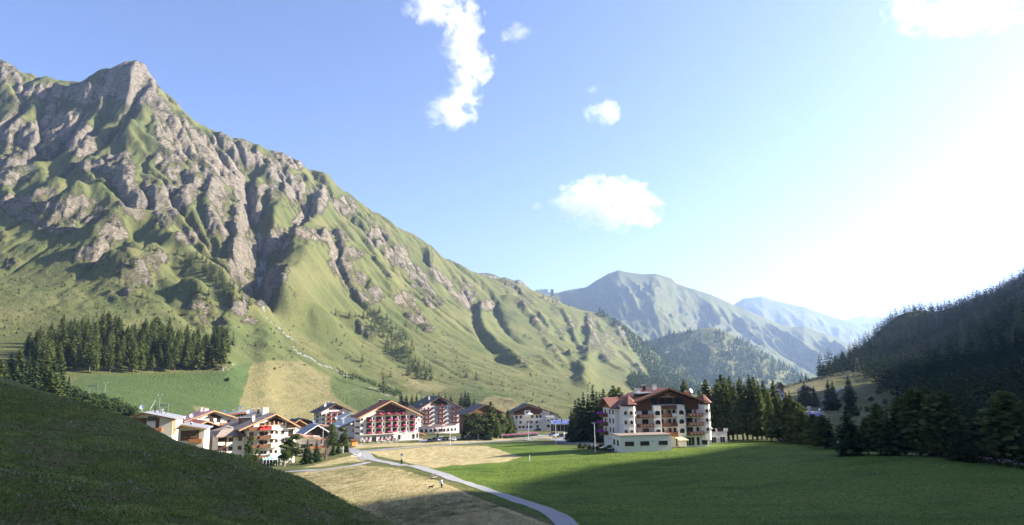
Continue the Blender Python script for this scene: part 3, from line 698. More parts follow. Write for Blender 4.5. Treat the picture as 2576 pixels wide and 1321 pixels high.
def flat_mat(name, col, rough=0.7, var=0.0, scale=3.0, spec=0.25, bumpy=0.0):
    m, nt, b = mat_new(name); b.inputs['Roughness'].default_value = rough; b.inputs['Specular IOR Level'].default_value = spec
    if var:
        n = noise(nt, pos(nt), scale, 5, 0.65)
        c = ramp(nt, n, [(0.3, tuple(x * (1 - var) for x in col)), (0.7, tuple(min(1, x * (1 + var)) for x in col))]); nt.links.new(c, b.inputs['Base Color'])
        if bumpy: bump(nt, b, n, 0.6, bumpy)
    else: b.inputs['Base Color'].default_value = (*col, 1)
    return m
def banded(name, c0, c1, per, axis=0, rough=0.7, var=0.25, spec=0.25):
    """ribs, planks or tile rows: bands across one object axis"""
    m, nt, b = mat_new(name); tc = N(nt, 'ShaderNodeTexCoord').outputs['Object']; sp = N(nt, 'ShaderNodeSeparateXYZ'); nt.links.new(tc, sp.inputs[0])
    w = mth(nt, 'SINE', mth(nt, 'MULTIPLY', sp.outputs[axis], 6.2832 / per)); w = mth(nt, 'MULTIPLY_ADD', w, 0.5, 0.5)
    c = ramp(nt, w, [(0.15, c1), (0.45, c0)]); n = noise(nt, tc, 1.3, 6, 0.7)
    c = mix(nt, 1.0, c, ramp(nt, n, [(0.3, (1 - var,) * 3), (0.7, (1 + var * 0.6,) * 3)]), 'MULTIPLY')
    nt.links.new(c, b.inputs['Base Color']); b.inputs['Roughness'].default_value = rough; b.inputs['Specular IOR Level'].default_value = spec
    bump(nt, b, w, 0.5, 0.06); return m
M_WHITE = flat_mat('white_render', (0.74, 0.69, 0.61), 0.9, 0.05, 0.8)
M_CREAM = flat_mat('cream_render', (0.66, 0.58, 0.45), 0.9, 0.08, 0.8)
M_PINK = flat_mat('pink_render', (0.70, 0.56, 0.56), 0.9, 0.06, 0.8)
M_STONE = flat_mat('sandstone_trim', (0.55, 0.50, 0.43), 0.85, 0.08)
M_WOOD = banded('brown_boards', (0.17, 0.075, 0.035), (0.09, 0.04, 0.02), 0.22, 0)
M_WOODD = banded('dark_boards', (0.060, 0.032, 0.022), (0.03, 0.017, 0.012), 0.22, 0)
M_WOODO = banded('orange_larch_boards', (0.42, 0.17, 0.065), (0.26, 0.10, 0.04), 0.20, 0)
M_FASC = flat_mat('pale_wood_fascia', (0.50, 0.29, 0.15), 0.7, 0.15, 2)
M_FASCD = flat_mat('brown_wood_fascia', (0.14, 0.075, 0.045), 0.7, 0.15, 2)
M_RAIL = flat_mat('brown_balcony_wood', (0.15, 0.065, 0.035), 0.7, 0.25, 4)
M_RAILD = flat_mat('dark_balcony_wood', (0.045, 0.022, 0.018), 0.7, 0.2, 4)
M_REDT = banded('red_roof_tiles', (0.22, 0.095, 0.065), (0.13, 0.055, 0.042), 0.42, 0, 0.75, 0.25)
M_REDTX = banded('red_roof_tiles_across', (0.30, 0.12, 0.075), (0.17, 0.045, 0.035), 0.42, 1, 0.75, 0.25)
M_PINKR = banded('old_pink_metal_roof', (0.40, 0.23, 0.20), (0.30, 0.17, 0.15), 0.7, 1, 0.6, 0.12)
M_REDM = banded('red_metal_roof', (0.46, 0.14, 0.09), (0.34, 0.10, 0.07), 0.7, 1, 0.55, 0.10)
M_GREYM = banded('pale_grey_metal_roof', (0.27, 0.27, 0.29), (0.22, 0.22, 0.24), 0.8, 1, 0.45, 0.06, 0.5)
M_SLATE = flat_mat('brown_grey_shingles', (0.25, 0.20, 0.165), 0.85, 0.22, 2.5, bumpy=0.03)
M_DARKR = banded('anthracite_roof', (0.055, 0.058, 0.07), (0.035, 0.037, 0.045), 0.5, 1, 0.6, 0.15)
M_BLUER = banded('blue_grey_metal_roof', (0.24, 0.29, 0.35), (0.17, 0.21, 0.27), 0.8, 1, 0.45, 0.08, 0.5)
M_GLASS, nt_, b_ = mat_new('window_glass')
b_.inputs['Base Color'].default_value = (0.025, 0.028, 0.03, 1); b_.inputs['Roughness'].default_value = 0.08; b_.inputs['Specular IOR Level'].default_value = 0.6
M_FRAME = flat_mat('brown_window_frame', (0.13, 0.075, 0.045), 0.6)
M_FRAMEW = flat_mat('white_window_frame', (0.62, 0.60, 0.57), 0.6)
M_METAL = flat_mat('grey_metal', (0.30, 0.31, 0.33), 0.45, spec=0.5)
M_WMETAL = flat_mat('white_metal', (0.72, 0.72, 0.74), 0.4, spec=0.5)
M_BLACK = flat_mat('black_metal', (0.018, 0.018, 0.02), 0.5)
M_FLP = flat_mat('pink_petals', (0.80, 0.10, 0.36), 0.9, 0.35, 6)
M_FLR = flat_mat('red_petals', (0.62, 0.05, 0.05), 0.9, 0.35, 6)
M_FLV = flat_mat('violet_petals', (0.42, 0.05, 0.40), 0.9, 0.35, 6)
M_ASPH = flat_mat('pale_asphalt', (0.235, 0.235, 0.245), 0.9, 0.12, 1.2, bumpy=0.01)
M_GRAVEL = flat_mat('pale_gravel', (0.37, 0.355, 0.345), 0.95, 0.18, 3.0, bumpy=0.02)
M_CONC = flat_mat('pale_concrete', (0.50, 0.48, 0.46), 0.9, 0.08, 1.0)
M_TURQ = flat_mat('pale_turquoise_metal', (0.34, 0.62, 0.58), 0.4, spec=0.5)
M_AWN = flat_mat('cream_awning_cloth', (0.68, 0.52, 0.30), 0.9)
M_TERRA = flat_mat('orange_terrace_tiles', (0.62, 0.24, 0.10), 0.8, 0.2, 3)
M_SOLAR, nt_, b_ = mat_new('solar_panel'); b_.inputs['Base Color'].default_value = (0.10, 0.12, 0.30, 1); b_.inputs['Roughness'].default_value = 0.2; b_.inputs['Specular IOR Level'].default_value = 0.8
M_LETTER = flat_mat('grey_blue_lettering', (0.28, 0.34, 0.55), 0.8)

_cache = {}
def window_meshes(w, h, arch, mull, frame):
    k = (round(w, 2), round(h, 2), arch, mull, frame.name)
    if k in _cache: return _cache[k]
    f = 0.11 if w > 0.9 else 0.08
    def outline(w_, h_, z0):
        if not arch: return [(-w_ / 2, z0), (w_ / 2, z0), (w_ / 2, z0 + h_), (-w_ / 2, z0 + h_)]
        r = w_ / 2; b = min(r, h_ * 0.45); return [(-r, z0), (r, z0)] + [(r * math.cos(t), z0 + h_ - b + b * math.sin(t)) for t in [math.pi * i / 8 for i in range(9)]]
    m = MB()
    o = outline(w, h, 0); i = outline(w - 2 * f, h - 2 * f, f); n = len(o)
    for q in range(n):                                     # a ring: the frame has a real opening
        a, b_, c, d = o[q], o[(q + 1) % n], i[(q + 1) % n], i[q]
        m.prism([a, b_, c, d], -0.07, 0.05)
    for q in range(1, mull + 1):
        x = -w / 2 + w * q / (mull + 1); m.box(x - 0.04, x + 0.04, -0.05, 0.03, f, h - f - (0.2 if arch else 0))
    p = MB(); p.prism(outline(w - 2 * f + 0.01, h - 2 * f + 0.01, f - 0.005), -0.012, 0.0)
    s = MB(); s.box(-w / 2 - 0.08, w / 2 + 0.08, -0.14, 0.0, -0.07, 0.0)
    r = (m.mesh('window'), p.mesh('pane'), s.mesh('sill')); r[0].materials.append(frame); r[1].materials.append(M_GLASS); r[2].materials.append(M_STONE)
    _cache[k] = r; return r

def flower_mesh(seed, n=46, lx=0.75, lz=0.28, ly=0.25):
    r = np.random.default_rng(seed); q = r.normal(size=(n, 3)); q /= np.linalg.norm(q, axis=1)[:, None]; q *= r.uniform(0.5, 1, (n, 1)) * np.array([lx, ly, lz])
    v, f = clump_q(q, r.uniform(0.10, 0.17, n), r); return mesh_np('flowers', v, f)
def clump_q(cen, size, r):
    n = len(cen); a = r.normal(size=(n, 3)); a /= np.linalg.norm(a, axis=1)[:, None]; b = r.normal(size=(n, 3)); b -= (b * a).sum(1)[:, None] * a; b /= np.linalg.norm(b, axis=1)[:, None]
    a = a * size[:, None]; b = b * size[:, None]
    return np.stack([cen - a - b, cen + a - b, cen + a + b, cen - a + b], 1).reshape(-1, 3), np.arange(4 * n).reshape(-1, 4)
FLM = {}
def flowers(parent, x, y, z, mat, s=1.0):
    k = (mat.name, random.randrange(3))
    if k not in FLM: FLM[k] = flower_mesh(k[1] + 5); FLM[k].materials.append(mat)
    o = link('flowers', FLM[k], parent); o.location = (x, y, z); o.scale = (s, s, s); return o

class Bld:
    """a building: local x runs along its front, y goes back into it, z up; base at its front left corner"""
    def __init__(s, name, label, pxL, pyL, YL, pxR, yaw, cat='building', group=None, width=None):
        x, y, z = P(pxL, pyL, YL); a = R(yaw)
        if width is None:
            k = P(pxR, pyL, 1.0)[0]; width = (k * y - x) / (math.cos(a) - k * math.sin(a))
        s.w = width; s.e = empty(name, (x, y, z), a); tag(s.e, label, cat, group)
        s.place(s.e)
        s.o = (x, y, z, a)
    def place(s, e): pass
    def part(s, name, mb, mat, parent=None): return mb.build(name, mat, parent or s.e)
    def walls(s, x0, x1, y0, y1, z0, z1, mat, gable=None, xr=None, name='wall', lean=False):
        m = MB()
        if gable is None: m.box(x0, x1, y0, y1, z0, z1)
        elif lean: m.prism([(x0, z0), (x1, z0), (x1, z1), (x0, gable)], y0, y1)
        else: m.prism([(x0, z0), (x1, z0), (x1, z1), ((x0 + x1) / 2 if xr is None else xr, gable), (x0, z1)], y0, y1)
        return s.part(name, m, mat)
    def roof(s, x0, x1, y0, y1, ze, zr, mat, xr=None, th=0.3, fascia=None, name='roof', rafters=0, zeR=None):
        """gable to the front: two slopes with thickness, ridge along y"""
        xr = (x0 + x1) / 2 if xr is None else xr; zeR = ze if zeR is None else zeR
        m = MB(); m.prism([(x0, ze), (xr, zr), (xr, zr + th), (x0, ze + th)], y0, y1); m.prism([(xr + 0.003, zr), (x1, zeR), (x1, zeR + th), (xr + 0.003, zr + th)], y0, y1)
        r = s.part(name, m, mat)
        if fascia is not None:
            f = MB()
            for yy in (y0 - 0.06,):
                f.prism([(x0 - 0.02, ze - 0.18), (xr, zr - 0.18), (xr, zr + th - 0.03), (x0 - 0.02, ze + th - 0.03)], yy, yy + 0.055)
                f.prism([(xr + 0.004, zr - 0.18), (x1 + 0.02, zeR - 0.18), (x1 + 0.02, zeR + th - 0.03), (xr + 0.004, zr + th - 0.03)], yy, yy + 0.055)
            s.part('fascia', f, fascia, r)
            for q in range(rafters):
                t = (q + 0.5) / rafters; x = x0 + (x1 - x0) * t; z = (ze + (zr - ze) * (x - x0) / (xr - x0)) if x < xr else (zr + (zeR - zr) * (x - xr) / (x1 - xr))
                s.part('purlin', MB().box(x - 0.12, x + 0.12, y0 + 0.0, y0 + 1.6, z - 0.36, z - 0.06), fascia, r)
        return r
    def roofx(s, x0, x1, y0, y1, zf, zr, mat, th=0.3, zb=None, yr=None, fascia=None, name='roof'):
        """eaves to the front, ridge along x"""
        yr = (y0 + y1) / 2 if yr is None else yr; zb = zf if zb is None else zb
        m = MB(); m.prismx([(y0, zf), (yr, zr), (yr, zr + th), (y0, zf + th)], x0, x1); m.prismx([(yr + 0.003, zr), (y1, zb), (y1, zb + th), (yr + 0.003, zr + th)], x0, x1)
        r = s.part(name, m, mat)
        if fascia is not None:
            f = MB()
            for xx in (x0 - 0.06, x1 + 0.005):
                f.prismx([(y0, zf - 0.12), (yr, zr - 0.12), (yr, zr + th - 0.03), (y0, zf + th - 0.03)], xx, xx + 0.055); f.prismx([(yr + 0.004, zr - 0.12), (y1, zb - 0.12), (y1, zb + th - 0.03), (yr + 0.004, zr + th - 0.03)], xx, xx + 0.055)
            s.part('fascia', f, fascia, r)
        return r
    def win(s, x, z, w=1.1, h=1.3, face='f', y=0.0, arch=False, mull=1, frame=None, sill=True, rot=None):
        fm, pm, sm = window_meshes(w, h, arch, mull, frame or M_FRAME)
        o = link('window', fm, s.e); g = link('pane', pm, o); 
        if sill: link('sill', sm, o)
        if face == 'f': o.location = (x, y - 0.03, z)
        elif face == 'l': o.location = (y - 0.03, x, z); o.rotation_euler.z = -math.pi / 2
        elif face == 'r': o.location = (y + 0.03, x, z); o.rotation_euler.z = math.pi / 2
        elif face == 'a': o.location = (x, y, z); o.rotation_euler.z = rot
        return o
    def balcony(s, x0, x1, z, d=1.3, mat=None, y=0.0, h=0.95, fl=None, nfl=1, slab=True, fs=1.0, open_=False):
        """slab, boarded front and ends, flower boxes"""
        b = MB(); b.box(x0, x1, y - d, y, z - 0.16, z); o = s.part('balcony', b, M_WHITE if slab else (mat or M_RAIL))
        r = MB()
        if open_:
            r.box(x0, x1, y - d - 0.03, y - d + 0.03, z + h - 0.1, z + h)
            n = int((x1 - x0) / 0.3)
            for i in range(n + 1): xx = x0 + (x1 - x0) * i / n; r.box(xx - 0.02, xx + 0.02, y - d - 0.02, y - d + 0.02, z, z + h - 0.1)
        else:
            r.box(x0 - 0.03, x1 + 0.03, y - d - 0.06, y - d, z - 0.1, z + h); r.box(x0 - 0.04, x0 + 0.02, y - d, y, z - 0.1, z + h); r.box(x1 - 0.02, x1 + 0.04, y - d, y, z - 0.1, z + h)
        r.build('railing', mat or M_RAIL, o)
        if fl is not None:
            for i in range(nfl): flowers(o, x0 + (x1 - x0) * (i + 0.5) / nfl, y - d - 0.12, z + h + 0.05, fl, fs)
        return o
    def chimney(s, x, y, z0, z1, w=0.8, mat=None, parent=None):
        o = s.part('chimney', MB().box(x - w / 2, x + w / 2, y - w / 2, y + w / 2, z0, z1), mat or M_WHITE, parent)
        MB().box(x - w / 2 - 0.12, x + w / 2 + 0.12, y - w / 2 - 0.12, y + w / 2 + 0.12, z1 + 0.25, z1 + 0.38).box(x - w / 2, x - w / 2 + 0.12, y - w / 2, y + w / 2, z1, z1 + 0.25).box(x + w / 2 - 0.12, x + w / 2, y - w / 2, y + w / 2, z1, z1 + 0.25).build('chimney_cap', M_STONE, o)
        return o
    def pipe(s, x, y, z0, z1, r=0.1, mat=None): return s.part('vent_pipe', MB().cyl(x, y, z0, z1, r), mat or M_BLACK)
    def dish(s, x, y, z, r=0.55, az=-0.5):
        o = s.part('satellite_dish', MB().cyl(x, y, z - 0.2, z + 1.2, 0.05), M_WMETAL)
        m = MB(); n = 14; d = Vector((math.sin(az), -math.cos(az), 0.45)).normalized(); a = d.cross(Vector((0, 0, 1))).normalized(); c = d.cross(a); cen = Vector((x, y, z + 1.2 + r * 0.5))
        ring = [cen + r * (math.cos(6.2832 * i / n) * a + math.sin(6.2832 * i / n) * c) + 0.12 * d for i in range(n)]; mid = [cen + 0.5 * r * (math.cos(6.2832 * i / n) * a + math.sin(6.2832 * i / n) * c) + 0.03 * d for i in range(n)]
        m.v = [tuple(p) for p in ring + mid] + [tuple(cen)]; m.f = [(i, (i + 1) % n, n + (i + 1) % n, n + i) for i in range(n)] + [(n + i, n + (i + 1) % n, 2 * n) for i in range(n)]
        m.tube(tuple(cen), tuple(cen + 0.55 * r * 2 * d * 0.8), 0.03); m.build('reflector', M_WMETAL, o); return o
def text_part(B, s, x, y, z, size, mat, face='f', extr=0.01):
    cu = bpy.data.curves.new('lettering', 'FONT'); cu.body = s; cu.size = size; cu.extrude = extr; cu.align_x = 'CENTER'
    o = bpy.data.objects.new('lettering', cu); COL.objects.link(o); cu.materials.append(mat); o.parent = B
    dg = bpy.context.evaluated_depsgraph_get(); me = bpy.data.meshes.new_from_object(o.evaluated_get(dg)); bpy.data.objects.remove(o)
    o = link('lettering', me, B); me.materials.clear(); me.materials.append(mat)
    o.location = (x, y, z); o.rotation_euler = (math.pi / 2, 0, 0 if face == 'f' else -math.pi / 2); return o
# ------------------------------------------------------------------ the buildings
M_CARVE = flat_mat('carved_lattice', (0.30, 0.22, 0.17), 0.8, 0.3, 9)
# ---- hotel with red tiled roofs at the right
B = Bld('red_roofed_hotel', 'large white hotel with red tiled roofs, corner turrets and carved balconies beside the green meadow', 1572, 1128, 203, 1783, 12)
w = B.w; S = 2.65; G = 3.2                                  # storey height, ground floor
zE = G + 3 * S + 0.9                                        # side eaves
B.walls(0, w, 0, 17, -4, zE, M_WHITE)
B.walls(2.2, w - 0.8, 0.4, 16.6, zE + 0.003, zE + 0.2, M_WOOD, gable=zE + 4.2, xr=w * 0.53, name='gable_boarding')
B.roof(1.2, w + 0.4, -1.6, 18, zE + 0.2, zE + 4.6, M_REDTX, xr=w * 0.53, th=0.35, fascia=M_FASCD, rafters=6)
xs = lambda f: f * w
# boarded strip and big gable windows
B.part('gable_boarding', MB().box(xs(0.15), xs(0.335), -0.05, 0.39, zE - 1.6, zE + 1.2), M_WOOD); B.part('gable_boarding', MB().box(xs(0.71), xs(0.90), -0.05, 0.39, zE - 1.6, zE + 1.2), M_WOOD)
B.win(xs(0.37), zE - 0.3, 1.9, 2.3, y=0.36, mull=1); B.win(xs(0.665), zE - 0.3, 1.9, 2.3, y=0.36, mull=1)
B.win(xs(0.47), zE + 0.1, 1.7, 1.9, y=0.36); B.win(xs(0.56), zE + 0.1, 1.7, 1.9, y=0.36)
fan = MB()
for i in range(5): a_ = math.pi * (i) / 4; fan.tube((xs(0.515), -0.9, zE + 2.35), (xs(0.515) + 1.5 * math.cos(a_), -0.9, zE + 2.35 + 1.5 * math.sin(a_)), 0.09)
fan.box(xs(0.43), xs(0.60), -0.98, -0.82, zE + 2.15, zE + 2.35); B.part('gable_truss', fan, M_FASC)
# two projecting bays with arched openings
for fx0, fx1 in ((0.335, 0.425), (0.62, 0.71)):
    B.walls(xs(fx0), xs(fx1), -1.2, 0.0, 0.0 if fx0 > 0.5 else -2, zE - 0.2, M_WHITE, name='bay')
    for k in range(3): B.win(xs((fx0 + fx1) / 2), G + 0.55 + k * S, 1.75, 1.5, y=-1.2, arch=True, mull=0, frame=M_STONE)
# middle loggias
for k in range(4):
    z = G + k * S if k < 3 else G + 3 * S - 0.25
    B.balcony(xs(0.43), xs(0.615), z, 1.0, M_RAIL if k else M_WOODO, h=1.0)
    if k < 3:
        B.win(xs(0.45), z + 0.9, 0.9, 1.2); B.win(xs(0.54), z + 0.9, 0.9, 1.2); B.win(xs(0.597), z + 0.1, 0.8, 2.0, sill=False)
        B.part('divider', MB().box(xs(0.505), xs(0.515), -0.95, -0.05, z, z + 1.9), M_WOODO)
# carved balconies left and right
for k in range(3):
    z = G + k * S
    for f0, f1, fw in ((0.155, 0.325, 0.25), (0.745, 0.925, 0.78)):
        b = B.balcony(xs(f0), xs(f1), z, 1.4, M_RAIL, h=0.95)
        for q in range(4):
            cx_ = xs(f0 + (f1 - f0) * (0.17 + 0.22 * q)); MB().box(cx_ - 0.28, cx_ + 0.28, -1.50, -1.465, z + 0.22, z + 0.68).build('carved_panel', M_CARVE, b)
        B.win(xs(fw), z + 0.12, 1.9, 2.1, sill=False)
    B.win(xs(0.875), z + 1.0, 0.8, 1.1) if k == 0 else B.part('divider', MB().box(xs(0.845), xs(0.85), -1.3, -0.05, z, z + 1.9), M_WOODO)
# corner turrets
def octa(cx, cy, r, n=8, ph=math.pi / 8): return [(cx + r * math.cos(ph + 2 * math.pi * i / n), cy + r * math.sin(ph + 2 * math.pi * i / n)) for i in range(n)]
for tx, nm, zb in ((1.7, 0, -2), (w - 0.6, 1, G - 1.6)):
    r = 2.25 if nm == 0 else 1.7
    B.part('turret', MB().prismz(octa(tx, 0.5, r), zb, zE - 0.2), M_WHITE)
    B.part('turret_boarding', MB().prismz(octa(tx, 0.5, r + 0.04), zE - 0.2, zE + 0.5), M_WOOD)
    m = MB(); oc = octa(tx, 0.5, r + 0.8); ap = (tx, 0.5, zE + 3.0); b0 = len(m.v)
    m.v = [(x, y, zE + 0.35) for x, y in oc] + [ap]; m.f = [(i, (i + 1) % 8, 8) for i in range(8)] + [tuple(reversed(range(8)))]
    tr = B.part('turret_roof', m, M_REDT)
    MB().cyl(tx, 0.5, zE + 2.9, zE + 3.8, 0.07, 0.02).build('finial', M_BLACK, tr)
    for k in range(3):
        for q in ((5, 4, 6, 7) if nm == 0 else (6, 5)):
            a_ = math.pi / 8 + math.pi / 4 * (q + 0.5) - math.pi / 8 * 0
            ca, sa = math.cos(a_), math.sin(a_); rr = r * math.cos(math.pi / 8) + 0.04
            B.win(tx + ca * rr, G + 0.9 + k * S, 1.05, 1.25, 'a', y=0.5 + sa * rr, arch=True, mull=0, frame=M_STONE, rot=a_ + math.pi / 2, sill=False)
    for k in range(3): B.part('string_course', MB().prismz(octa(tx, 0.5, r + 0.09), G + 0.62 + k * S, G + 0.78 + k * S), M_STONE)
# left wing (its own gable looks left)
B.walls(-1.2, 6, 4.2, 14.5, -4, zE - 0.9, M_WHITE, name='wing')
m = MB(); m.prismx([(3.0, zE - 1.0), (9.3, zE + 1.9), (9.3, zE + 2.25), (3.0, zE - 0.65)], -3.0, 9); m.prismx([(9.303, zE + 1.9), (15.6, zE - 1.0), (15.6, zE - 0.65), (9.303, zE + 2.25)], -3.0, 9); B.part('wing_roof', m, M_REDT)
B.part('wing_gable', MB().prismx([(4.3, zE - 0.9), (14.4, zE - 0.9), (9.3, zE + 1.5)], -1.25, -1.0), M_WOODO)
for k in range(3):
    for q in (5.6, 8.3): B.win(q, G + 0.9 + k * S, 1.0, 1.4, 'l', y=-1.2)
    bb = B.part('balcony', MB().box(-2.7, -1.2, 10.4, 13.8, G + k * S - 0.15, G + k * S), M_CREAM)
    MB().box(-2.8, -2.7, 10.3, 13.9, G + k * S - 0.1, G + k * S + 0.95).box(-2.7, -1.2, 10.3, 10.36, G + k * S - 0.1, G + k * S + 0.95).build('railing', M_RAIL, bb)
    B.win(12.3, G + 0.1 + k * S, 1.0, 2.0, 'l', y=-1.2, sill=False)
    for q in (0, 1): flowers(bb, -3.0, 11.2 + 1.7 * q, G + k * S + 1.1, M_FLV, 1.35)
text_part(B.e, 'CHASA CASTELLO', -1.3, 7.4, G - 1.35, 0.75, M_LETTER, 'l')
B.part('downpipe', MB().cyl(-0.15, -0.1, -2, zE - 0.3, 0.09), M_BLACK)
# roof furniture
rf = B.part('dormer', MB().box(6.2, 11.4, 2.2, 7.0, zE + 1.6, zE + 3.4), M_BLACK)
MB().prism([(5.6, zE + 3.2), (12.6, zE + 3.65), (12.6, zE + 3.85), (5.6, zE + 3.4)], 1.6, 7.6).build('dormer_roof', M_GREYM, rf)
B.chimney(8.0, 8.6, zE + 1.5, zE + 4.2, 1.5); B.chimney(w * 0.46, 5.0, zE + 3.4, zE + 5.6, 1.0); B.chimney(w * 0.43, 11.0, zE + 3.2, zE + 5.4, 0.8, M_BLACK); B.chimney(2.8, 10.5, zE + 0.8, zE + 2.9, 0.7, M_BLACK)
B.chimney(w * 0.86, 5, zE + 1.2, zE + 3.4, 1.0, M_TERRA); B.dish(w * 0.9, 4.2, zE + 2.2, 0.75, 0.6)
B.part('side_roof', MB().prism([(w - 3.6, zE + 0.6), (w - 0.4, zE + 0.2), (w - 0.4, zE + 0.5), (w - 3.6, zE + 2.0)], 1.5, 6.5), M_REDTX)
# ground floor openings at the right
for f, ww in ((0.655, 2.9), (0.77, 3.1), (0.872, 1.1), (0.95, 2.0)): B.win(xs(f), 0.05, ww, 2.5, mull=2 if ww > 2.5 else 0, frame=M_FRAMEW, sill=False)
B.part('plinth_strip', MB().box(xs(0.6), w, -0.09, -0.002, 2.75, 3.0), M_STONE)
aw = B.part('awning', MB().face((xs(0.56), -0.2, 3.1), (xs(0.63), -0.2, 3.2), (xs(0.70), -3.4, 2.1), (xs(0.585), -3.4, 2.0)).face((xs(0.585), -3.4, 2.0), (xs(0.70), -3.4, 2.1), (xs(0.70), -3.4, 1.85), (xs(0.585), -3.4, 1.75)), M_AWN)
# towels on a balcony
for q in (0.575, 0.605): t_ = B.part('towel', MB().box(xs(q) - 0.45, xs(q) + 0.35, -1.12, -1.08, G + 2 * S + 0.1, G + 2 * S + 1.05), M_WHITE)
# flat roofed annex in front, terrace wing at the right
A = Bld('white_annex', 'low flat roofed white annex with wide dark windows in front of the red roofed hotel', 1561, 1133, 193, 1689, 9)
A.walls(0, A.w, 0, 8.2, -3, 3.75, M_WHITE)
A.part('flat_roof', MB().box(-0.25, A.w + 0.25, -0.25, 8.3, 3.753, 3.95), M_SLATE)
for f in (0.175, 0.475, 0.84): A.win(A.w * f, 1.05, 2.6, 1.2, mull=2)
for q in (2.2, 5.6): A.win(q, 1.05, 1.5, 1.5, 'l')
A.part('lamp', MB().box(A.w * 0.63, A.w * 0.65, -0.1, 0, 2.1, 2.3), M_BLACK)
T = Bld('terrace_wing', 'low white wing with roof terrace and crenel posts right of the red roofed hotel', 1781, 1119, 236, 1830, 10)
T.walls(0, T.w, 0, 9, -3, 3.6, M_WHITE)
for f in (0.3, 0.75): T.win(T.w * f, 0.05, 1.9, 2.5, mull=1, frame=M_FRAMEW, sill=False)
T.part('parapet', MB().box(0, T.w, 0, 0.2, 3.6, 4.2).box(T.w - 0.2, T.w, 0.2, 9, 3.6, 4.2).box(0, T.w - 0.2, 8.8, 9, 3.6, 4.2), M_WHITE)
for f in (0.02, 0.42, 0.86, 0.97): T.part('post', MB().box(T.w * f - 0.0, T.w * f + 0.55, -0.1, 0.35, 4.2, 5.2), M_WHITE)
for f in (0.05, 0.45): T.part('railing', MB().box(T.w * f + 0.5, T.w * (f + 0.37), 0.05, 0.15, 4.2, 5.0), M_RAILD)
for f in (0.35, 0.7): T.part('post', MB().box(T.w * f, T.w * f + 0.5, 8.8, 9.2, 4.2, 5.6), M_WHITE)
m = MB(); m.v = [(0.4, 2.5, 5.0), (3.4, 2.5, 5.0), (3.4, 5.5, 5.0), (0.4, 5.5, 5.0), (1.9, 4, 6.4)]; m.f = [(0, 1, 4), (1, 2, 4), (2, 3, 4), (3, 0, 4), (3, 2, 1, 0)]; T.part('tent_roof', m, M_WMETAL)

# ---- hotel with orange roof and pink flowers
B = Bld('flower_hotel', 'white hotel with orange red tiled gable roof and pink geraniums on every balcony', 907, 1112.5, 335, 1053, 27)
w = B.w; G = 3.6; S = 2.85; sx = 0.30; Hl = G + 3 * S + 2.0
# the left slope comes lower than the right one, as in the photograph
B.walls(0, w, 1.4, 13, -4, G + 3 * S - 0.3, M_WHITE, gable=Hl + 4.2, xr=w * 0.5)
B.roof(-1.6, w + 1.6, -0.9, 13.8, G + 3 * S - 1.0, Hl + 4.6, M_REDTX, xr=w * 0.5, th=0.45, fascia=M_FASC)
B.walls(0, w, -0.0, 1.4, -4, G - 0.2, M_WHITE, name='ground_floor')
cols = [(0.095, 0.185), (0.255, 0.355), (0.415, 0.520), (0.535, 0.625), (0.69, 0.775), (0.845, 0.93)]
for ci, (a0, a1) in enumerate(cols):
    B.part('pier', MB().box(w * a1 + 0.0, w * a1 + 0.3, -0.1, 1.4, G - 0.2, G + 3 * S - (0.0 if 0 < ci < 5 else 0.6)), M_WHITE)
    for k in range(3):
        z = G + k * S
        B.win(w * (a0 + a1) / 2, z + 0.1, (a1 - a0) * w * 0.8, 2.15, y=1.4, sill=False, mull=1)
        B.balcony(w * a0 + 0.1, w * a1 + 0.25, z - 0.05, 1.5, M_RAIL if not (k == 0 and ci > 2) else M_WHITE, y=1.4, fl=M_FLP, h=0.7, fs=1.25)
for x in (0.03, 0.215, 0.385, 0.655, 0.81, 0.965):
    for k in range(3):
        B.win(w * x, G + 0.75 + k * S, 0.95, 1.0, y=1.4, mull=0)
        if x in (0.215, 0.385, 0.655, 0.81): B.part('painted_surround', MB().prism([(w * x - 0.75, G + 1.82 + k * S), (w * x + 0.75, G + 1.82 + k * S), (w * x, G + 2.45 + k * S)], 1.37, 1.398), M_LETTER)
zt = G + 3 * S
B.balcony(w * 0.255, w * 0.785, zt, 1.9, M_RAIL, y=1.4, fl=M_FLP, nfl=4, h=0.85, fs=1.3)
B.part('loft_wall', MB().prism([(w * 0.265, zt), (w * 0.775, zt), (w * 0.775, zt + 2.4), (w * 0.5, Hl + 3.6), (w * 0.265, zt + 2.4)], 1.30, 1.395), M_WOOD)
for x in (0.305, 0.365, 0.425, 0.56, 0.625, 0.69, 0.745): B.win(w * x, zt + 0.15, 1.45, 1.9, y=1.28, mull=0, sill=False)
for x in (0.365, 0.435, 0.555, 0.63): B.win(w * x, zt + 2.35, 1.75, 1.4 if x in (0.435, 0.555) else 0.9, y=1.28, mull=0, sill=False)
B.part('gable_beam', MB().box(w * 0.26, w * 0.78, 1.1, 1.28, zt + 2.1, zt + 2.3).box(w * 0.495, w * 0.505, 0.9, 1.1, zt, Hl + 4.0), M_WOOD)
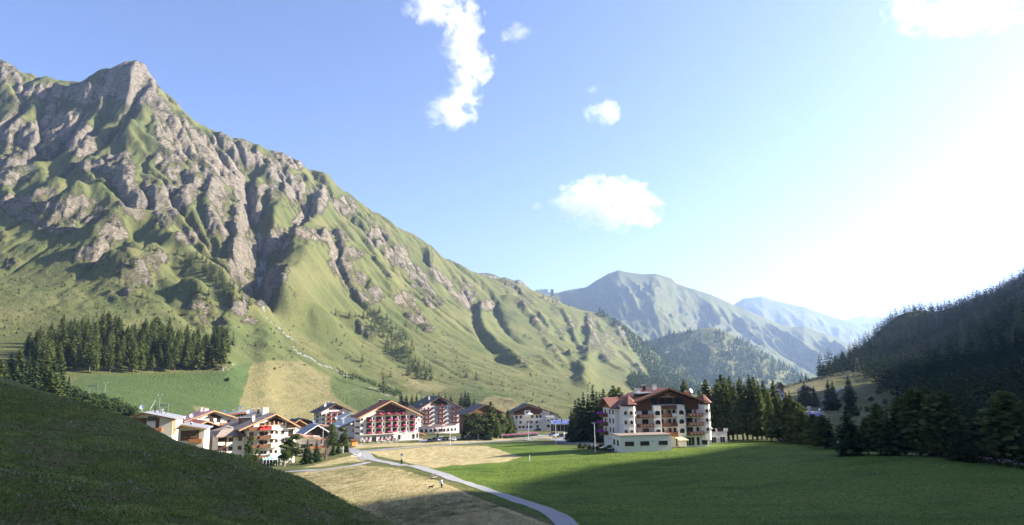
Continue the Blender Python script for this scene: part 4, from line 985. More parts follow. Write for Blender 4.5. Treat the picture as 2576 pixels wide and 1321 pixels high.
# ground floor: arched door, shuttered arches, shop fronts
aw = B.part('awning', MB().box(0.3, w * 0.60, -0.9, 0.0, G - 0.35, G - 0.22), M_WHITE)
B.win(w * 0.225, 0.05, 2.3, 2.5, arch=True, mull=1, sill=False)
for x in (0.06, 0.13, 0.335, 0.395, 0.46, 0.53):
    B.win(w * x, 0.9, 1.1, 1.3, mull=0)
    for q in (-1, 1): B.part('shutter', MB().prism([(w * x + q * 0.95 + 0.38 * math.cos(t), 1.55 + 0.75 * math.sin(t)) for t in [i * 0.5236 for i in range(12)]], -0.09, -0.06), M_FRAMEW)
    flowers(B.e, w * x, -0.25, 0.85, M_FLP, 0.9)
B.win(w * 0.655, 0.3, 1.2, 2.3, mull=0, sill=False); B.win(w * 0.905, 0.3, 1.3, 2.3, mull=0, sill=False); B.win(w * 0.975, 0.6, 0.8, 2.2, mull=0, sill=False)
B.part('shop_sign', MB().box(w * 0.69, w * 0.78, -0.07, -0.03, 0.5, 2.5).box(w * 0.81, w * 0.875, -0.07, -0.03, 0.5, 2.5), M_CONC)
text_part(B.e, 'SPORT', w * 0.735, -0.06, 2.75, 0.7, M_LETTER); text_part(B.e, 'HOTEL', w * 0.87, -0.06, 3.6, 0.8, M_LETTER)
B.part('plinth', MB().box(w * 0.62, w + 1.4, -2.0, -0.02, -3, 0.1), M_CONC)
B.dish(w * 0.3, 10, Hl - 0.5, 0.9); B.chimney(w * 0.42, 11, Hl + 2, Hl + 5.0, 0.9, M_BLACK); B.chimney(w * 0.22, 11, Hl - 1.5, Hl + 0.8, 0.8, M_BLACK)
B.part('porch_roof', MB().prism([(w + 0.1, 3.0), (w + 0.1, 3.3), (w + 4.6, 1.6), (w + 4.6, 1.3)], 1.5, 6.5), M_TERRA)
for q in (1.8, 6.2): B.part('porch_post', MB().box(w + 4.1, w + 4.35, q - 0.1, q + 0.1, -2, 1.5), M_WOODO)
for k in range(3):                                          # balconies looking left
    bb = B.part('balcony', MB().box(-1.1, 0, 3.0, 6.2, G + k * S - 0.15, G + k * S), M_WHITE); MB().box(-1.2, -1.1, 2.95, 6.25, G + k * S - 0.1, G + k * S + 0.8).box(-1.1, 0, 2.92, 2.98, G + k * S - 0.1, G + k * S + 0.8).build('railing', M_RAIL, bb)

# ---- pink hotel with arcade
B = Bld('pink_hotel', 'pink and white hotel with dark gable roof, black balconies and a curved arcade', 1055, 1089, 440, 1160, 25)
w = B.w; S = 2.75; G = 5.2; ze = G + 3 * S + 1.2
B.walls(0, w, 0, 22, -4, ze, M_PINK, gable=ze + 6.8, xr=w * 0.47)
B.roof(-3.2, w + 2.6, -1.8, 24, ze - 1.2, ze + 7.4, M_DARKR, xr=w * 0.47, th=0.35, fascia=M_FASCD)
B.part('gable_boarding', MB().prism([(w * 0.26, ze + 1.9), (w * 0.66, ze + 1.9), (w * 0.66, ze + 3.6), (w * 0.47, ze + 6.4), (w * 0.26, ze + 3.4)], -0.1, -0.02), M_WOODD)
for f0, f1, n in ((0.07, 0.27, 4), (0.40, 0.60, 5), (0.73, 0.93, 4)):
    for k in range(n):
        z = G + k * S
        B.balcony(w * f0, w * f1, z, 1.3, M_RAILD, fl=M_FLR, h=0.85, fs=1.1)
        if k < 4:
            B.win(w * (f0 + 0.05), z + 0.1, 1.0, 2.0, sill=False, frame=M_FRAMEW, mull=0); B.win(w * (f0 + 0.14), z + 0.1, 1.0, 2.0, sill=False, frame=M_BLACK, mull=0)
            if z < ze - 1: B.win(w * (f0 - 0.03), z + 0.9, 1.2, 1.15, frame=M_FRAMEW); B.win(w * min(0.97, f1 + 0.035), z + 0.9, 1.9, 1.15, frame=M_FRAMEW)
for f in (0.335, 0.665): B.part('white_pilaster', MB().box(w * f - 0.65, w * f + 0.65, -0.06, -0.003, G - 0.5, ze + 1.7), M_WHITE)
# curved arcade terrace in front
m = MB(); n = 18; R0 = 26.0
arc = [(w * 0.42 + R0 * math.sin(t), -4.8 + R0 * (1 - math.cos(t)) ) for t in [(-0.50 + 1.0 * i / n) for i in range(n + 1)]]
poly_ = arc + [(arc[-1][0], -0.02), (arc[0][0], -0.02)]
poly_ = [(x, min(y, -0.02)) for x, y in poly_]
B.part('arcade', MB().prismz(poly_, -3, 3.7), M_PINK); B.part('arcade_roof', MB().prismz([(x * 1.0, y - 0.25) for x, y in arc] + [(arc[-1][0], -0.03), (arc[0][0], -0.03)], 3.71, 3.95), M_SLATE)
for i in range(1, n, 2):
    (xa, ya), (xb, yb) = arc[i - 1], arc[i + 1]; a_ = math.atan2(yb - ya, xb - xa); B.win((xa + xb) / 2 , 0.3, 2.0, 2.3, 'a', y=min(arc[i][1], -0.3) - 0.12, arch=True, mull=0, frame=M_WHITE, rot=a_, sill=False)
B.chimney(w * 0.30, 7, ze + 3.6, ze + 7.2, 1.0, M_CONC); B.chimney(w * 0.1, 6, ze + 0.5, ze + 2.6, 0.8, M_CONC); B.pipe(w * 0.2, 4, ze + 2, ze + 4.4); B.pipe(w * 0.24, 5, ze + 2, ze + 5); B.pipe(w * 0.62, 5, ze + 4.5, ze + 7.5, 0.12, M_WMETAL)
for q in (4, 8, 12):
    for k in range(4): B.win(q, G + 0.9 + k * S, 0.9, 1.2, 'l', frame=M_FRAMEW)

# ---- far white hotel below the tan field
B = Bld('balcony_hotel', 'white hotel with dark blue grey roof and red flowered balconies below the tan hay slope', 807, 1090, 470, 877, 35)
w = B.w; S = 2.85; G = 4.6; ze = G + 3 * S + 1.0
B.walls(0, w, 0, 15, -4, ze, M_WHITE, gable=ze + 4.4, xr=w * 0.5)
B.roof(-2.6, w + 2.6, -1.6, 17, ze - 1.0, ze + 4.8, M_DARKR, xr=w * 0.5, th=0.35, fascia=M_FASCD)
B.part('gable_boarding', MB().prism([(w * 0.26, ze + 0.9), (w * 0.74, ze + 0.9), (w * 0.74, ze + 2.1), (w * 0.5, ze + 4.0), (w * 0.26, ze + 2.1)], -0.1, -0.02), M_WOODD)
for k in range(4):
    z = G + k * S
    if k < 3:
        for q in range(3): B.balcony(w * (0.14 + 0.2 * q), w * (0.33 + 0.2 * q), z, 1.5, M_RAIL, fl=(M_FLR if (k + q) % 3 else M_FLV), nfl=2, h=0.8, fs=1.0); B.win(w * (0.235 + 0.2 * q), z + 0.1, 2.2, 2.0, sill=False)
        for q in range(4): B.part('pier', MB().box(w * (0.135 + 0.2 * q) - 0.12, w * (0.135 + 0.2 * q) + 0.12, -1.5, 0, z, z + S), M_CREAM)
        B.win(w * 0.06, z + 0.9, 1.4, 1.2); B.win(w * 0.79, z + 0.9, 1.3, 1.2); B.balcony(w * 0.85, w * 0.99, z - 0.2, 1.2, M_RAIL, fl=M_FLR, h=0.8)
        for q in (2, 6.5, 9.5, 13): B.win(q, z + 0.9, 1.0, 1.5, 'l')
        B.part('side_balcony', MB().box(-0.9, 0, 5.6, 7.4, z, z + 1.0), M_BLACK)
    else: B.balcony(w * 0.28, w * 0.72, z, 1.7, M_RAIL, fl=M_FLV, nfl=5, h=0.8, fs=0.9)
B.part('ground_floor', MB().box(w * 0.1, w * 0.75, -1.5, 0, -3, G - 0.3), M_WHITE)
for q in range(5): B.win(w * (0.16 + 0.13 * q), 0.8, 1.6, 2.2, y=-1.5, sill=False)
d_ = B.part('dormer', MB().box(w * 0.04, w * 0.17, 5, 8, ze + 0.2, ze + 2.4), M_BLACK); B.chimney(w * 0.28, 9, ze + 1.8, ze + 4.9, 1.3); B.chimney(w * 0.42, 10, ze + 3, ze + 6.0, 1.0, M_GREYM); B.chimney(w * 0.55, 8, ze + 3, ze + 5.9, 0.9, M_GREYM); B.chimney(w * 0.63, 9, ze + 2.6, ze + 5.2, 1.6, M_BLACK); B.dish(w * 0.3, 8.3, ze + 3.6, 0.7)

# ---- hotel with the brown shingle roof, in front
B = Bld('brown_roofed_hotel', 'big white hotel with brown shingle roof, stepped balconies and turquoise conservatory', 618, 1172, 232, 740, 36)
w = B.w; S = 2.85; G = 2.9; ze = G + 3 * S + 0.9
B.walls(0, w, 0, 24, -5, ze, M_WHITE, gable=ze + 3.2, xr=w * 0.55)
B.roof(-3.0, w + 1.2, -1.5, 25, ze - 0.9, ze + 3.9, M_SLATE, xr=w * 0.55, th=0.3, fascia=M_FASC, rafters=5)
B.part('gable_boarding', MB().prism([(w * 0.3, ze + 1.0), (w * 0.8, ze + 1.0), (w * 0.55, ze + 3.0)], -0.12, -0.02), M_WOODD)
for i in range(5): B.part('gable_arch', MB().box(w * (0.33 + 0.09 * i), w * (0.35 + 0.09 * i), -0.9, -0.8, ze + 0.4, ze + 1.1 + 0.3 * (2 - abs(i - 2))), M_FASC)
B.part('gable_beam', MB().box(w * 0.22, w * 0.66, -0.95, -0.8, ze + 0.25, ze + 0.42), M_FASC)
for k in range(4):
    z = G + k * S - (0.0 if k else 0.6)
    B.balcony(w * 0.0, w * 0.20, z, 1.6, M_RAIL, h=0.9); B.balcony(w * 0.22, w * 0.42, z, 2.0, M_RAIL if k != 3 else M_FLR, h=0.9, fl=M_FLR if k == 3 else None, nfl=2)
    B.win(w * 0.08, z + 0.1, 1.3, 2.0, sill=False); B.win(w * 0.29, z + 0.1, 1.5, 2.0, sill=False); B.win(w * 0.38, z + 0.8, 1.0, 1.2)
    B.part('curved_bay', MB().prismz([(w * 0.44, 0), (w * 0.46, -1.7), (w * 0.55, -1.9), (w * 0.62, -1.2), (w * 0.66, 0)], z - 0.3, z + 1.05), M_WHITE)
    B.win(w * 0.50, z + 1.15, 1.0, 1.1, sill=False); B.win(w * 0.60, z + 0.6, 0.9, 1.5); B.win(w * 0.73, z + 0.9, 0.9, 1.2)
    B.balcony(w * 0.80, w * 0.99, z, 1.3, M_RAIL, h=0.9, open_=True); B.win(w * 0.9, z + 0.1, 1.6, 2.0, sill=False)
B.part('boarding', MB().box(w * 0.80, w * 0.995, -0.06, -0.003, G + 3 * S - 0.1, ze + 0.9), M_WOOD); B.part('boarding', MB().box(w * 0.02, w * 0.2, -0.06, -0.003, G + 3 * S, ze), M_WOOD)
# block that projects to the left front with its own hip roof
B.walls(-8.6, -0.2, 2.0, 9.5, -5, ze - 2.6, M_WHITE, name='left_block')
for k in range(3):
    z = G + k * S - 0.4
    B.win(-4.6, z - 0.2, 1.3, 1.25, y=2.0); B.win(-1.7, z - 0.2, 1.2, 1.25, y=2.0)
    B.part('dark_loggia', MB().box(-8.6, -6.0, 1.94, 1.997, z - 1.2, z + 1.5), M_WOODD); B.part('parapet', MB().box(-8.75, -6.6, 1.3, 1.45, z - 1.2, z - 0.2), M_CREAM)
B.part('wood_panel', MB().box(-6.7, -5.9, 1.90, 1.935, G - 1.5, G + 2 * S + 1.6), M_WOOD)
m = MB(); z0 = ze - 2.7; m.v = [(-9.8, 0.8, z0), (0.4, 0.8, z0), (0.4, 10, z0 + 1.5), (-9.8, 10, z0 + 1.5), (-3.4, 4.4, z0 + 2.2), (-7.5, 3.6, z0 + 1.9), (-4, 10, z0 + 3.2)]
m.f = [(0, 1, 4, 5), (1, 2, 6, 4), (0, 5, 3), (5, 4, 6, 3), (0, 3, 2, 1)]; B.part('block_roof', m, M_SLATE)
B.part('block_fascia', MB().box(-9.8, 0.4, 0.74, 0.795, z0 - 0.25, z0 + 0.05), M_FASCD)
B.part('dormer', MB().box(w * 0.02, w * 0.20, 9, 13, ze + 0.4, ze + 2.7), M_BLACK); B.part('dormer_roof', MB().box(w * 0.0 - 0.3, w * 0.26, 8.7, 14, ze + 2.72, ze + 2.9), M_GREYM)
B.chimney(w * 0.16, 3.2, ze + 0.6, ze + 3.4, 0.9); B.chimney(w * 0.5, 9, ze + 2.8, ze + 5.6, 2.0, M_WHITE); B.dish(w * 0.22, 12, ze + 2.9, 0.9); B.chimney(w * 0.45, 14, ze + 3, ze + 5.2, 0.7, M_BLACK); B.pipe(w * 0.12, 2.4, ze, ze + 2.2, 0.16)
# turquoise conservatory
cn = B.part('conservatory', MB().prismz([(w * 0.26, 0), (w * 0.28, -3.2), (w * 0.45, -4.4), (w * 0.62, -3.6), (w * 0.72, -1.6), (w * 0.74, 0)], -3, 1.7), M_GLASS)
pts_ = [(w * 0.26, -0.2), (w * 0.28, -3.2), (w * 0.45, -4.4), (w * 0.62, -3.6), (w * 0.72, -1.6)]
rb = MB(); rr = MB()
for i in range(len(pts_) - 1):
    (x0, y0), (x1, y1) = pts_[i], pts_[i + 1]
    rr.face((x0 * 1.0, y0 - 0.3, 1.75), (x1, y1 - 0.3, 1.75), (x1 * 0.9 + w * 0.05, -0.05, 3.3), (x0 * 0.9 + w * 0.05, -0.05, 3.3))
    for t in (0, 0.33, 0.66): x, y = x0 + (x1 - x0) * t, y0 + (y1 - y0) * t; rb.tube((x, y - 0.32, -2), (x, y - 0.32, 1.8), 0.09, 4); rb.tube((x, y - 0.32, 1.8), (x * 0.9 + w * 0.05, -0.1, 3.34), 0.07, 4)
rr.build('glass_roof', M_TURQ, cn); rb.build('glazing_bars', M_FRAMEW, cn)

# ---- other houses of the village
def house(name, label, pxL, pyL, Y, pxR, yaw, h, rise, depth, wall, roof, fasc, gabl=None, over=1.2, floors=2, nwin=3, xr=0.5, bal=None, fl=None, roofover=1.5, low=-4, extra=None, winw=1.2, th=0.28, sidewin=0):
    B = Bld(name, label, pxL, pyL, Y, pxR, yaw); w = B.w
    B.walls(0, w, 0, depth, low, h, wall, gable=h + rise - 0.25, xr=w * xr)
    B.roof(-over, w + over, -roofover, depth + 0.8, h - rise * over / (w * 0.5), h + rise, roof, xr=w * xr, th=th, fascia=fasc, rafters=4)
    if gabl is not None: B.part('gable_boarding', MB().prism([(0.02, h - 0.3), (w - 0.02, h - 0.3), (w - 0.02, h - 0.05), (w * xr, h + rise - 0.32), (0.02, h - 0.05)], -0.08, -0.01), gabl)
    S = h / floors
    for k in range(floors):
        for q in range(nwin): B.win(w * (q + 0.5) / nwin, k * S + 0.85, winw, 1.25)
        if bal is not None and k > 0: B.balcony(w * 0.12, w * 0.88, k * S, 1.2, bal, fl=fl, nfl=3, h=0.9)
        for q in range(sidewin): B.win(depth * (q + 0.5) / sidewin, k * S + 0.85, 1.0, 1.2, 'l')
    if extra: extra(B, w)
    return B
def ex1(B, w):
    B.part('wood_panel', MB().box(w * 0.02, w * 0.42, -0.07, -0.01, 1.0, 5.6), M_WOOD); B.part('wood_panel', MB().box(w * 0.62, w * 0.70, -0.07, -0.01, 1.0, 5.6), M_WOOD); B.part('dark_window_band', MB().box(w * 0.43, w * 0.64, -0.05, -0.01, 4.6, 6.0), M_GLASS)
    B.part('white_panel', MB().box(w * 0.43, w * 0.62, -0.06, -0.01, 2.5, 4.0), M_WHITE); B.balcony(w * 0.42, w * 0.78, 1.5, 1.0, M_WOODO)
    B.part('side_boards', MB().box(w - 0.0, w + 0.05, 0.3, 4, 0, 5.2), M_WOODO)
    for i in range(12): B.part('slat', MB().box(w + 0.05, w + 0.13, 4.2, 6.2, 0.3 + 0.42 * i, 0.5 + 0.42 * i), M_WHITE)
    for x, y in ((0.33, 7), (0.55, 8), (0.75, 5)): B.pipe(w * x, y, 6.5, 8.3, 0.09)
    B.pipe(w * 0.48, 6, 6.8, 9.0, 0.22); B.chimney(w * 0.6, 8, 6.6, 7.6, 0.6, M_METAL); B.dish(w * 0.28, 1.0, 7.4, 0.8, -0.2)
house('grey_roofed_house', 'low timber and cream house with pale grey metal roof half hidden by the near hill', 318, 1098, 222, 432, 14, 5.2, 2.0, 14, M_CREAM, M_GREYM, M_FASCD, gabl=None, xr=0.34, floors=1, nwin=0, over=1.0, extra=ex1)
def ex2(B, w):
    B.part('timber_front', MB().box(w * 0.1, w * 0.8, -0.08, -0.01, 1.0, 3.9), M_WOOD); B.balcony(w * 0.45, w * 0.95, 0.5, 0.9, M_WOODO); B.chimney(w * 0.4, 3, 5, 5.8, 0.5, M_BLACK)
    B.win(w * 0.25, 2.0, 0.9, 1.3, y=-0.08); B.win(w * 0.6, 2.0, 1.4, 1.6, y=-0.08)
house('small_grey_roofed_house', 'small house with sloping grey roof and dark timber front beside the near hill', 446, 1118, 206, 512, 15, 4.4, 1.2, 10, M_CREAM, M_GREYM, M_FASC, xr=0.12, floors=1, nwin=0, over=0.8, extra=ex2)
def ex3(B, w):
    B.dish(w * 0.1, 2.5, 8.2, 0.9); B.dish(w * 0.02, 6, 7.4, 0.6); B.chimney(w * 0.45, 7, 10, 12.0, 1.6, M_PINK); B.chimney(w * 0.4, 10, 10, 12.2, 0.9, M_PINK)
    B.part('wood_gable', MB().prism([(w * 0.3, 8.6), (w * 0.72, 8.6), (w * 0.5, 10.6)], -0.12, -0.03), M_WOODD)
    B.part('white_bay', MB().box(w * 0.42, w * 0.62, -1.6, 0, -2, 6.6), M_WHITE); B.win(w * 0.47, 6.9, 1.5, 1.7, sill=False); B.win(w * 0.62, 6.9, 1.5, 1.7, sill=False); B.balcony(w * 0.64, w * 0.9, 5.8, 1.5, M_WOODO); B.win(w * 0.46, 3.6, 1.0, 1.2, y=-1.6, arch=True); B.win(w * 0.58, 3.6, 1.0, 1.2, y=-1.6, arch=True)
house('pink_roofed_hotel', 'white house with faded pink metal roof and pale timber fascia behind the red roofed house', 470, 1112, 272, 592, 39, 8.2, 3.2, 16, M_WHITE, M_PINKR, M_FASC, floors=3, nwin=3, xr=0.5, over=1.8, extra=ex3)
def ex4(B, w):
    B.part('dark_loft', MB().prism([(w * 0.06, 6.2), (w * 0.94, 6.2), (w * 0.94, 7.4), (w * 0.5, 9.3), (w * 0.06, 7.4)], -0.1, -0.02), M_WOODD)
    B.part('column', MB().box(w * 0.52, w * 0.6, -1.3, -1.0, -3, 6.2), M_CONC); B.pipe(w * 0.16, 3, 8, 9.6, 0.2, M_WMETAL)
    for k in range(2): B.balcony(w * 0.08, w * 0.5, 0.6 + 2.9 * k, 1.3, M_BLACK, open_=True); B.balcony(w * 0.62, w * 0.95, 0.6 + 2.9 * k, 1.3, M_BLACK, open_=True); B.win(w * 0.3, 0.8 + 2.9 * k, 3.0, 2.0, sill=False, mull=2); B.win(w * 0.78, 0.8 + 2.9 * k, 2.2, 2.0, sill=False)
house('red_roofed_house', 'white house with bright red metal roof and dark loft beside the pink roofed house', 468, 1136, 236, 560, 40, 7.2, 2.4, 15, M_WHITE, M_REDM, M_FASC, floors=2, nwin=0, over=1.6, extra=ex4)
# barrel roofed building
B = Bld('arched_roof_hotel', 'building with broad curved blue grey roof and arched glass front behind the village', 556, 1092, 330, 662, 22)
w = B.w; n = 14
arcp = [(w * i / n, 7.0 + 2.6 * math.sin(math.pi * (0.12 + 0.76 * i / n))) for i in range(n + 1)]
B.part('wall', MB().prism([(0, -4), (w, -4)] + list(reversed([(x, z - 0.25) for x, z in arcp])), 0, 16), M_CREAM)
rm = MB()
for i in range(n):
    (xa, za), (xb, zb) = arcp[i], arcp[i + 1]; rm.prism([(xa, za), (xb, zb), (xb, zb + 0.35), (xa, za + 0.35)], -1.8, 17.5)
rfo = B.part('roof', rm, M_BLUER)
fm = MB()
for i in range(n):
    (xa, za), (xb, zb) = arcp[i], arcp[i + 1]; fm.prism([(xa, za - 0.45), (xb, zb - 0.45), (xb, zb + 0.3), (xa, za + 0.3)], -1.88, -1.82)
fm.build('fascia', M_WOODO, rfo)
B.part('glass_front', MB().prism([(w * 0.15, 5.0), (w * 0.85, 5.0)] + list(reversed([(x, z - 0.6) for x, z in arcp if w * 0.15 < x < w * 0.85])), -0.06, -0.01), M_GLASS)
for i in range(11): x = w * (0.15 + 0.07 * i); B.part('glazing_post', MB().box(x - 0.12, x + 0.12, -0.16, -0.07, 5.0, 7.0 + 2.6 * math.sin(math.pi * (0.12 + 0.76 * x / w)) - 0.5), M_CREAM)
B.dish(w * 0.05, 8, 8.4, 1.0); B.dish(w * 0.42, 9, 10, 0.9); B.chimney(w * 0.62, 9, 9, 11.2, 1.2, M_GREYM); B.chimney(w * 0.75, 9, 9, 10.8, 1.0, M_GREYM); B.chimney(w * 0.25, 9, 9, 10.6, 0.8, M_GREYM); B.part('roof_box', MB().box(w * 0.78, w * 0.88, -1, 3, 7.2, 9.4), M_WHITE)
def exd(B, w): B.dish(w * 0.2, 2, 6, 0.7)
house('dark_roofed_house', 'dark roofed house behind the orange gabled house', 728, 1092, 400, 795, 30, 5.6, 2.6, 12, M_WOODD, M_DARKR, M_BLACK, floors=1, nwin=2)
def ex7(B, w): B.win(w * 0.42, 6.6, 2.2, 1.6, sill=False, mull=0); B.balcony(w * 0.1, w * 0.4, 3.0, 1.0, M_WHITE)
house('orange_gabled_house', 'white house with glowing orange timber gable beside the brown roofed hotel', 722, 1112, 320, 776, 32, 6.6, 3.0, 12, M_WHITE, M_DARKR, M_FASC, gabl=M_WOODO, floors=2, nwin=2, over=1.0, extra=ex7)
def ex8(B, w): B.balcony(w * 0.15, w * 0.95, 3.4, 1.3, M_WOODO); B.part('boarding', MB().box(0.1, w - 0.1, -0.07, -0.01, 3.4, 5.6), M_WOODO); B.dish(w * 0.3, 3, 7.0, 0.7)
house('grey_hipped_house', 'house with flat grey roof and orange timber balcony above the dark cabin', 775, 1106, 345, 832, 30, 5.6, 1.5, 10, M_WHITE, M_GREYM, M_FASC, floors=2, nwin=3, over=1.4, extra=ex8)
def ex9(B, w):
    for q in (0.42, 0.58): B.part('white_shutter', MB().box(w * q - 0.75, w * q + 0.75, -0.14, -0.09, 2.9, 4.4), M_WHITE)
    B.part('red_emblem', MB().box(w * 0.5 - 0.25, w * 0.5 + 0.25, -0.14, -0.09, 3.0, 4.3), M_RAIL); B.part('balcony_front', MB().box(0.3, w - 0.3, -1.0, -0.9, 1.0, 1.9), M_WOODD)
house('dark_wood_cabin', 'nearly black timber cabin with pale metal roof and two white shutters', 766, 1124, 292, 824, 30, 5.6, 2.9, 11, M_WOODD, M_BLUER, M_WMETAL, floors=1, nwin=0, over=1.3, extra=ex9)
def ex10(B, w):
    text_part(B.e, 'RESTAURANT', w * 0.5, -0.06, 3.2, 0.75, M_LETTER); B.balcony(w * 0.55, w * 1.1, 0.9, 2.2, M_WOODO); B.win(w * 0.3, 1.0, 1.8, 1.5, mull=1); B.win(w * 0.62, 1.0, 1.2, 1.5, mull=0)
house('red_roofed_restaurant', 'low white restaurant with long red tiled roof and orange terrace rail', 742, 1136, 258, 806, 24, 4.2, 1.6, 9, M_WHITE, M_PINKR, M_FASC, floors=1, nwin=0, xr=0.1, over=1.4, extra=ex10)
def ex11(B, w):
    for k in range(2): B.balcony(w * 0.66, w * 1.0, 4.6 + 2.9 * k, 1.2, M_WOODO); B.win(w * 0.82, 4.7 + 2.9 * k, 1.3, 2.0, sill=False)
    B.win(w * 0.3, 5.2, 1.6, 1.2); B.win(w * 0.45, 1.4, 1.9, 1.2); B.dish(w * 0.1, 7, 9.8, 0.9); B.chimney(w * 0.35, 5, 8.4, 10.6, 0.9, M_METAL); B.part('garage_roof', MB().box(0.2, w, -3.2, 0, 2.0, 2.3), M_CONC)
house('blue_grey_roofed_house', 'white house with blue grey roof and small orange balconies left of the flower hotel', 852, 1112, 350, 903, 33, 7.4, 3.6, 16, M_WHITE, M_BLUER, M_FASCD, floors=1, nwin=0, xr=0.95, over=1.2, extra=ex11)
def ex12(B, w): B.win(w * 0.4, 5.8, 1.4, 1.2); B.win(w * 0.62, 5.8, 1.4, 1.2); B.part('red_sign', MB().box(w * 0.84, w * 0.92, -0.9, -0.8, 6.5, 8.4), M_FLR)
house('white_house_behind', 'white house with broad anthracite roof between the flower hotel and the pink hotel', 1000, 1090, 430, 1058, 34, 12.0, 4.2, 16, M_WHITE, M_DARKR, M_FASCD, floors=4, nwin=3, over=3.0, extra=ex12)
house('small_blue_house', 'small blue grey roofed house behind the flower hotel', 858, 1080, 430, 905, 33, 6.8, 2.4, 10, M_WHITE, M_BLUER, M_METAL, floors=2, nwin=3)
def ex13(B, w): B.dish(w * 0.4, 4, 13, 0.8)
house('dark_chalet', 'dark brown chalet with red flowers half hidden by the village grove', 1178, 1092, 395, 1262, 26, 11.5, 4.4, 14, M_WOOD, M_DARKR, M_FASCD, floors=3, nwin=4, bal=M_RAIL, fl=M_FLR, over=2.4, extra=ex13)
# terrace hotel
B = Bld('terrace_hotel', 'white hotel with wide brown gable, roof terrace and cream parasol beyond the car park', 1296, 1080, 405, 1402, 10)
w = B.w; B.walls(-1.4, w * 0.86, 4, 16, -4, 9.0, M_WHITE, gable=13.4, xr=w * 0.35)
B.roof(-3.6, w * 1.06, 1.6, 17, 8.2, 13.9, M_DARKR, xr=w * 0.34, th=0.3, fascia=M_FASCD, rafters=6, zeR=7.4)
B.part('gable_boarding', MB().prism([(0.2, 8.8), (w * 0.68, 8.8), (w * 0.68, 10.4), (w * 0.35, 13.0), (0.2, 9.8)], 3.9, 3.99), M_WOOD)
B.walls(1.2, w * 0.72, -0.6, 4, -4, 5.4, M_WHITE, name='front_block'); B.part('parapet', MB().box(0.6, w * 0.70, -1.0, -0.8, 5.0, 6.1), M_WHITE); B.walls(w * 0.72, w * 0.93, -1.4, 5, -4, 7.0, M_WHITE, name='side_block')
B.balcony(-0.2, w * 0.62, 8.0, 1.2, M_RAIL, y=4, fl=None, h=0.9); B.part('white_bay', MB().box(w * 0.24, w * 0.38, 2.2, 4, 6.9, 10.4), M_WHITE); B.win(w * 0.31, 8.6, 1.9, 1.3, y=2.2, arch=True, mull=0)
for x in (0.05, 0.14, 0.46, 0.52, 0.60): B.win(w * x, 8.5, 1.4, 1.9, y=4, sill=False)
for x in (0.06, 0.16, 0.44, 0.55, 0.63): B.win(w * x, 5.7, 1.4, 1.8, y=4, sill=False)
for x in (0.12, 0.30, 0.38, 0.50): B.win(w * x, 3.2, 1.3, 1.4, y=-0.6)
for x in (0.10, 0.18, 0.28, 0.36, 0.52): B.win(w * x, 0.6, 1.5, 1.3, y=-0.6)
B.win(w * 0.77, 4.2, 0.9, 1.1, y=-1.4); B.win(w * 0.86, 4.2, 1.8, 1.3, y=-1.4); B.win(w * 0.77, 0.7, 1.7, 1.6, y=-1.4); B.win(w * 0.87, 0.7, 1.7, 1.6, y=-1.4); B.balcony(w * 0.45, w * 0.62, 2.9, 1.0, M_RAILD, y=-0.6, open_=True)
B.part('white_sign', MB().box(w * 0.68, w * 0.80, 3.85, 3.95, 8.0, 8.7), M_CONC); text_part(B.e, 'HOTEL', w * 0.74, 3.84, 8.1, 0.6, M_LETTER)
for x, y in ((0.12, 8), (0.52, 6), (0.62, 6)): B.chimney(w * x, y, 10, 12.9 if x > 0.2 else 11.8, 0.6, M_BLACK)
pb = empty('parasol', (0, 0, 0)); xp, yp, zp = P(1331, 1052, 404); pb.location = (xp, yp, zp); tag(pb, 'open cream parasol on the terrace of the terrace hotel', 'parasol')
m = MB(); oc = octa(0, 0, 2.4); m.v = [(x, y, 2.3) for x, y in oc] + [(0, 0, 3.3)]; m.f = [(i, (i + 1) % 8, 8) for i in range(8)]; m.build('canopy', M_WMETAL, pb); MB().cyl(0, 0, 0, 3.2, 0.05).build('pole', M_METAL, pb)
def ex14(B, w): B.chimney(w * 0.4, 5, 8, 9.6, 1.2, M_BLACK)
house('brown_house_behind', 'small dark roofed house behind the right end of the terrace hotel', 1372, 1078, 450, 1408, 8, 7.0, 3.2, 12, M_WHITE, M_DARKR, M_FASCD, floors=2, nwin=2, extra=ex14)
# low bar with solar roof
B = Bld('solar_roofed_bar', 'low white bar with blue solar roof and open terrace beyond the parked cars', 1390, 1083, 395, 1481, 4)
w = B.w; B.walls(0, w * 0.62, 2.5, 8, -3, 3.0, M_WOODD); B.roofx(-0.4, w * 0.66, -1.0, 8.5, 3.4, 5.2, M_GREYM, th=0.2, yr=6.5, zb=4.6)
for i in range(14): B.part('solar_panel', MB().prismx([(-0.8, 3.66), (6.2, 5.30), (6.2, 5.37), (-0.8, 3.73)], 0.2 + i * w * 0.044, 0.2 + i * w * 0.044 + w * 0.041), M_SOLAR)
for i in range(6): B.part('post', MB().box(w * 0.1 * i + 0.2, w * 0.1 * i + 0.36, -0.6, -0.44, -2, 3.4), M_WHITE)
B.part('beam', MB().box(0, w * 0.62, -0.7, -0.4, 3.05, 3.35), M_WHITE)
B.walls(w * 0.62, w * 0.96, -0.5, 9, -3, 3.0, M_WHITE, gable=4.9, xr=w * 0.80, name='end_wall'); B.roof(w * 0.57, w * 1.02, -1.6, 9.6, 2.6, 5.2, M_DARKR, xr=w * 0.80, th=0.22, fascia=M_BLACK)
B.win(w * 0.9, 1.0, 1.1, 1.1, y=-0.5); B.win(w * 0.70, 0.1, 0.9, 2.1, y=-0.5, sill=False); B.part('roof_sign', MB().box(w * 0.72, w * 0.84, -0.4, -0.2, 5.0, 6.2), M_WMETAL)
B.chimney(w * 0.27, 3, 4.2, 6.0, 0.5, M_BLACK)
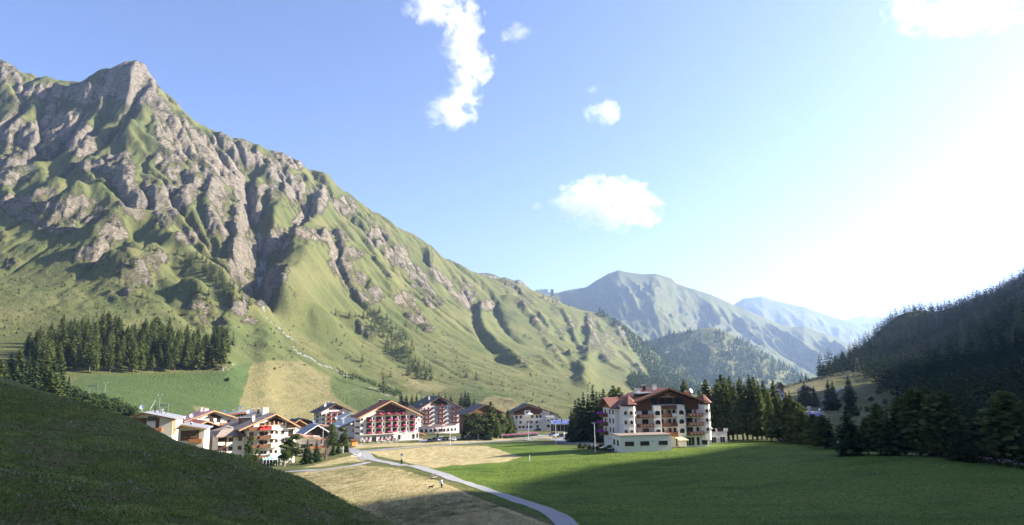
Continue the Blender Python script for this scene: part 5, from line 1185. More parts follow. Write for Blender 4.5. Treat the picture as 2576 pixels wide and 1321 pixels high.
# solar roofed house in the shade
B = Bld('solar_roofed_house', 'shaded house with two rows of blue solar panels on its roof', 2014, 1078, 300, 2086, -6)
w = B.w; B.walls(0, w, 1.5, 12, -6, 3.0, M_WHITE); B.roofx(-0.8, w + 0.6, 0.2, 13, 2.2, 6.6, M_SLATE, yr=7.6, zb=3.0, th=0.25, fascia=M_METAL)
for r_i in range(2):
    for i in range(8 if r_i == 0 else 7):
        t0, t1 = (0.30, 0.62) if r_i == 0 else (0.66, 0.90); y0, y1 = 0.2 + 7.4 * t0, 0.2 + 7.4 * t1; z0, z1 = 2.2 + 4.4 * t0 + 0.33, 2.2 + 4.4 * t1 + 0.33
        B.part('solar_panel', MB().prismx([(y0, z0), (y1, z1), (y1, z1 + 0.06), (y0, z0 + 0.06)], 0.6 + i * w * 0.118, 0.6 + i * w * 0.118 + w * 0.105), M_SOLAR)
for q in range(3): B.win(w * (0.2 + 0.3 * q), 0.4, 1.2, 1.3, y=1.5)
B.chimney(w * 0.52, 6.4, 6, 8.4, 1.1, M_CONC); B.dish(w * 0.85, 5.5, 6.2, 0.5)
house('tower_chalet', 'chalet with small tower roof at the left below the golden meadow', 1958, 998, 520, 1972, -10, 8, 2.5, 10, M_WOOD, M_SLATE, M_FASCD, floors=4, nwin=2)
house('long_roofed_chalet', 'dark chalet with long pale roof just below the golden meadow', 2014, 1000, 500, 2050, -14, 5.5, 2.8, 12, M_WOOD, M_SLATE, M_WMETAL, floors=2, nwin=3)
house('little_white_house', 'tiny pale house in front of the golden meadow behind the larches', 1954, 1002, 430, 1972, -8, 3.5, 1.6, 8, M_WHITE, M_GREYM, M_METAL, floors=1, nwin=2)
# cable car station on the far ridge
B = Bld('ridge_station', 'small station buildings of a lift on the far ridge line', 1359, 732, 4900, 1392, 0); w = B.w
B.walls(0, w * 0.55, 0, 20, -40, 8, M_CONC); B.walls(w * 0.78, w, 0, 20, -40, 11, M_WOODD, name='tower'); B.part('roof', MB().box(-4, w * 0.6, -4, 24, 8.1, 11), M_METAL)
# ------------------------------------------------------------------ trees
def leaf_material(name, dark, light, trans=0.25, spread=0.35):
    m = bpy.data.materials.new(name); m.use_nodes = True; nt = m.node_tree
    for n in list(nt.nodes): nt.nodes.remove(n)
    out = N(nt, 'ShaderNodeOutputMaterial'); d = N(nt, 'ShaderNodeBsdfDiffuse'); t = N(nt, 'ShaderNodeBsdfTranslucent'); mx = N(nt, 'ShaderNodeMixShader')
    oi = N(nt, 'ShaderNodeObjectInfo'); at = attr(nt, 'shade'); p = N(nt, 'ShaderNodeTexCoord').outputs['Object']
    n = noise(nt, p, 9.0, 2, 0.6)
    f = mth(nt, 'ADD', mth(nt, 'MULTIPLY', n, 0.9), mth(nt, 'MULTIPLY', mth(nt, 'ADD', mth(nt, 'MULTIPLY', oi.outputs['Random'], 0.5), at.outputs['Fac']), spread * 1.6))
    c = ramp(nt, f, [(0.3, dark), (0.85, light)])
    nt.links.new(c, d.inputs[0]); nt.links.new(c, t.inputs[0]); mx.inputs[0].default_value = trans
    nt.links.new(d.outputs[0], mx.inputs[1]); nt.links.new(t.outputs[0], mx.inputs[2]); nt.links.new(mx.outputs[0], out.inputs[0])
    return m
M_LARCH = leaf_material('larch_needles', (0.055, 0.078, 0.024), (0.15, 0.172, 0.056), 0.3)
M_SPRUCE = leaf_material('spruce_needles', (0.022, 0.042, 0.018), (0.062, 0.095, 0.038), 0.2)
M_BIRCH = leaf_material('birch_leaves', (0.045, 0.070, 0.024), (0.13, 0.165, 0.060), 0.35)
M_BUSH = leaf_material('bush_leaves', (0.030, 0.055, 0.020), (0.085, 0.120, 0.040), 0.25)
M_BARK, nt_, b_ = mat_new('bark'); nt_.links.new(ramp(nt_, noise(nt_, pos(nt_), 6, 4), [(0.3, (0.05, 0.035, 0.025)), (0.7, (0.14, 0.11, 0.085))]), b_.inputs['Base Color'])
M_BIRCHBARK, nt_, b_ = mat_new('birch_bark'); nt_.links.new(ramp(nt_, noise(nt_, pos(nt_), 3, 4), [(0.35, (0.10, 0.09, 0.08)), (0.5, (0.55, 0.52, 0.48))]), b_.inputs['Base Color'])

def clump_quads(cen, size, r, flat=0.5):
    """randomly turned leaf-clump quads round the given centres"""
    n = len(cen)
    a = r.normal(size=(n, 3)); a[:, 2] *= flat; a /= np.linalg.norm(a, axis=1)[:, None]
    b = r.normal(size=(n, 3)); b[:, 2] *= flat; b -= (b * a).sum(1)[:, None] * a; b /= np.linalg.norm(b, axis=1)[:, None]
    s = size[:, None] if np.ndim(size) else size
    a = a * s; b = b * s * r.uniform(0.45, 0.8, (n, 1))
    v = np.stack([cen - a - b * 0.6, cen + a * 0.2 - b, cen + a + b * 0.5, cen - a * 0.3 + b], 1).reshape(-1, 3)
    return v, np.arange(4 * n).reshape(-1, 4)

def conifer_crown(seed, levels=26, nb=8, per=4, width=0.15, z0=0.10, power=0.75, droop=0.22, round_top=0.0):
    r = np.random.default_rng(seed); cs = []; sz = []
    for k in range(levels):
        t = (k + r.uniform(-0.3, 0.3)) / levels; t = max(t, 0); z = z0 + (1 - z0) * t
        rad = width * ((1 - t) ** power) * (0.55 + 0.45 * min(1, t * 5 + 0.35)) * r.uniform(0.8, 1.18)
        if round_top: rad = max(rad, width * round_top * (1 - t ** 6))
        m = max(3, int(nb * (0.45 + 0.55 * (1 - t))))
        az0 = r.uniform(0, 6.28)
        for j in range(m):
            az = az0 + j * 6.283 / m + r.uniform(-0.35, 0.35); rr = rad * r.uniform(0.65, 1.25)
            if r.random() < 0.08: continue
            for q in range(per):
                f = (q + 0.8) / per; f = f ** 0.8
                cs.append((math.cos(az) * rr * f, math.sin(az) * rr * f, z - droop * rr * f + r.uniform(-0.008, 0.008)))
                sz.append((0.25 * rad + 0.010) * (1.15 - 0.45 * f) * r.uniform(0.7, 1.3))
    cs = np.array(cs); sz = np.array(sz)
    v, f = clump_quads(cs, sz, r, 0.45)
    top, ft = clump_quads(np.array([[0, 0, 0.99], [0, 0, 0.975], [0, 0, 0.955]]), np.array([0.012, 0.014, 0.018]), r, 2.0)
    return np.concatenate([v, top]), np.concatenate([f, ft + len(v)])

def leafy_crown(seed, n=900, blobs=14, rx=0.24, z0=0.22, z1=1.0, size=0.03):
    r = np.random.default_rng(seed); cs = []
    for k in range(blobs):
        t = r.uniform(0, 1); zc = z0 + (z1 - z0) * (0.1 + 0.82 * t); w = rx * math.sin(math.pi * (0.12 + 0.80 * (zc - z0) / (z1 - z0))) ** 0.7
        a = r.uniform(0, 6.28); d = w * r.uniform(0.1, 0.75); br = r.uniform(0.35, 0.6) * rx
        m = n // blobs
        q = r.normal(size=(m, 3)); q /= np.linalg.norm(q, axis=1)[:, None]; q *= (r.uniform(0.3, 1, (m, 1)) ** 0.5) * br * np.array([1, 1, 0.8])
        cs.append(q + np.array([math.cos(a) * d, math.sin(a) * d, min(zc, z1 - br * 0.7)]))
    cs = np.concatenate(cs)
    return clump_quads(cs, r.uniform(0.6, 1.3, len(cs)) * size, r, 0.8)

def tube_mesh(name, chains, sides=6):
    """tapered tubes along chains of (x, y, z, radius)"""
    vs = []; fs = []
    for ch in chains:
        ch = [np.array(c, float) for c in ch]; base_i = len(vs)
        for i, c in enumerate(ch):
            d = (ch[min(i + 1, len(ch) - 1)] - ch[max(i - 1, 0)])[:3]; d = d / (np.linalg.norm(d) + 1e-9)
            a = np.cross(d, [0, 0, 1.0] if abs(d[2]) < 0.9 else [1.0, 0, 0]); a /= np.linalg.norm(a); b = np.cross(d, a)
            for s in range(sides):
                th = 2 * math.pi * s / sides; vs.append(c[:3] + c[3] * (math.cos(th) * a + math.sin(th) * b))
        for i in range(len(ch) - 1):
            for s in range(sides):
                p0 = base_i + i * sides + s; p1 = base_i + i * sides + (s + 1) % sides
                fs.append((p0, p1, p1 + sides, p0 + sides))
    return mesh_np(name, np.array(vs), np.array(fs), smooth=True)

def crown_mesh(name, vf, mat, shade=0.0):
    me = mesh_np(name, vf[0], vf[1]); me.materials.append(mat)
    a = me.attributes.new('shade', 'FLOAT', 'POINT'); a.data.foreach_set('value', np.full(len(me.vertices), shade, np.float32))
    return me
trunk_con = tube_mesh('trunk', [[(0, 0, -0.05, 0.016), (0, 0, 0.3, 0.011), (0.003, 0, 0.7, 0.006), (0, 0, 0.97, 0.002)]]); trunk_con.materials.append(M_BARK)
trunk_low = tube_mesh('trunk', [[(0, 0, -0.05, 0.03), (0, 0, 0.5, 0.016), (0, 0, 0.9, 0.004)]], 5); trunk_low.materials.append(M_BARK)
def birch_trunk(seed):
    r = random.Random(seed); ch = [[(0, 0, -0.05, 0.014), (0.01, 0.01, 0.35, 0.010), (0.0, 0.02, 0.7, 0.006), (0.01, 0, 0.95, 0.002)]]
    for k in range(7):
        a = r.uniform(0, 6.28); z = 0.25 + 0.08 * k; l = r.uniform(0.1, 0.2)
        ch.append([(0.006, 0.01, z, 0.005), (math.cos(a) * l * 0.6, math.sin(a) * l * 0.6, z + 0.08, 0.003), (math.cos(a) * l, math.sin(a) * l, z + 0.16, 0.001)])
    me = tube_mesh('trunk', ch, 5); me.materials.append(M_BIRCHBARK); return me
LARCH = [crown_mesh('crown', conifer_crown(s, 36, 11, 5, w, z0, pw, 0.15), M_LARCH) for s, w, z0, pw in [(1, 0.155, 0.12, 0.62), (2, 0.14, 0.16, 0.55), (3, 0.17, 0.10, 0.7), (4, 0.15, 0.2, 0.5)]]
LARCHS = [crown_mesh('crown', conifer_crown(s, 16, 7, 3, w, z0, pw, 0.15), M_LARCH) for s, w, z0, pw in [(5, 0.17, 0.08, 0.6), (6, 0.19, 0.1, 0.55), (7, 0.16, 0.05, 0.7)]]
LARCHR = [crown_mesh('crown', conifer_crown(s, 34, 12, 5, 0.19, 0.10, 0.36, 0.12), M_LARCH) for s in (8, 9)]
SPRUCE = [crown_mesh('crown', conifer_crown(s, 34, 11, 4, w, 0.04, pw, 0.30), M_SPRUCE) for s, w, pw in [(11, 0.19, 0.85), (12, 0.22, 0.8), (13, 0.17, 0.9)]]
BIRCH = [crown_mesh('crown', leafy_crown(s, 1500, 18, rx, 0.18), M_BIRCH) for s, rx in [(21, 0.20), (22, 0.17), (23, 0.24)]]
BTR = [birch_trunk(1), birch_trunk(2)]
BUSH = [crown_mesh('foliage', leafy_crown(s, 700, 12, 0.55, 0.0, 1.0, 0.065), M_BUSH) for s in (31, 32, 33)]
TREES = []
def tree(name, x, y, h, crown, trunk, label, cat, group, z=None, rz=None, wide=1.0):
    zz = gz(x, y) if z is None else z
    e = empty(name, (x, y, zz), random.uniform(0, 6.28) if rz is None else rz)
    w = h * wide * random.uniform(0.92, 1.08); e.scale = (w, w, h)
    tag(e, label, cat, group)
    link('crown', crown, e); link('trunk', trunk, e)
    TREES.append((x, y)); return e

def in_poly(x, y, pts):
    c = False; n = len(pts)
    for i in range(n):
        ax, ay = pts[i]; bx, by = pts[(i + 1) % n]
        if (ay > y) != (by > y) and x < (bx - ax) * (y - ay) / (by - ay) + ax: c = not c
    return c
def scatter(pts, n, mind, seed, fn=None, Y0=60, tries=30, dens=None):
    """n ground points seen inside a polygon of the picture, at least mind metres apart; vectorised"""
    r = random.Random(seed); xs = [p[0] for p in pts]; ys = [p[1] for p in pts]
    cand = []
    for _ in range(n * tries):
        x, y = r.uniform(min(xs), max(xs)), r.uniform(min(ys), max(ys))
        if in_poly(x, y, pts) and (dens is None or r.random() < dens(x, y)): cand.append((x, y))
        if len(cand) > n * 4: break
    c = np.array(cand); Ys = np.exp(np.linspace(math.log(Y0), math.log(3200), 260))
    d = np.array([P(x, y, 1.0) for x, y in cand]); out = []
    Xs = d[:, :1] * Ys; Rz = (d[:, 2:] - CZ) * Ys + CZ
    G = land(Xs, np.broadcast_to(Ys, Xs.shape)) if fn is None else fn(Xs, np.broadcast_to(Ys, Xs.shape))
    hit = G > Rz; i = hit.argmax(1); ok = hit.any(1) & (i > 0)
    rr = np.arange(len(c)); a = (G - Rz)[rr, i - 1]; b = (G - Rz)[rr, i]; t = -a / (b - a + 1e-9)
    Yh = Ys[i - 1] + t * (Ys[i] - Ys[i - 1]); Xh = d[:, 0] * Yh
    zh = land(Xh, Yh)
    cell = {}
    for k in range(len(c)):
        if not ok[k]: continue
        x, y = Xh[k], Yh[k]; key = (int(x // mind), int(y // mind))
        if any(math.hypot(x - q[0], y - q[1]) < mind for dx in (-1, 0, 1) for dy in (-1, 0, 1) for q in cell.get((key[0] + dx, key[1] + dy), ())): continue
        cell.setdefault(key, []).append((x, y)); out.append((x, y, zh[k]))
        if len(out) >= n: break
    return out

def mass(name, spots, crowns, mat, hs, label, cat, seed=0, kind='stuff', wide=1.0, group=None):
    """many small trees in one mesh; spots (x, y, z)"""
    r = np.random.default_rng(seed); V = []; Q = []; S = []; off = 0
    for (x, y, z) in spots:
        v, q = crowns[r.integers(len(crowns))]
        h = hs * r.uniform(0.65, 1.2); a = r.uniform(0, 6.28); ca, sa = math.cos(a), math.sin(a); w = h * wide * r.uniform(0.85, 1.15)
        vv = np.stack([(v[:, 0] * ca - v[:, 1] * sa) * w + x, (v[:, 0] * sa + v[:, 1] * ca) * w + y, v[:, 2] * h + z], 1)
        V.append(vv); Q.append(q + off); off += len(v); S.append(np.full(len(v), r.uniform(0, 0.6)))
    me = mesh_np(name, np.concatenate(V), np.concatenate(Q)); me.materials.append(mat)
    at = me.attributes.new('shade', 'FLOAT', 'POINT'); at.data.foreach_set('value', np.concatenate(S).astype(np.float32))
    o = link(name, me); tag(o, label, cat, group, kind); return o

def loc(px, py, Y): x, y, z = P(px, py, Y); return x, y
def ptree(px, ptop, Y, kind, label, group, name=None, wide=1.0, zfix=None):
    """a tree whose top shows at (px, ptop), standing Y metres away"""
    x, y, ztop = P(px, ptop, Y); z = gz(x, y) if zfix is None else zfix; h = max(2.0, ztop - z)
    if kind == 'L': return tree(name or 'larch_tree', x, y, h, random.choice(LARCH), trunk_con, label, 'tree', group, z, wide=wide)
    if kind == 'R': return tree(name or 'larch_tree', x, y, h, random.choice(LARCHR), trunk_con, label, 'tree', group, z, wide=wide)
    if kind == 'S': return tree(name or 'spruce_tree', x, y, h, random.choice(SPRUCE), trunk_con, label, 'tree', group, z, wide=wide)
    if kind == 'B': return tree(name or 'birch_tree', x, y, h, random.choice(BIRCH), random.choice(BTR), label, 'tree', group, z, wide=wide)

# -- the dense stand above the green hay meadow
FOREST = [(100,948),(200,940),(330,941),(400,938),(470,938),(563,928),(568,890),(520,872),(470,868),(380,852),(300,845),(200,850),(120,868),(60,900)]
for (x, y, z) in scatter(FOREST, 170, 5.5, 3):
    px, py = proj(x, y, z)
    if px < 150 and y < 440: continue
    tree('larch_tree', x, y, random.uniform(12.5, 24.5) * (1.0 if y < 600 else 0.85), random.choice(LARCH), trunk_con,
         'dull green larch in the dense stand above the green hay meadow', 'tree', 'larches of the stand above the hay meadow', z, wide=random.uniform(1.0, 1.55))
for (x, y, z) in scatter([(205,850),(215,800),(240,770),(280,800),(300,850),(380,860),(440,865),(420,840),(340,820),(300,800)], 26, 4.5, 4):
    tree('larch_tree', x, y, random.uniform(7, 13), random.choice(LARCHS), trunk_low, 'short dark green tree at the upper edge of the dense larch stand', 'tree', 'short trees along the top of the larch stand', z)
for px, pt, Y in [(8,905,330),(30,885,350),(52,872,345),(75,880,360),(98,868,350),(118,885,335),(140,893,330),(160,905,345),(20,925,290),(60,930,300),(95,915,305),(130,925,300),(158,930,305),(175,948,300),(-20,890,330),(-30,920,290),(45,905,310),(110,905,320),(148,940,290)]:
    ptree(px, pt, Y + random.uniform(-8, 8), random.choice('SSL'), 'dark conifer in the shaded clump behind the left end of the near hill', 'dark conifers behind the near hill', 'dark_conifer', 1.35)  # mostly dark spruces, picked to stand in for a shadow over this clump
# -- trees on the mountain, each standing free
def m_tree(conv, pts, label, group, kind=None):
    for (x, y, h) in pts:
        px, py = conv(x, y); sx, sy, sz = spot(px, py, 300)
        hm = max(3.0, h / 3.0 / F * sy)
        tree('pine_tree', sx, sy, hm, random.choice(LARCHS), trunk_low, label, 'tree', group, sz - 0.3, wide=1.5)
m_tree(A2, [(1180,395,70),(1130,390,45),(1225,410,40),(1110,420,40),(945,475,60),(1010,520,100),(985,500,70),(1035,470,60),(700,430,50),(740,400,50),(665,370,50),(815,285,30)], 'small pine on top of a pale rocky knoll', 'pines on the rocky knolls')
m_tree(A2, [(838,175,36),(880,205,32),(900,210,28),(160,1080-800,0)][:3], 'tiny lone pine on the grassy spur above the pale knolls', 'pines on the grassy spur')
m_tree(A2, [(1070,745,85),(1110,752,52),(1180,780,36),(875,790,34),(985,800,34),(1000,790,20),(805,705,26),(715,645,20)], 'small green pine on the open slope above the larch stand', 'pines on the open slope above the larch stand')
m_tree(A2, [(1510,705,80),(1575,725,72),(1560,760,55),(1590,785,40),(1600,822,34),(1375,870,40),(1410,870,60),(1445,945,30),(1660,720,70),(1700,700,60)], 'pine beside the low rocky outcrop left of the ravine', 'pines beside the low outcrop')
for (x, y, z) in scatter([A2(*p) for p in [(1310,400),(1420,430),(1540,450),(1620,540),(1700,620),(1860,760),(1930,840),(1900,870),(1760,780),(1620,640),(1540,600),(1420,490)]], 55, 7, 8, Y0=300):
    tree('pine_tree', x, y, random.uniform(9, 16), random.choice(LARCHS), trunk_low, 'dark pine in the belt that climbs beside the ravine', 'tree', 'pines beside the ravine', z - 0.3, wide=1.35)
m_tree(A4, [(1035,850,70),(62,730,120),(1540,735,40),(1588,780,30),(1450,600,30),(1360,575,32),(1745,820,26),(1745,770,26)], 'lone pine standing on the open grass of the mountain foot', 'lone pines of the mountain foot')
m_tree(A4, [(1195,1075,150),(1250,965,60),(1185,945,36)], 'tall pine by the lower end of the brook', 'pines by the lower brook')
m_tree(A4, [(1822,965,52),(1897,990,90)], 'pine standing beside the pale mown patch on the slope', 'pair of pines by the pale mown patch')
m_tree(A4, [(833,505,75),(800,490,40),(940,520,75),(985,510,40),(1015,515,40),(1045,525,90),(1075,525,70),(880,590,36),(920,600,20)], 'dark pine in the row above the small rock faces', 'pines in the row above the rock faces')
for (x, y, z) in scatter([A4(*p) for p in [(1090,480),(1190,480),(1250,560),(1340,640),(1420,740),(1460,860),(1400,860),(1290,840),(1210,780),(1180,680),(1100,610)]], 60, 6.5, 9, Y0=300):
    tree('pine_tree', x, y, random.uniform(9, 17), random.choice(LARCHS), trunk_low, 'dark pine in the long diagonal group on the middle slope', 'tree', 'pines of the diagonal group', z - 0.3, wide=1.3)
for (x, y, z) in scatter([A4(*p) for p in [(1430,900),(1540,900),(1560,990),(1440,990),(1310,950),(1340,930)]], 14, 6, 10, Y0=300):
    tree('pine_tree', x, y, random.uniform(13, 19), random.choice(LARCHS), trunk_low, 'thick dark pine at the foot of the diagonal tree group', 'tree', 'thick pines below the diagonal group', z - 0.3, wide=1.5)
m_tree(A5, [(1118,785,34),(1045,885,28),(965,850,26),(1072,742,16),(1398,925,16),(1295,1005,20),(1188,950,20),(1228,1030,18),(1185,845,14)], 'tiny lone conifer on the smooth green lower slope', 'lone conifers on the smooth slope')
m_tree(A5, [(893,365,34),(930,385,30),(965,400,40),(995,405,34),(1085,430,34),(1130,435,30),(1165,430,30),(1195,430,34),(1225,455,34),(1255,470,40),(1300,490,34),(1350,500,60),(1385,505,50),(648,248,16),(685,255,14),(775,285,14),(828,300,16),(738,400,30),(282,155,26)], 'conifer standing on the ridge line against the far mountain', 'conifers along the ridge line')

# -- woods too far and too dense to count
def lowcrown(seed, n=22, width=0.2):
    r = np.random.default_rng(seed); t = r.uniform(0, 1, n) ** 1.2; a = r.uniform(0, 6.28, n); rad = width * (1 - t) ** 0.8 * r.uniform(0.3, 1, n)
    c = np.stack([np.cos(a) * rad, np.sin(a) * rad, 0.05 + 0.92 * t], 1)
    return clump_quads(c, 0.07 + 0.16 * (1 - t) * r.uniform(0.6, 1.1, n), r, 0.9)
LOWC = [lowcrown(40 + k) for k in range(6)]
MIDC = [conifer_crown(50 + k, 12, 5, 2, 0.18, 0.06, 0.7, 0.2) for k in range(4)]
MIDL = [conifer_crown(60 + k, 11, 5, 2, 0.17, 0.10, 0.75, 0.2) for k in range(4)]
M_SHADEW = leaf_material('shade_darkened_spruce', (0.010, 0.020, 0.009), (0.034, 0.052, 0.022), 0.12)  # spruce colour darkened further to deepen the shade on the right slope
mass('mountain_wood', scatter([A5(*p) for p in [(1240,440),(1340,450),(1480,540),(1600,600),(1700,700),(1932,880),(2080,1000),(2080,1100),(1560,1060),(1520,1000),(1560,960),(1700,960),(1640,860),(1560,760),(1500,620),(1340,490)]], 1100, 6, 14, Y0=500, tries=8),
     LOWC, M_SPRUCE, 14, 'scattered dark conifers clothing the right end of the big green mountain', 'wood', 5, wide=1.25)
mass('scrub', scatter([(0,640),(150,600),(430,700),(640,830),(900,800),(1250,850),(1500,950),(1450,1040),(1250,1000),(1000,960),(840,900),(600,900),(560,870),(300,840),(180,780),(0,860)], 420, 6, 15, Y0=400, tries=8),
     LOWC, M_SPRUCE, 2.6, 'low dark scrub dotted over the lower mountain slopes', 'scrub', 6, wide=2.2)
mass('brookside_scrub', scatter([A4(*p) for p in [(840,900),(900,930),(1050,970),(1200,1040),(1330,1080),(1330,1130),(1180,1060),(1000,990),(880,960)]], 200, 2.2, 16, Y0=300, tries=8),
     LOWC, M_BUSH, 3.6, 'grey green bushes lining the lower brook', 'scrub', 7, wide=1.6)
def WHf(X, Y):                                            # height of the wooded hill at world points
    Xg, Yg, Zg = WH; yr = Yg[:, 0]; fy = np.interp(Y, yr[::-1], np.arange(len(yr))[::-1].astype(float)); ur = Xg[0] / Yg[0]
    fx = np.interp(X / Y, ur, np.arange(len(ur)).astype(float)); i = np.clip(fy.astype(int), 0, len(yr) - 2); j = np.clip(fx.astype(int), 0, len(ur) - 2)
    return Zg[i, j]
wh = []
r_ = random.Random(5)
Xg, Yg, Zg = WH
for _ in range(5200):
    i = r_.randrange(10, Xg.shape[0] - 1); j = r_.randrange(0, Xg.shape[1] - 1)
    x = Xg[i, j] + r_.uniform(-12, 12); y = Yg[i, j] + r_.uniform(-4, 4); px, py = proj(x, y, Zg[i, j])
    open_ = 1740 < px < 1800 and py < 870 or vnoise(np.array([px / 40.0]), np.array([py / 25.0]), 3)[0] < 0.36
    if 1600 < px < 2080 and (not open_ or r_.random() < 0.15): wh.append((x, y, Zg[i, j] - 1))
mass('hill_forest', wh[:2600], LOWC, M_SPRUCE, 20, 'hazy blue conifer forest covering the rounded hill in the valley', 'forest', 8, wide=1.1)

# -- the dark wood on the right hand slope
def rdens(x, y): return 1.0
RW = [(2060,958),(2110,945),(2160,950),(2195,965),(2250,1010),(2310,1045),(2360,1090),(2430,1125),(2600,1135),(2900,1140),(2900,300),(2060,300)]
q_ = np.random.default_rng(77); nn = 27000
wx_ = q_.uniform(120, 900, nn); wy_ = q_.uniform(170, 1150, nn); wz_ = land(wx_, wy_); pxa, pya = proj(wx_, wy_, wz_); cell_ = set(); near_, far_ = [], []
for x, y, z, a, b in zip(wx_, wy_, wz_, pxa, pya):
    if a > 2760 or not in_poly(a, b, RW): continue
    sp_ = 6.2 if a < 2600 else 16; k_ = (int(x // sp_), int(y // sp_))
    if k_ in cell_: continue
    cell_.add(k_); (near_ if y < 480 else far_).append((x, y, z))
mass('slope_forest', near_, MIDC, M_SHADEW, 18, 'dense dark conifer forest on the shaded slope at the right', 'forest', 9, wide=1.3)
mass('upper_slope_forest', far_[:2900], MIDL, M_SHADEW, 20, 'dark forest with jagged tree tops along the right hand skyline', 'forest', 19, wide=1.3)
print('right wood', len(near_), len(far_))
# -- valley trees one can tell apart
for px, pt, Y in [(2068,915,640),(2085,905,650),(2100,893,660),(2118,885,665),(2138,880,670),(2155,872,680),(2150,893,655),(2172,866,690),(2190,858,700)]:
    ptree(px, pt, Y, 'L', 'open crowned larch at the far end of the dark slope, above the golden meadow', 'larches above the golden meadow', wide=1.5)
for px, pt, Y, wd in [(2021,962,430,2.2),(2045,970,420,1.8)]:
    ptree(px, pt, Y, 'S', 'broad dark spruce hiding the chalets below the golden meadow', 'broad spruces before the chalets', wide=wd)
for px, pt, Y in [(2080,953,380),(2092,957,385)]:
    ptree(px, pt, Y, 'S', 'nearly black twin spruce on the slope below the golden meadow', 'twin black spruces', wide=1.5)
ptree(2131,944,430,'S','dark cone shaped spruce beside the small lane on the slope',None,wide=1.7)
ptree(2134,974,340,'S','dark spruce in the middle of the shaded clearing',None,wide=1.5)
ptree(1983,980,360,'S','slim dark spruce in front of the golden meadow',None,wide=1.2)
for px, pt, Y in [(2012,950,590),(2026,945,600),(2034,950,590)]:
    ptree(px, pt, Y, 'L', 'small light edged tree on the rim of the golden meadow', 'small trees on the rim of the golden meadow', wide=1.6)
for px, pt, Y in [(1719,966,262),(1735,972,268),(1757,968,270),(1772,962,262),(1790,962,262),(1802,955,258),(1812,942,262),(1822,950,250),(1833,938,258),(1845,955,248),(1858,950,258),(1870,958,246),(1882,950,250),(1893,946,262),(1905,960,244),(1918,965,252),(1930,975,242),(1943,955,270),(1950,985,238),(1962,992,232),(1975,995,240),(1990,1000,232),(1700,985,280),(1690,990,290)]:
    ptree(px, pt + random.uniform(-10, 14), Y + random.uniform(-10, 10), 'L', 'tall larch in the thick row right behind the red roofed hotel', 'tall larches behind the red roofed hotel', wide=random.uniform(0.95, 1.4))
for px, pt, Y in [(1436,1022,275),(1446,1005,280),(1455,998,285),(1466,985,282),(1478,990,290),(1489,966,285),(1499,985,275),(1507,990,290),(1516,976,282),(1524,1000,270),(1532,985,275)]:
    ptree(px, pt, Y, 'S', 'dark conifer in the clump between the solar roofed bar and the red roofed hotel', 'conifers left of the red roofed hotel', wide=1.25)
for px, pt, Y in [(1542,969,262),(1556,973,265)]:
    ptree(px, pt, Y, 'L', 'broad rounded larch directly behind the left wing of the red roofed hotel', 'broad larches behind the left wing', wide=2.0)
for px, pt, Y, k in [(2042,1052,200,'R'),(2066,1055,190,'R'),(2085,1068,188,'S'),(2127,1031,160,'S'),(2175,1060,165,'R'),(2202,1025,160,'R'),(2229,1049,155,'S'),(2262,1010,160,'R'),(2296,983,155,'R'),(2322,984,160,'R'),(2345,1000,150,'R'),(2365,993,150,'R'),(2405,1046,140,'S'),(2425,1080,138,'S'),(2455,1060,150,'R'),(2519,993,135,'R'),(2550,1030,140,'R'),(2570,1065,130,'S'),(2600,1000,135,'R'),(2490,1090,140,'S'),(2140,1075,185,'S'),(2012,1040,215,'R'),(2000,1020,225,'R')]:
    ptree(px, pt - 12, Y, k, 'shaded roadside tree standing beyond the right hand meadow', 'shaded roadside trees beyond the meadow', 'roadside_tree', random.uniform(1.4, 1.9))
# village trees
for px, pt, Y, k, wd in [(1176,1040,330,'B',1.3),(1190,1035,335,'S',1.3),(1203,1038,325,'B',1.6),(1216,1030,330,'S',1.5),(1234,1010,328,'L',1.8),(1246,1028,335,'S',1.4),(1262,1042,332,'B',1.2),(1277,1028,340,'L',1.5),(1288,1040,345,'S',1.2),(1168,1052,335,'S',1.2),(1252,1058,322,'B',1.2),(1225,1055,320,'S',1.5)]:
    ptree(px, pt, Y, k, 'dark tree in the village grove between the pink hotel and the terrace hotel', 'trees of the village grove', 'grove_tree', wd)
for px, pt, Y in [(1010,988,560),(1022,992,560),(1036,992,565),(1048,990,560),(1060,994,560),(1072,996,570),(1090,987,560),(1104,986,565),(1120,991,560),(1134,994,570),(1160,988,540),(1170,980,545),(1178,986,542),(1192,1002,530)]:
    ptree(px, pt, Y, 'S', 'dark spruce rising behind the roofs of the pink hotel', 'spruces behind the pink hotel', wide=1.4)
for px, pt, Y, wd in [(838,1066,262,1.0),(864,1074,258,1.2)]:
    ptree(px, pt, Y, 'B', 'slim pale stemmed birch in front of the dark wood cabin', 'two birches before the cabin', wide=wd)
for px, pt, Y in [(826,1106,255),(838,1108,252),(851,1108,255),(872,1105,262)]:
    ptree(px, pt, Y, 'S', 'low dark spruce at the foot of the two birches', 'low spruces under the birches', wide=1.4)
ptree(736,1092,226,'B','large bushy birch right of the brown roofed hotel',None,wide=2.0)
ptree(718,1118,222,'B','smaller bushy tree below the brown roofed hotel, left of the large birch',None,wide=2.2)
for px, pt, Y in [(774,1105,228),(797,1106,232)]:
    ptree(px, pt, Y, 'S', 'fresh green spruce on the lawn right of the large bushy birch', 'two green spruces on the lawn', wide=1.5)
for px, pt, Y in [(629,1096,205),(645,1130,200)]:
    ptree(px, pt, Y, 'B', 'thin young birch in front of the brown roofed hotel', 'thin birches before the brown roofed hotel', wide=0.85)
ptree(1101,1088,345,'S','small round pine beside the arcades of the pink hotel',None,wide=2.0)
ptree(1690,1105,208,'S','slim dark thuja beside the yellow awning of the red roofed hotel',None,wide=1.3)
ptree(700,1048,345,'S','dark round tree behind the brown roofed hotel',None,wide=2.2)
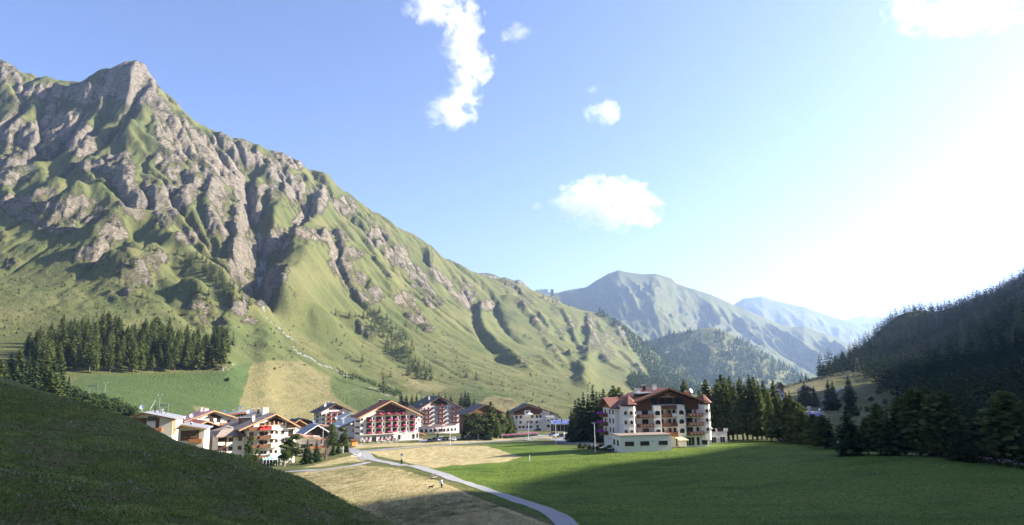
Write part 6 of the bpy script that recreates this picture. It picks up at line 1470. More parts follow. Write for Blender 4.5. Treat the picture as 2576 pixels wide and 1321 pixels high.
ptree(1338,1016,440,'S','lone fir rising above the terrace hotel roof',None,wide=1.5)
# bare bush on the lawn
def bare_bush():
    r = random.Random(4); ch = []
    for k in range(26):
        a = r.uniform(0, 6.28); s = r.uniform(0.15, 0.42); h = r.uniform(0.7, 1.0)
        ch.append([(0, 0, 0, 0.016), (math.cos(a) * s * 0.4, math.sin(a) * s * 0.4, h * 0.45, 0.011), (math.cos(a) * s, math.sin(a) * s, h, 0.004)])
        for q in range(2):
            b = a + r.uniform(-0.8, 0.8); ch.append([(math.cos(a) * s * 0.5, math.sin(a) * s * 0.5, h * 0.55, 0.008), (math.cos(b) * s * 1.1, math.sin(b) * s * 1.1, h * r.uniform(0.8, 1.0), 0.003)])
    me = tube_mesh('bare_bush', ch, 4); me.materials.append(M_DRY); return me
M_DRY, nt_, b_ = mat_new('dry_twigs'); b_.inputs['Base Color'].default_value = (0.23, 0.17, 0.13, 1)
x, y, z = spot(819, 1158, 100); o = link('bare_bush', bare_bush()); o.location = (x, y, z - 0.1); o.scale = (5.5, 5.5, 5.0)
tag(o, 'leafless brown bush with upright twigs on the lawn corner', 'bush')
# hedges and bushes
def bush_at(px, py, s, label, group=None, wide=1.3, Y0=100, name='bush', dark=True):
    x, y, z = spot(px, py, Y0); o = link(name, random.choice(BUSH)); o.location = (x, y, z - 0.15 * s); o.scale = (s * wide, s * wide, s); o.rotation_euler.z = random.uniform(0, 6)
    tag(o, label, 'bush', group); return o
for k in range(26):
    t = k / 25; bush_at(185 + 150 * t + random.uniform(-4, 4), 1000 + 45 * t + random.uniform(-10, 8), random.uniform(4, 6.5), 'dark bush in the hedge along the lower edge of the green hay meadow', 'bushes along the lower edge of the hay meadow', 1.3, 150)
for k in range(9): bush_at(385 + 8 * k, 1056 + 1.5 * k, random.uniform(3, 4.5), 'small dark bush behind the grey roofed house', 'bushes behind the grey roofed house', 1.2, 200)
for k in range(6): bush_at(690 + 9 * k, 1172 - 2 * k, random.uniform(1.6, 2.6), 'low round bush at the foot of the brown roofed hotel', 'low bushes at the foot of the brown roofed hotel', 1.3)
for k in range(10): bush_at(1460 + 12 * k * 0.9, 1127 + k * 0.9, random.uniform(1.2, 2.0), 'garden shrub in the bed left of the white annex', 'shrubs in the bed left of the annex', 1.3)
for k in range(5): bush_at(870 + 8 * k, 1105 - 1 * k, 2.5, 'dark shrub left of the pink flowered hotel garden', 'shrubs left of the hotel garden', 1.3, 200)
for px, py, s in [(573,958,3.2),(553,930,3.0),(577,915,2.6),(690,930,2.4),(703,928,2.4),(710,921,2),(766,920,2),(688,905,2)]:
    bush_at(px, py, s, 'single dark bush on the mown fields under the mountain', 'single bushes on the mown fields', 1.3, 300)
for px, py, s in [(2190,1008,3),(2210,990,3),(2226,1015,3.4),(2243,992,3),(2265,1010,4),(2180,1035,3),(2290,1030,4),(2150,1045,5),(2285,1060,4),(2310,1050,5)]:
    bush_at(px, py, s, 'small dark bush on the shaded clearing of the right hand slope', 'bushes on the shaded clearing', 1.2, 150)
# ------------------------------------------------------------------ roads, paths, car park
def ribbon(name, pts, w, mat, lift=0.06, step=2.0, kind='structure', edge=None, smooth_=3):
    """a sheet of road following the land; pts are picture positions (px, py[, width])"""
    wp = []
    for p in pts:
        x, y, z = spot(p[0], p[1], 60); wp.append((x, y, p[2] if len(p) > 2 else w))
    dense = []
    for i in range(len(wp) - 1):
        p0 = wp[max(0, i - 1)]; p1 = wp[i]; p2 = wp[i + 1]; p3 = wp[min(len(wp) - 1, i + 2)]
        n = max(2, int(math.hypot(p2[0] - p1[0], p2[1] - p1[1]) / step))
        for k in range(n):
            t = k / n; c = [0.5 * (2 * p1[j] + (p2[j] - p0[j]) * t + (2 * p0[j] - 5 * p1[j] + 4 * p2[j] - p3[j]) * t * t + (-p0[j] + 3 * p1[j] - 3 * p2[j] + p3[j]) * t ** 3) for j in range(3)]
            dense.append(c)
    dense.append(list(wp[-1])); n = len(dense); NX = 5
    V = []
    X = np.zeros((n, NX)); Y = np.zeros((n, NX))
    for i, (x, y, ww) in enumerate(dense):
        a = dense[max(0, i - 1)]; b = dense[min(n - 1, i + 1)]; dx, dy = b[0] - a[0], b[1] - a[1]; l = math.hypot(dx, dy) + 1e-9
        j = 0.12 * math.sin(i * 1.7) + 0.1 * math.sin(i * 0.63)
        for q in range(NX): s = (q / (NX - 1) - 0.5) * (ww + j); X[i, q] = x - dy / l * s; Y[i, q] = y + dx / l * s
    Z = surf_z(X, Y) + lift
    me = mesh_np(name, np.stack([X, Y, Z], -1).reshape(-1, 3), grid_quads(n, NX)[:, ::-1], smooth=True)
    o = link(name, me, None, mat); tag(o, kind=kind); return dense
def surf_z(X, Y):
    """the finished ground sheet (with its unevenness)"""
    z = land(X.ravel(), Y.ravel()).reshape(X.shape); nw = 1 - sstep(250, 600, Y)
    return z + nw * 0.35 * fbm(X / 14, Y / 14, 3, 51)
M_ROAD = flat_mat('road_asphalt', (0.20, 0.20, 0.21), 0.9, 0.10, 0.6)
M_PATH, nt_, b_ = mat_new('gravel_path')
p_ = pos(nt_); n_ = noise(nt_, p_, 9.0, 4, 0.7); n2_ = noise(nt_, p_, 0.5, 5, 0.6)
c_ = mix(nt_, ramp(nt_, n2_, [(0.4, 0.0), (0.75, 0.5)]), ramp(nt_, n_, [(0.3, (0.22, 0.215, 0.22)), (0.7, (0.34, 0.335, 0.34))]), (0.20, 0.20, 0.15))
nt_.links.new(c_, b_.inputs['Base Color']); b_.inputs['Roughness'].default_value = 0.95; bump(nt_, b_, n_, 0.4, 0.03)
ribbon('gravel_path', [(1448,1345),(1400,1300),(1330,1268),(1255,1243),(1190,1222),(1120,1198),(1080,1184),(1030,1172),(985,1166),(945,1160),(925,1152)], 3.0, M_PATH, 0.08)
ribbon('side_path', [(925,1164),(880,1173),(820,1181),(770,1185),(718,1188)], 2.6, M_PATH, 0.085)
ribbon('lane', [(928,1158,4.5),(915,1146,5.5),(903,1138,6.5),(895,1134,7)], 5.0, M_PATH, 0.09)
ribbon('road', [(868,1128),(895,1135),(935,1133),(1010,1127),(1090,1121),(1180,1115),(1270,1109),(1340,1105),(1400,1106),(1440,1112),(1490,1122),(1530,1127),(1570,1131)], 6.0, M_ROAD, 0.10)
def sheet(name, pts, mat, lift=0.08, kind='structure', sub=3.0, label=None, cat=None):
    """flat area following the land, outline given in picture positions"""
    wp = [spot(px, py, 60)[:2] for px, py in pts]; xs_ = [p[0] for p in wp]; ys_ = [p[1] for p in wp]
    bm = bmesh.new(); vs = [bm.verts.new((x, y, 0)) for x, y in wp]; bm.faces.new(vs); 
    x0, x1, y0, y1 = min(xs_), max(xs_), min(ys_), max(ys_)
    for ax, a0, a1 in ((0, x0, x1), (1, y0, y1)):
        k = a0 + sub
        while k < a1:
            bmesh.ops.bisect_plane(bm, geom=bm.verts[:] + bm.edges[:] + bm.faces[:], plane_co=(k, k, 0), plane_no=(1, 0, 0) if ax == 0 else (0, 1, 0)); k += sub
    bmesh.ops.triangulate(bm, faces=bm.faces[:])
    X = np.array([v.co.x for v in bm.verts]); Y = np.array([v.co.y for v in bm.verts]); Z = surf_z(X, Y) + lift
    for v, z in zip(bm.verts, Z): v.co.z = z
    bmesh.ops.recalc_face_normals(bm, faces=bm.faces[:])
    me = bpy.data.meshes.new(name); bm.to_mesh(me); bm.free(); o = link(name, me, None, mat); tag(o, label, cat, None, kind); return o
sheet('car_park', [(1385,1097),(1440,1090),(1545,1088),(1545,1098),(1470,1103),(1545,1104),(1545,1112),(1480,1112),(1440,1118),(1400,1112),(1385,1104),(1420,1100)], M_ROAD, 0.12)
sheet('hotel_forecourt', [(1052,1107),(1120,1103),(1240,1099),(1330,1094),(1388,1095),(1388,1098),(1320,1102),(1262,1103),(1180,1102),(1120,1109),(1052,1114)], M_ROAD, 0.14)
ribbon('shaded_road', [(2080,1107),(2130,1110),(2200,1118),(2290,1127),(2380,1139),(2450,1146),(2520,1153),(2620,1160)], 5.0, M_ROAD, 0.12)
ribbon('hill_lane', [(2068,1012),(2085,1000),(2100,990),(2125,977)], 3.0, M_ROAD, 0.6)
# road markings
M_PAINT = flat_mat('road_paint', (0.75, 0.75, 0.74), 0.7)
for a_, b__ in (((1385,1103.5),(1392,1105.5)), ((1000,1127.7),(1010,1127.0))):
    ribbon('road_marking', [a_, b__], 0.22, M_PAINT, 0.13)
ribbon('road_marking', [(1437,1096),(1420,1098.5),(1428,1102),(1450,1106)], 0.3, M_PAINT, 0.16)

# ------------------------------------------------------------------ cars
M_TYRE = flat_mat('tyre_rubber', (0.02, 0.02, 0.02), 0.9)
M_RIM = flat_mat('alloy_rim', (0.42, 0.42, 0.44), 0.35, spec=0.6)
M_CGLASS, nt_, b_ = mat_new('car_glass'); b_.inputs['Base Color'].default_value = (0.015, 0.017, 0.02, 1); b_.inputs['Roughness'].default_value = 0.05; b_.inputs['Specular IOR Level'].default_value = 0.7
M_HEAD = flat_mat('headlight_glass', (0.75, 0.77, 0.8), 0.15, spec=0.8); M_TAIL = flat_mat('tail_light', (0.5, 0.02, 0.02), 0.2, spec=0.6)
def paint(name, c, met=0.0):
    m, nt, b = mat_new(name); b.inputs['Base Color'].default_value = (*c, 1); b.inputs['Roughness'].default_value = 0.3; b.inputs['Metallic'].default_value = met; b.inputs['Coat Weight'].default_value = 0.6; b.inputs['Specular IOR Level'].default_value = 0.5; return m
def loft(rings):
    m = MB(); n = len(rings[0])
    for r in rings: m.v += r
    for i in range(len(rings) - 1):
        for k in range(n): m.f.append((i * n + k, i * n + (k + 1) % n, (i + 1) * n + (k + 1) % n, (i + 1) * n + k))
    m.f.append(tuple(reversed(range(n)))); m.f.append(tuple(range((len(rings) - 1) * n, len(rings) * n))); return m
_cars = {}
def car_parts(kind):
    if kind in _cars: return _cars[kind]
    L, Wd, H, hood, boot, roof0, roof1, belt = dict(hatch=(4.3, 1.8, 1.5, 0.92, 0.95, 1.55, 3.7, 0.95), suv=(4.7, 1.92, 1.72, 1.08, 1.1, 1.6, 4.1, 1.12), coupe=(4.75, 1.9, 1.6, 1.0, 1.1, 1.7, 3.6, 1.05), van=(4.9, 1.95, 1.95, 1.15, 1.2, 1.25, 4.75, 1.15), wagon=(4.7, 1.82, 1.48, 0.9, 0.95, 1.6, 4.2, 0.95))[kind]
    # lower body: sections along its length, x = length, y = width
    rings = []
    for x, zt, wf, zb in ((0.0, belt * 0.66, 0.82, 0.38), (0.12, belt * 0.78, 0.93, 0.26), (0.7, hood * 0.93, 1.0, 0.22), (1.25, hood, 1.0, 0.22), (L * 0.5, belt + 0.02, 1.0, 0.22), (L - 0.8, belt + 0.03, 1.0, 0.22), (L - 0.12, boot * 0.96, 0.94, 0.28), (L, boot * 0.72, 0.86, 0.4)):
        w = Wd / 2 * wf; rings.append([(x, -w * 0.93, zb), (x, w * 0.93, zb), (x, w, zb + 0.22), (x, w, zt - 0.16), (x, w * 0.92, zt), (x, -w * 0.92, zt), (x, -w, zt - 0.16), (x, -w, zb + 0.22)])
    body = loft(rings)
    ws = 1.15 if kind != 'van' else 0.9; we = L - (0.25 if kind in ('suv', 'van', 'wagon', 'hatch') else 0.55)
    g = [];
    for x, z, wf in ((ws, belt - 0.02, 0.9), (roof0, H - 0.06, 0.74), ((roof0 + roof1) / 2, H - 0.02, 0.74), (roof1, H - 0.06, 0.74), (we, belt + 0.0, 0.88)):
        w = Wd / 2 * wf; g.append([(x, -w, min(z, belt - 0.03)) if z < belt + 0.02 else (x, -Wd / 2 * 0.9, belt - 0.03), (x, Wd / 2 * 0.9, belt - 0.03), (x, w, z), (x, -w, z)])
    glass = loft(g)
    top = loft([[(x, -w * Wd / 2, z - 0.035), (x, w * Wd / 2, z - 0.035), (x, w * Wd / 2 * 0.97, z + 0.03), (x, -w * Wd / 2 * 0.97, z + 0.03)] for x, z, w in ((roof0 - 0.05, H - 0.08, 0.76), (roof0 + 0.2, H - 0.02, 0.765), ((roof0 + roof1) / 2, H, 0.765), (roof1 + 0.05, H - 0.06, 0.76))])
    for sgn in (-1, 1):
        for x0, x1, z1 in ((ws + 0.0, roof0, H - 0.06), (roof1, we, None)):
            a_ = (x0, sgn * Wd / 2 * 0.89, belt - 0.02 if z1 else H - 0.06); b__ = (x1, sgn * Wd / 2 * 0.75, H - 0.06 if z1 else belt - 0.02)
            if not z1: a_ = (x0, sgn * Wd / 2 * 0.75, H - 0.06); b__ = (x1, sgn * Wd / 2 * 0.88, belt)
            top.tube(a_, b__, 0.045, 5)
        xm = (roof0 + roof1) / 2; top.tube((xm, sgn * Wd / 2 * 0.90, belt - 0.02), (xm, sgn * Wd / 2 * 0.765, H - 0.04), 0.04, 5)
    wheel = MB(); n = 16; r = 0.34
    for yy in (-0.11, 0.11): wheel.v += [(r * math.cos(6.2832 * i / n), yy, r * math.sin(6.2832 * i / n)) for i in range(n)]
    wheel.f = [(i, (i + 1) % n, n + (i + 1) % n, n + i) for i in range(n)] + [tuple(range(n)), tuple(reversed(range(n, 2 * n)))]
    rim = MB(); 
    for yy in (-0.125, 0.125): rim.v += [(0.21 * math.cos(6.2832 * i / 10), yy, 0.21 * math.sin(6.2832 * i / 10)) for i in range(10)]
    rim.f = [(i, (i + 1) % 10, 10 + (i + 1) % 10, 10 + i) for i in range(10)] + [tuple(range(10)), tuple(reversed(range(10, 20)))]
    hl = MB().box(-0.01, 0.22, -0.22, 0.22, -0.07, 0.07); tl = MB().box(-0.2, 0.015, -0.16, 0.16, -0.09, 0.09); gr = MB().box(-0.02, 0.05, -0.5, 0.5, -0.12, 0.10); mr = MB().box(-0.08, 0.08, -0.1, 0.1, -0.06, 0.08); pl_ = MB().box(-0.01, 0.01, -0.26, 0.26, -0.055, 0.055)
    rs = [m.mesh(nm) for m, nm in ((body, 'body'), (glass, 'windows'), (top, 'roof'), (wheel, 'wheel'), (rim, 'rim'), (hl, 'headlight'), (tl, 'tail_light'), (gr, 'grille'), (mr, 'mirror'), (pl_, 'number_plate'))]
    for me, mt in zip(rs, (None, M_CGLASS, None, M_TYRE, M_RIM, M_HEAD, M_TAIL, M_BLACK, M_BLACK, M_WHITE)):
        if mt: me.materials.append(mt)
    _cars[kind] = (rs, L, Wd, H, belt); return _cars[kind]
def car(px, py, Y, kind, pm, yaw, label, group=None):
    """yaw: heading of the bonnet, degrees from +X anticlockwise"""
    rs, L, Wd, H, belt = car_parts(kind); x, y, _ = P(px, py, Y); z = float(surf_z(np.array([[x]]), np.array([[y]]))[0, 0]) + 0.14
    e = empty('parked_car', (x, y, z), R(yaw) + math.pi); tag(e, label, 'car', group)
    def put(i, nm, loc=(0, 0, 0), par=None, own=None):
        me = rs[i]
        if own is not None: me = me.copy(); me.materials.clear(); me.materials.append(own)
        o = link(nm, me, par or e); o.location = loc; return o
    off = -L / 2
    put(0, 'body', (off, 0, 0), None, pm); put(1, 'windows', (off, 0, 0)); put(2, 'roof', (off, 0, 0), None, pm)
    for xx in (0.85, L - 0.9):
        for sgn in (-1, 1):
            wv = put(3, 'wheel', (off + xx, sgn * (Wd / 2 - 0.09), 0.34)); put(4, 'rim', (0, 0, 0), wv)
    for sgn in (-1, 1):
        put(5, 'headlight', (off + 0.02, sgn * (Wd * 0.33), belt * 0.66), None, M_HEAD); put(6, 'tail_light', (off + L - 0.0, sgn * Wd * 0.35, belt * 0.8)); put(8, 'mirror', (off + 1.45, sgn * (Wd / 2 + 0.06), belt + 0.02))
    put(7, 'grille', (off + 0.0, 0, 0.52)); put(9, 'number_plate', (off - 0.015, 0, 0.36)); return e
PW, PK, PS, PD, PB = paint('white_paint', (0.78, 0.78, 0.8)), paint('black_paint', (0.012, 0.013, 0.02)), paint('silver_paint', (0.42, 0.43, 0.45), 0.6), paint('dark_grey_paint', (0.05, 0.055, 0.06), 0.3), paint('dark_blue_paint', (0.02, 0.04, 0.12), 0.3)
rowy = 1104.5
for px, py, k, pm, yw, lb in ((1080, 1109.3, 'hatch', PD, -95, 'grey hatchback parked first in the row beside the flower hotel'), (1094, 1108.3, 'van', PK, -98, 'dark people carrier parked second beside the flower hotel'), (1108.5, 1107.3, 'van', PW, -98, 'white van parked third in the row, left of the parking sign'), (1123, 1106.6, 'hatch', PW, -95, 'white car parked right behind the parking sign'), (1142, 1105.8, 'hatch', PW, -92, 'white hatchback parked beside the lamp post'),
                             (1174, 1105.3, 'wagon', PD, -70, 'dark grey car behind the timber fence, left end of its group'), (1187, 1104.8, 'wagon', PD, -80, 'dark car squeezed between the grey and the silver car'), (1197, 1104.6, 'hatch', PS, -88, 'silver car with its bonnet towards the meadow'), (1213, 1104.2, 'hatch', PK, -85, 'black car at the right end of the group near the village grove'), (1229, 1096.5, 'hatch', PB, -30, 'dark blue car parked alone under the village grove')):
    car(px, py, 318 if px < 1160 else 330, k, pm, yw, lb, 'cars parked in front of the hotels')
car(1392, 1094.5, 348, 'suv', PK, -155, 'black estate car behind the white one on the car park', 'cars on the car park')
car(1401, 1095.3, 342, 'coupe', PW, -155, 'white car between two black cars on the car park', 'cars on the car park')
car(1413, 1096.0, 338, 'suv', PK, -160, 'black off roader beside the small black sign on the car park', 'cars on the car park')
car(1443.5, 1096.4, 330, 'coupe', PW, 187, 'white crossover coupe parked alone on the open car park', 'cars on the car park')
car(1352, 1081.5, 398, 'hatch', PK, 170, 'dark car roof showing in front of the terrace hotel')
car(1279, 1080, 398, 'suv', PK, -100, 'dark car at the left corner of the terrace hotel, beside the grove')
for px, py, pm, lb in ((2112, 1109.5, PW, 'white car on the shaded road, nearest the larches'), (2146, 1111, PS, 'silver car in the middle of the three on the shaded road'), (2172, 1113, PW, 'pale car on the shaded road, right of the silver one'), (2186,1116,PK,'black car at the right end of those on the shaded road')):
    car(px, py, 197, 'hatch', pm, 170, lb, 'cars on the shaded road')
x, y, z = spot(2125, 943, 200)
v_ = car(2125, 944, y, 'van', PW, 175, 'white van parked at the top of the golden meadow'); v_.location.z = z + 0.2
car(803, 1140, 292, 'hatch', PW, -60, 'white car beside the lawn, behind the leafless bush', None); car(797, 1126, 300, 'hatch', PS, -50, 'pale car parked before the dark cabin', None)

# ------------------------------------------------------------------ street furniture
M_LAMP = flat_mat('lamp_glass', (0.7, 0.7, 0.68), 0.3)
def lamp(px, py, Y, h, label, arm=-1):
    x, y, z = P(px, py, Y); z = gz(x, y); h = h
    e = empty('street_lamp', (x, y, z)); tag(e, label, 'street lamp', 'street lamps along the road')
    MB().cyl(0, 0, 0, h, 0.10, 0.06, 8).build('pole', M_WMETAL, e); MB().box(-0.15, 0.15, -0.15, 0.15, 0, 0.25).build('foot', M_METAL, e)
    MB().tube((0, 0, h - 0.05), (0.25 * arm * -1, 0, h + 0.05), 0.05).build('arm', M_WMETAL, e)
    hd = MB().box(-0.75, 0.35, -0.18, 0.18, h - 0.02, h + 0.14).build('lamp_head', M_METAL, e); MB().box(-0.65, 0.1, -0.14, 0.14, h - 0.06, h - 0.025).build('lamp_glass', M_LAMP, hd); return e
lamp(1497, 1138, 198, 8, 'grey street lamp beside the garden bed of the white annex')
lamp(1398, 1120, 255, 8, 'grey street lamp at the mouth of the car park'); lamp(1329.5, 1110.6, 290, 8, 'grey street lamp near the stones at the road edge')
lamp(1132, 1122.5, 275, 8, 'grey street lamp on the meadow side of the road before the pink hotel'); lamp(1514, 1098, 300, 8, 'grey street lamp behind the car park, before the dark conifers'); lamp(811, 1138, 285, 9, 'tall white lamp in front of the dark cabin')
def sign_board(px, py, Y, w, h, zlo, label, txt='P', legs=2):
    x, y, _ = P(px, py, Y); z = gz(x, y); e = empty('parking_sign', (x, y, z)); tag(e, label, 'sign')
    for q in (-1, 1): MB().box(q * w * 0.38 - 0.05, q * w * 0.38 + 0.05, 0.05, 0.13, -0.3, zlo + 0.1).build('leg', M_WMETAL, e)
    b = MB().box(-w / 2, w / 2, -0.04, 0.04, zlo, zlo + h).build('board', M_BLACK, e)
    MB().box(-w / 2 - 0.08, w / 2 + 0.08, -0.02, 0.02, zlo - 0.1, zlo).build('frame', M_WMETAL, b)
    MB().box(-w / 2 + 0.02, -w / 2 + w * 0.25, -0.055, -0.042, zlo + 0.02, zlo + h - 0.02).build('blue_panel', M_BLUEP, b)
    text_part(b, 'P', -w / 2 + w * 0.13, -0.07, zlo + h * 0.18, h * 0.85, M_WHITE); text_part(b, 'HOTEL', w * 0.12, -0.06, zlo + h * 0.48, h * 0.3, M_WHITE); text_part(b, 'GÄSTE', w * 0.12, -0.06, zlo + h * 0.18, h * 0.25, M_CONC); return e
M_BLUEP = flat_mat('sign_blue', (0.05, 0.09, 0.24), 0.5)
sign_board(1434.5, 1104, 295, 4.4, 1.9, 0.7, 'black parking sign with a white P standing on the open car park'); sign_board(1118, 1108.5, 305, 3.6, 1.6, 0.9, 'black parking sign with a white P in front of the white cars'); 
o = sign_board(1422, 1097.5, 335, 2.2, 2.0, 1.0, 'small dark sign turned sideways beside the black off roader'); o.rotation_euler.z = R(40)
# hotel sign on the meadow
x, y, _ = P(992, 1126, 300); e = empty('meadow_sign', (x, y, gz(x, y))); tag(e, 'white sign on two posts on the yellow meadow in front of the flower hotel', 'sign')
for q in (-0.45, 0.45): MB().box(q - 0.05, q + 0.05, 0, 0.1, -0.2, 3.0).build('leg', M_METAL, e)
b = MB().box(-0.6, 0.6, -0.06, -0.01, 1.2, 3.3).build('board', M_WHITE, e); text_part(b, 'H', 0, -0.075, 2.0, 0.9, M_LETTER)
# dog waste post, bench, marker, boulders, fences
x, y, z = spot(1010, 1176, 60); e = empty('dog_waste_post', (x, y, z)); tag(e, 'green dog waste dispenser with round white sign on a post beside the path', 'post')
MB().cyl(0, 0, 0, 3.2, 0.05).build('pole', M_METAL, e); MB().box(-0.22, 0.22, -0.22, -0.02, 0.9, 1.9).build('bin', flat_mat('green_paint', (0.03, 0.12, 0.06), 0.5), e); MB().prism([(0.38 * math.cos(t * 0.5236), 3.0 + 0.38 * math.sin(t * 0.5236)) for t in range(12)], -0.08, -0.04).build('round_sign', M_WHITE, e)
x, y, z = spot(1093, 1206, 60); e = empty('park_bench', (x, y, z), R(62)); tag(e, 'dark wooden bench facing the gravel path', 'bench')
M_BW = flat_mat('dark_bench_wood', (0.05, 0.032, 0.025), 0.7, 0.2); M_BS = flat_mat('bleached_bench_wood', (0.32, 0.29, 0.26), 0.8, 0.15)
for i in range(3): MB().box(-0.9, 0.9, -0.25 + 0.17 * i, -0.10 + 0.17 * i, 0.43, 0.48).build('slat', M_BS, e)
for i in range(3): MB().prismx([(0.30 + 0.05 * i, 0.58 + 0.17 * i), (0.34 + 0.05 * i, 0.58 + 0.17 * i), (0.385 + 0.05 * i, 0.73 + 0.17 * i), (0.345 + 0.05 * i, 0.73 + 0.17 * i)], -0.9, 0.9).build('back_slat', M_BW, e)
for q in (-0.7, 0.7): MB().box(q - 0.05, q + 0.05, -0.22, 0.28, 0.36, 0.43).box(q - 0.05, q + 0.05, -0.2, -0.1, -0.1, 0.36).box(q - 0.05, q + 0.05, 0.2, 0.3, -0.1, 0.36).prismx([(0.26, 0.3), (0.33, 0.3), (0.47, 1.05), (0.41, 1.05)], q - 0.05, q + 0.05).build('leg', M_BW, e)
x, y, z = spot(1332, 1160, 60); e = MB().cyl(0, 0, -0.2, 1.5, 0.07, 0.07, 8).build('marker_post', M_WMETAL); e.location = (x, y, z); tag(e, 'short white marker post alone on the green meadow', 'post')
def boulder(seed, s):
    r = np.random.default_rng(seed); bm = bmesh.new(); bmesh.ops.create_icosphere(bm, subdivisions=2, radius=1)
    for v in bm.verts: v.co *= 0.75 + 0.5 * r.random(); v.co.z *= 0.7
    me = bpy.data.meshes.new('boulder'); bm.to_mesh(me); bm.free(); me.materials.append(M_BOUL); return me
M_BOUL = flat_mat('grey_boulder', (0.28, 0.26, 0.25), 0.9, 0.25, 2)
BO = [boulder(k, 1) for k in range(4)]
def rocks(pts, s, label, group):
    for px, py in pts:
        x, y, z = spot(px, py, 60); k = s * random.uniform(0.6, 1.3); o = link('boulder', random.choice(BO)); o.location = (x, y, z + 0.1 * k); o.scale = (k, k * 0.9, k); o.rotation_euler.z = random.uniform(0, 6); tag(o, label, 'boulder', group)
rocks([(1308 + 3.2 * i, 1108.2 + 0.1 * i) for i in range(10)], 0.55, 'grey stone in the row at the road edge near the street lamp', 'stones at the road edge')
rocks([(898 + 3.2 * i, 1142 + 2.0 * i) for i in range(8)], 0.6, 'dark boulder in the row beside the lane bend', 'boulders beside the lane')
rocks([(560,905+i) for i in (20,24,28)] + [(566,925),(572,931),(549,929),(585,918)], 1.0, 'pale boulder below the corner of the larch stand', 'boulders below the larch stand')
M_FENCE = flat_mat('weathered_fence_wood', (0.28, 0.25, 0.21), 0.9, 0.2, 4); M_FENCEW = flat_mat('pale_fence_wood', (0.55, 0.53, 0.50), 0.85, 0.1, 3)
def fence(pts, h, label, rails=2, picket=None, mat=None, rail_w=0.06, name='wooden_fence'):
    wp = [P(px, py, Y)[:2] for px, py, Y in pts]; x0, y0 = wp[0]; z0 = gz(x0, y0); e = empty(name, (x0, y0, z0)); tag(e, label, 'fence')
    pm_ = MB().box(-0.06, 0.06, -0.06, 0.06, -0.3, h + 0.1).mesh('post'); pm_.materials.append(mat or M_FENCE)
    pk = MB().box(-0.05, 0.05, -0.02, 0.02, 0.05, h).mesh('picket'); pk.materials.append(mat or M_FENCE)
    for i in range(len(wp) - 1):
        (ax, ay), (bx, by) = wp[i], wp[i + 1]; l = math.hypot(bx - ax, by - ay); n = max(1, int(l / 2.4))
        for k in range(n + (1 if i == len(wp) - 2 else 0)):
            t = k / n; x, y = ax + (bx - ax) * t, ay + (by - ay) * t; o = link('post', pm_, e); o.location = (x - x0, y - y0, gz(x, y) - z0)
        for k in range(n):
            a = (ax + (bx - ax) * k / n, ay + (by - ay) * k / n); b = (ax + (bx - ax) * (k + 1) / n, ay + (by - ay) * (k + 1) / n); za, zb = gz(*a) - z0, gz(*b) - z0
            for q in range(rails): zz = h * (q + 1) / rails - 0.12; MB().tube((a[0] - x0, a[1] - y0, za + zz), (b[0] - x0, b[1] - y0, zb + zz), rail_w, 5).build('rail', mat or M_FENCE, e)
        if picket:
            m = int(l / picket)
            for k in range(m):
                t = (k + 0.5) / m; x, y = ax + (bx - ax) * t, ay + (by - ay) * t; o = link('picket', pk, e); o.location = (x - x0, y - y0, gz(x, y) - z0); o.rotation_euler.z = math.atan2(by - ay, bx - ax)
    return e
fence([(893,1127,300),(912,1122,308),(940,1120,312),(980,1116,320),(1002,1113,326),(1000,1107,345)], 1.1, 'grey picket fence round the garden of the flower hotel', 2, 0.45)
fence([(882,1159,238),(902,1157,240),(907,1153,244)], 1.0, 'pale rail fence at the corner of the lawn beside the lane', 2, None, M_FENCEW, 0.09)
fence([(1148,1102,335),(1165,1101,335),(1180,1098,345)], 1.5, 'dark plank fence left of the parked cars by the grove', 2, 0.35)
fence([(1268,1090,360),(1282,1088,362),(1290,1084,368)], 1.1, 'pale crooked fence below the right end of the grove', 3, None, M_FENCEW, 0.08)
x, y, _ = P(885, 1118, 310); e = empty('garden_hut', (x, y, gz(x, y)), R(30)); tag(e, 'small orange wooden hut with brown roof beside the flower hotel garden', 'hut'); M_ORH = flat_mat('orange_wood', (0.60, 0.27, 0.06), 0.7, 0.1)
MB().box(0, 2.6, 0, 2, -0.5, 2.2).build('walls', M_ORH, e); MB().prismx([(-0.4, 2.0), (2.4, 2.6), (2.4, 2.75), (-0.4, 2.15)], -0.3, 2.9).build('roof', M_WOOD, e)
# garden of the flower hotel: tables, parasols and shrubs
for i, px in enumerate((915, 930, 947, 960, 975)):
    x, y, _ = P(px, 1112, 322 + 2 * i); e = empty('garden_parasol', (x, y, gz(x, y))); tag(e, 'closed white parasol in the garden of the flower hotel', 'parasol', 'white parasols in the hotel garden'); MB().cyl(0, 0, 0, 2.6, 0.04).build('pole', M_METAL, e); MB().cyl(0, 0, 0.9, 2.6, 0.28, 0.05, 8).build('canopy', M_WHITE, e)
for px, Y in ((1092, 0), (1106, 0)):
    x, y, _ = P(px if px == 1092 else 1111, 1092, 400); e = empty('closed_parasol', (x, y, gz(x, y))); tag(e, 'tall closed black parasol on the terrace of the pink hotel', 'parasol', 'black parasols of the pink hotel'); MB().cyl(0, 0, 0, 4.6, 0.06).build('pole', M_METAL, e); MB().cyl(0, 0, 1.7, 4.9, 0.55, 0.05, 8).build('canopy', M_BLACK, e)
for px, py in ((925,1119),(945,1117),(960,1116),(975,1114),(985,1110)): bush_at(px, py, 1.5, 'green garden shrub behind the picket fence', 'shrubs behind the picket fence', 1.2, 200)
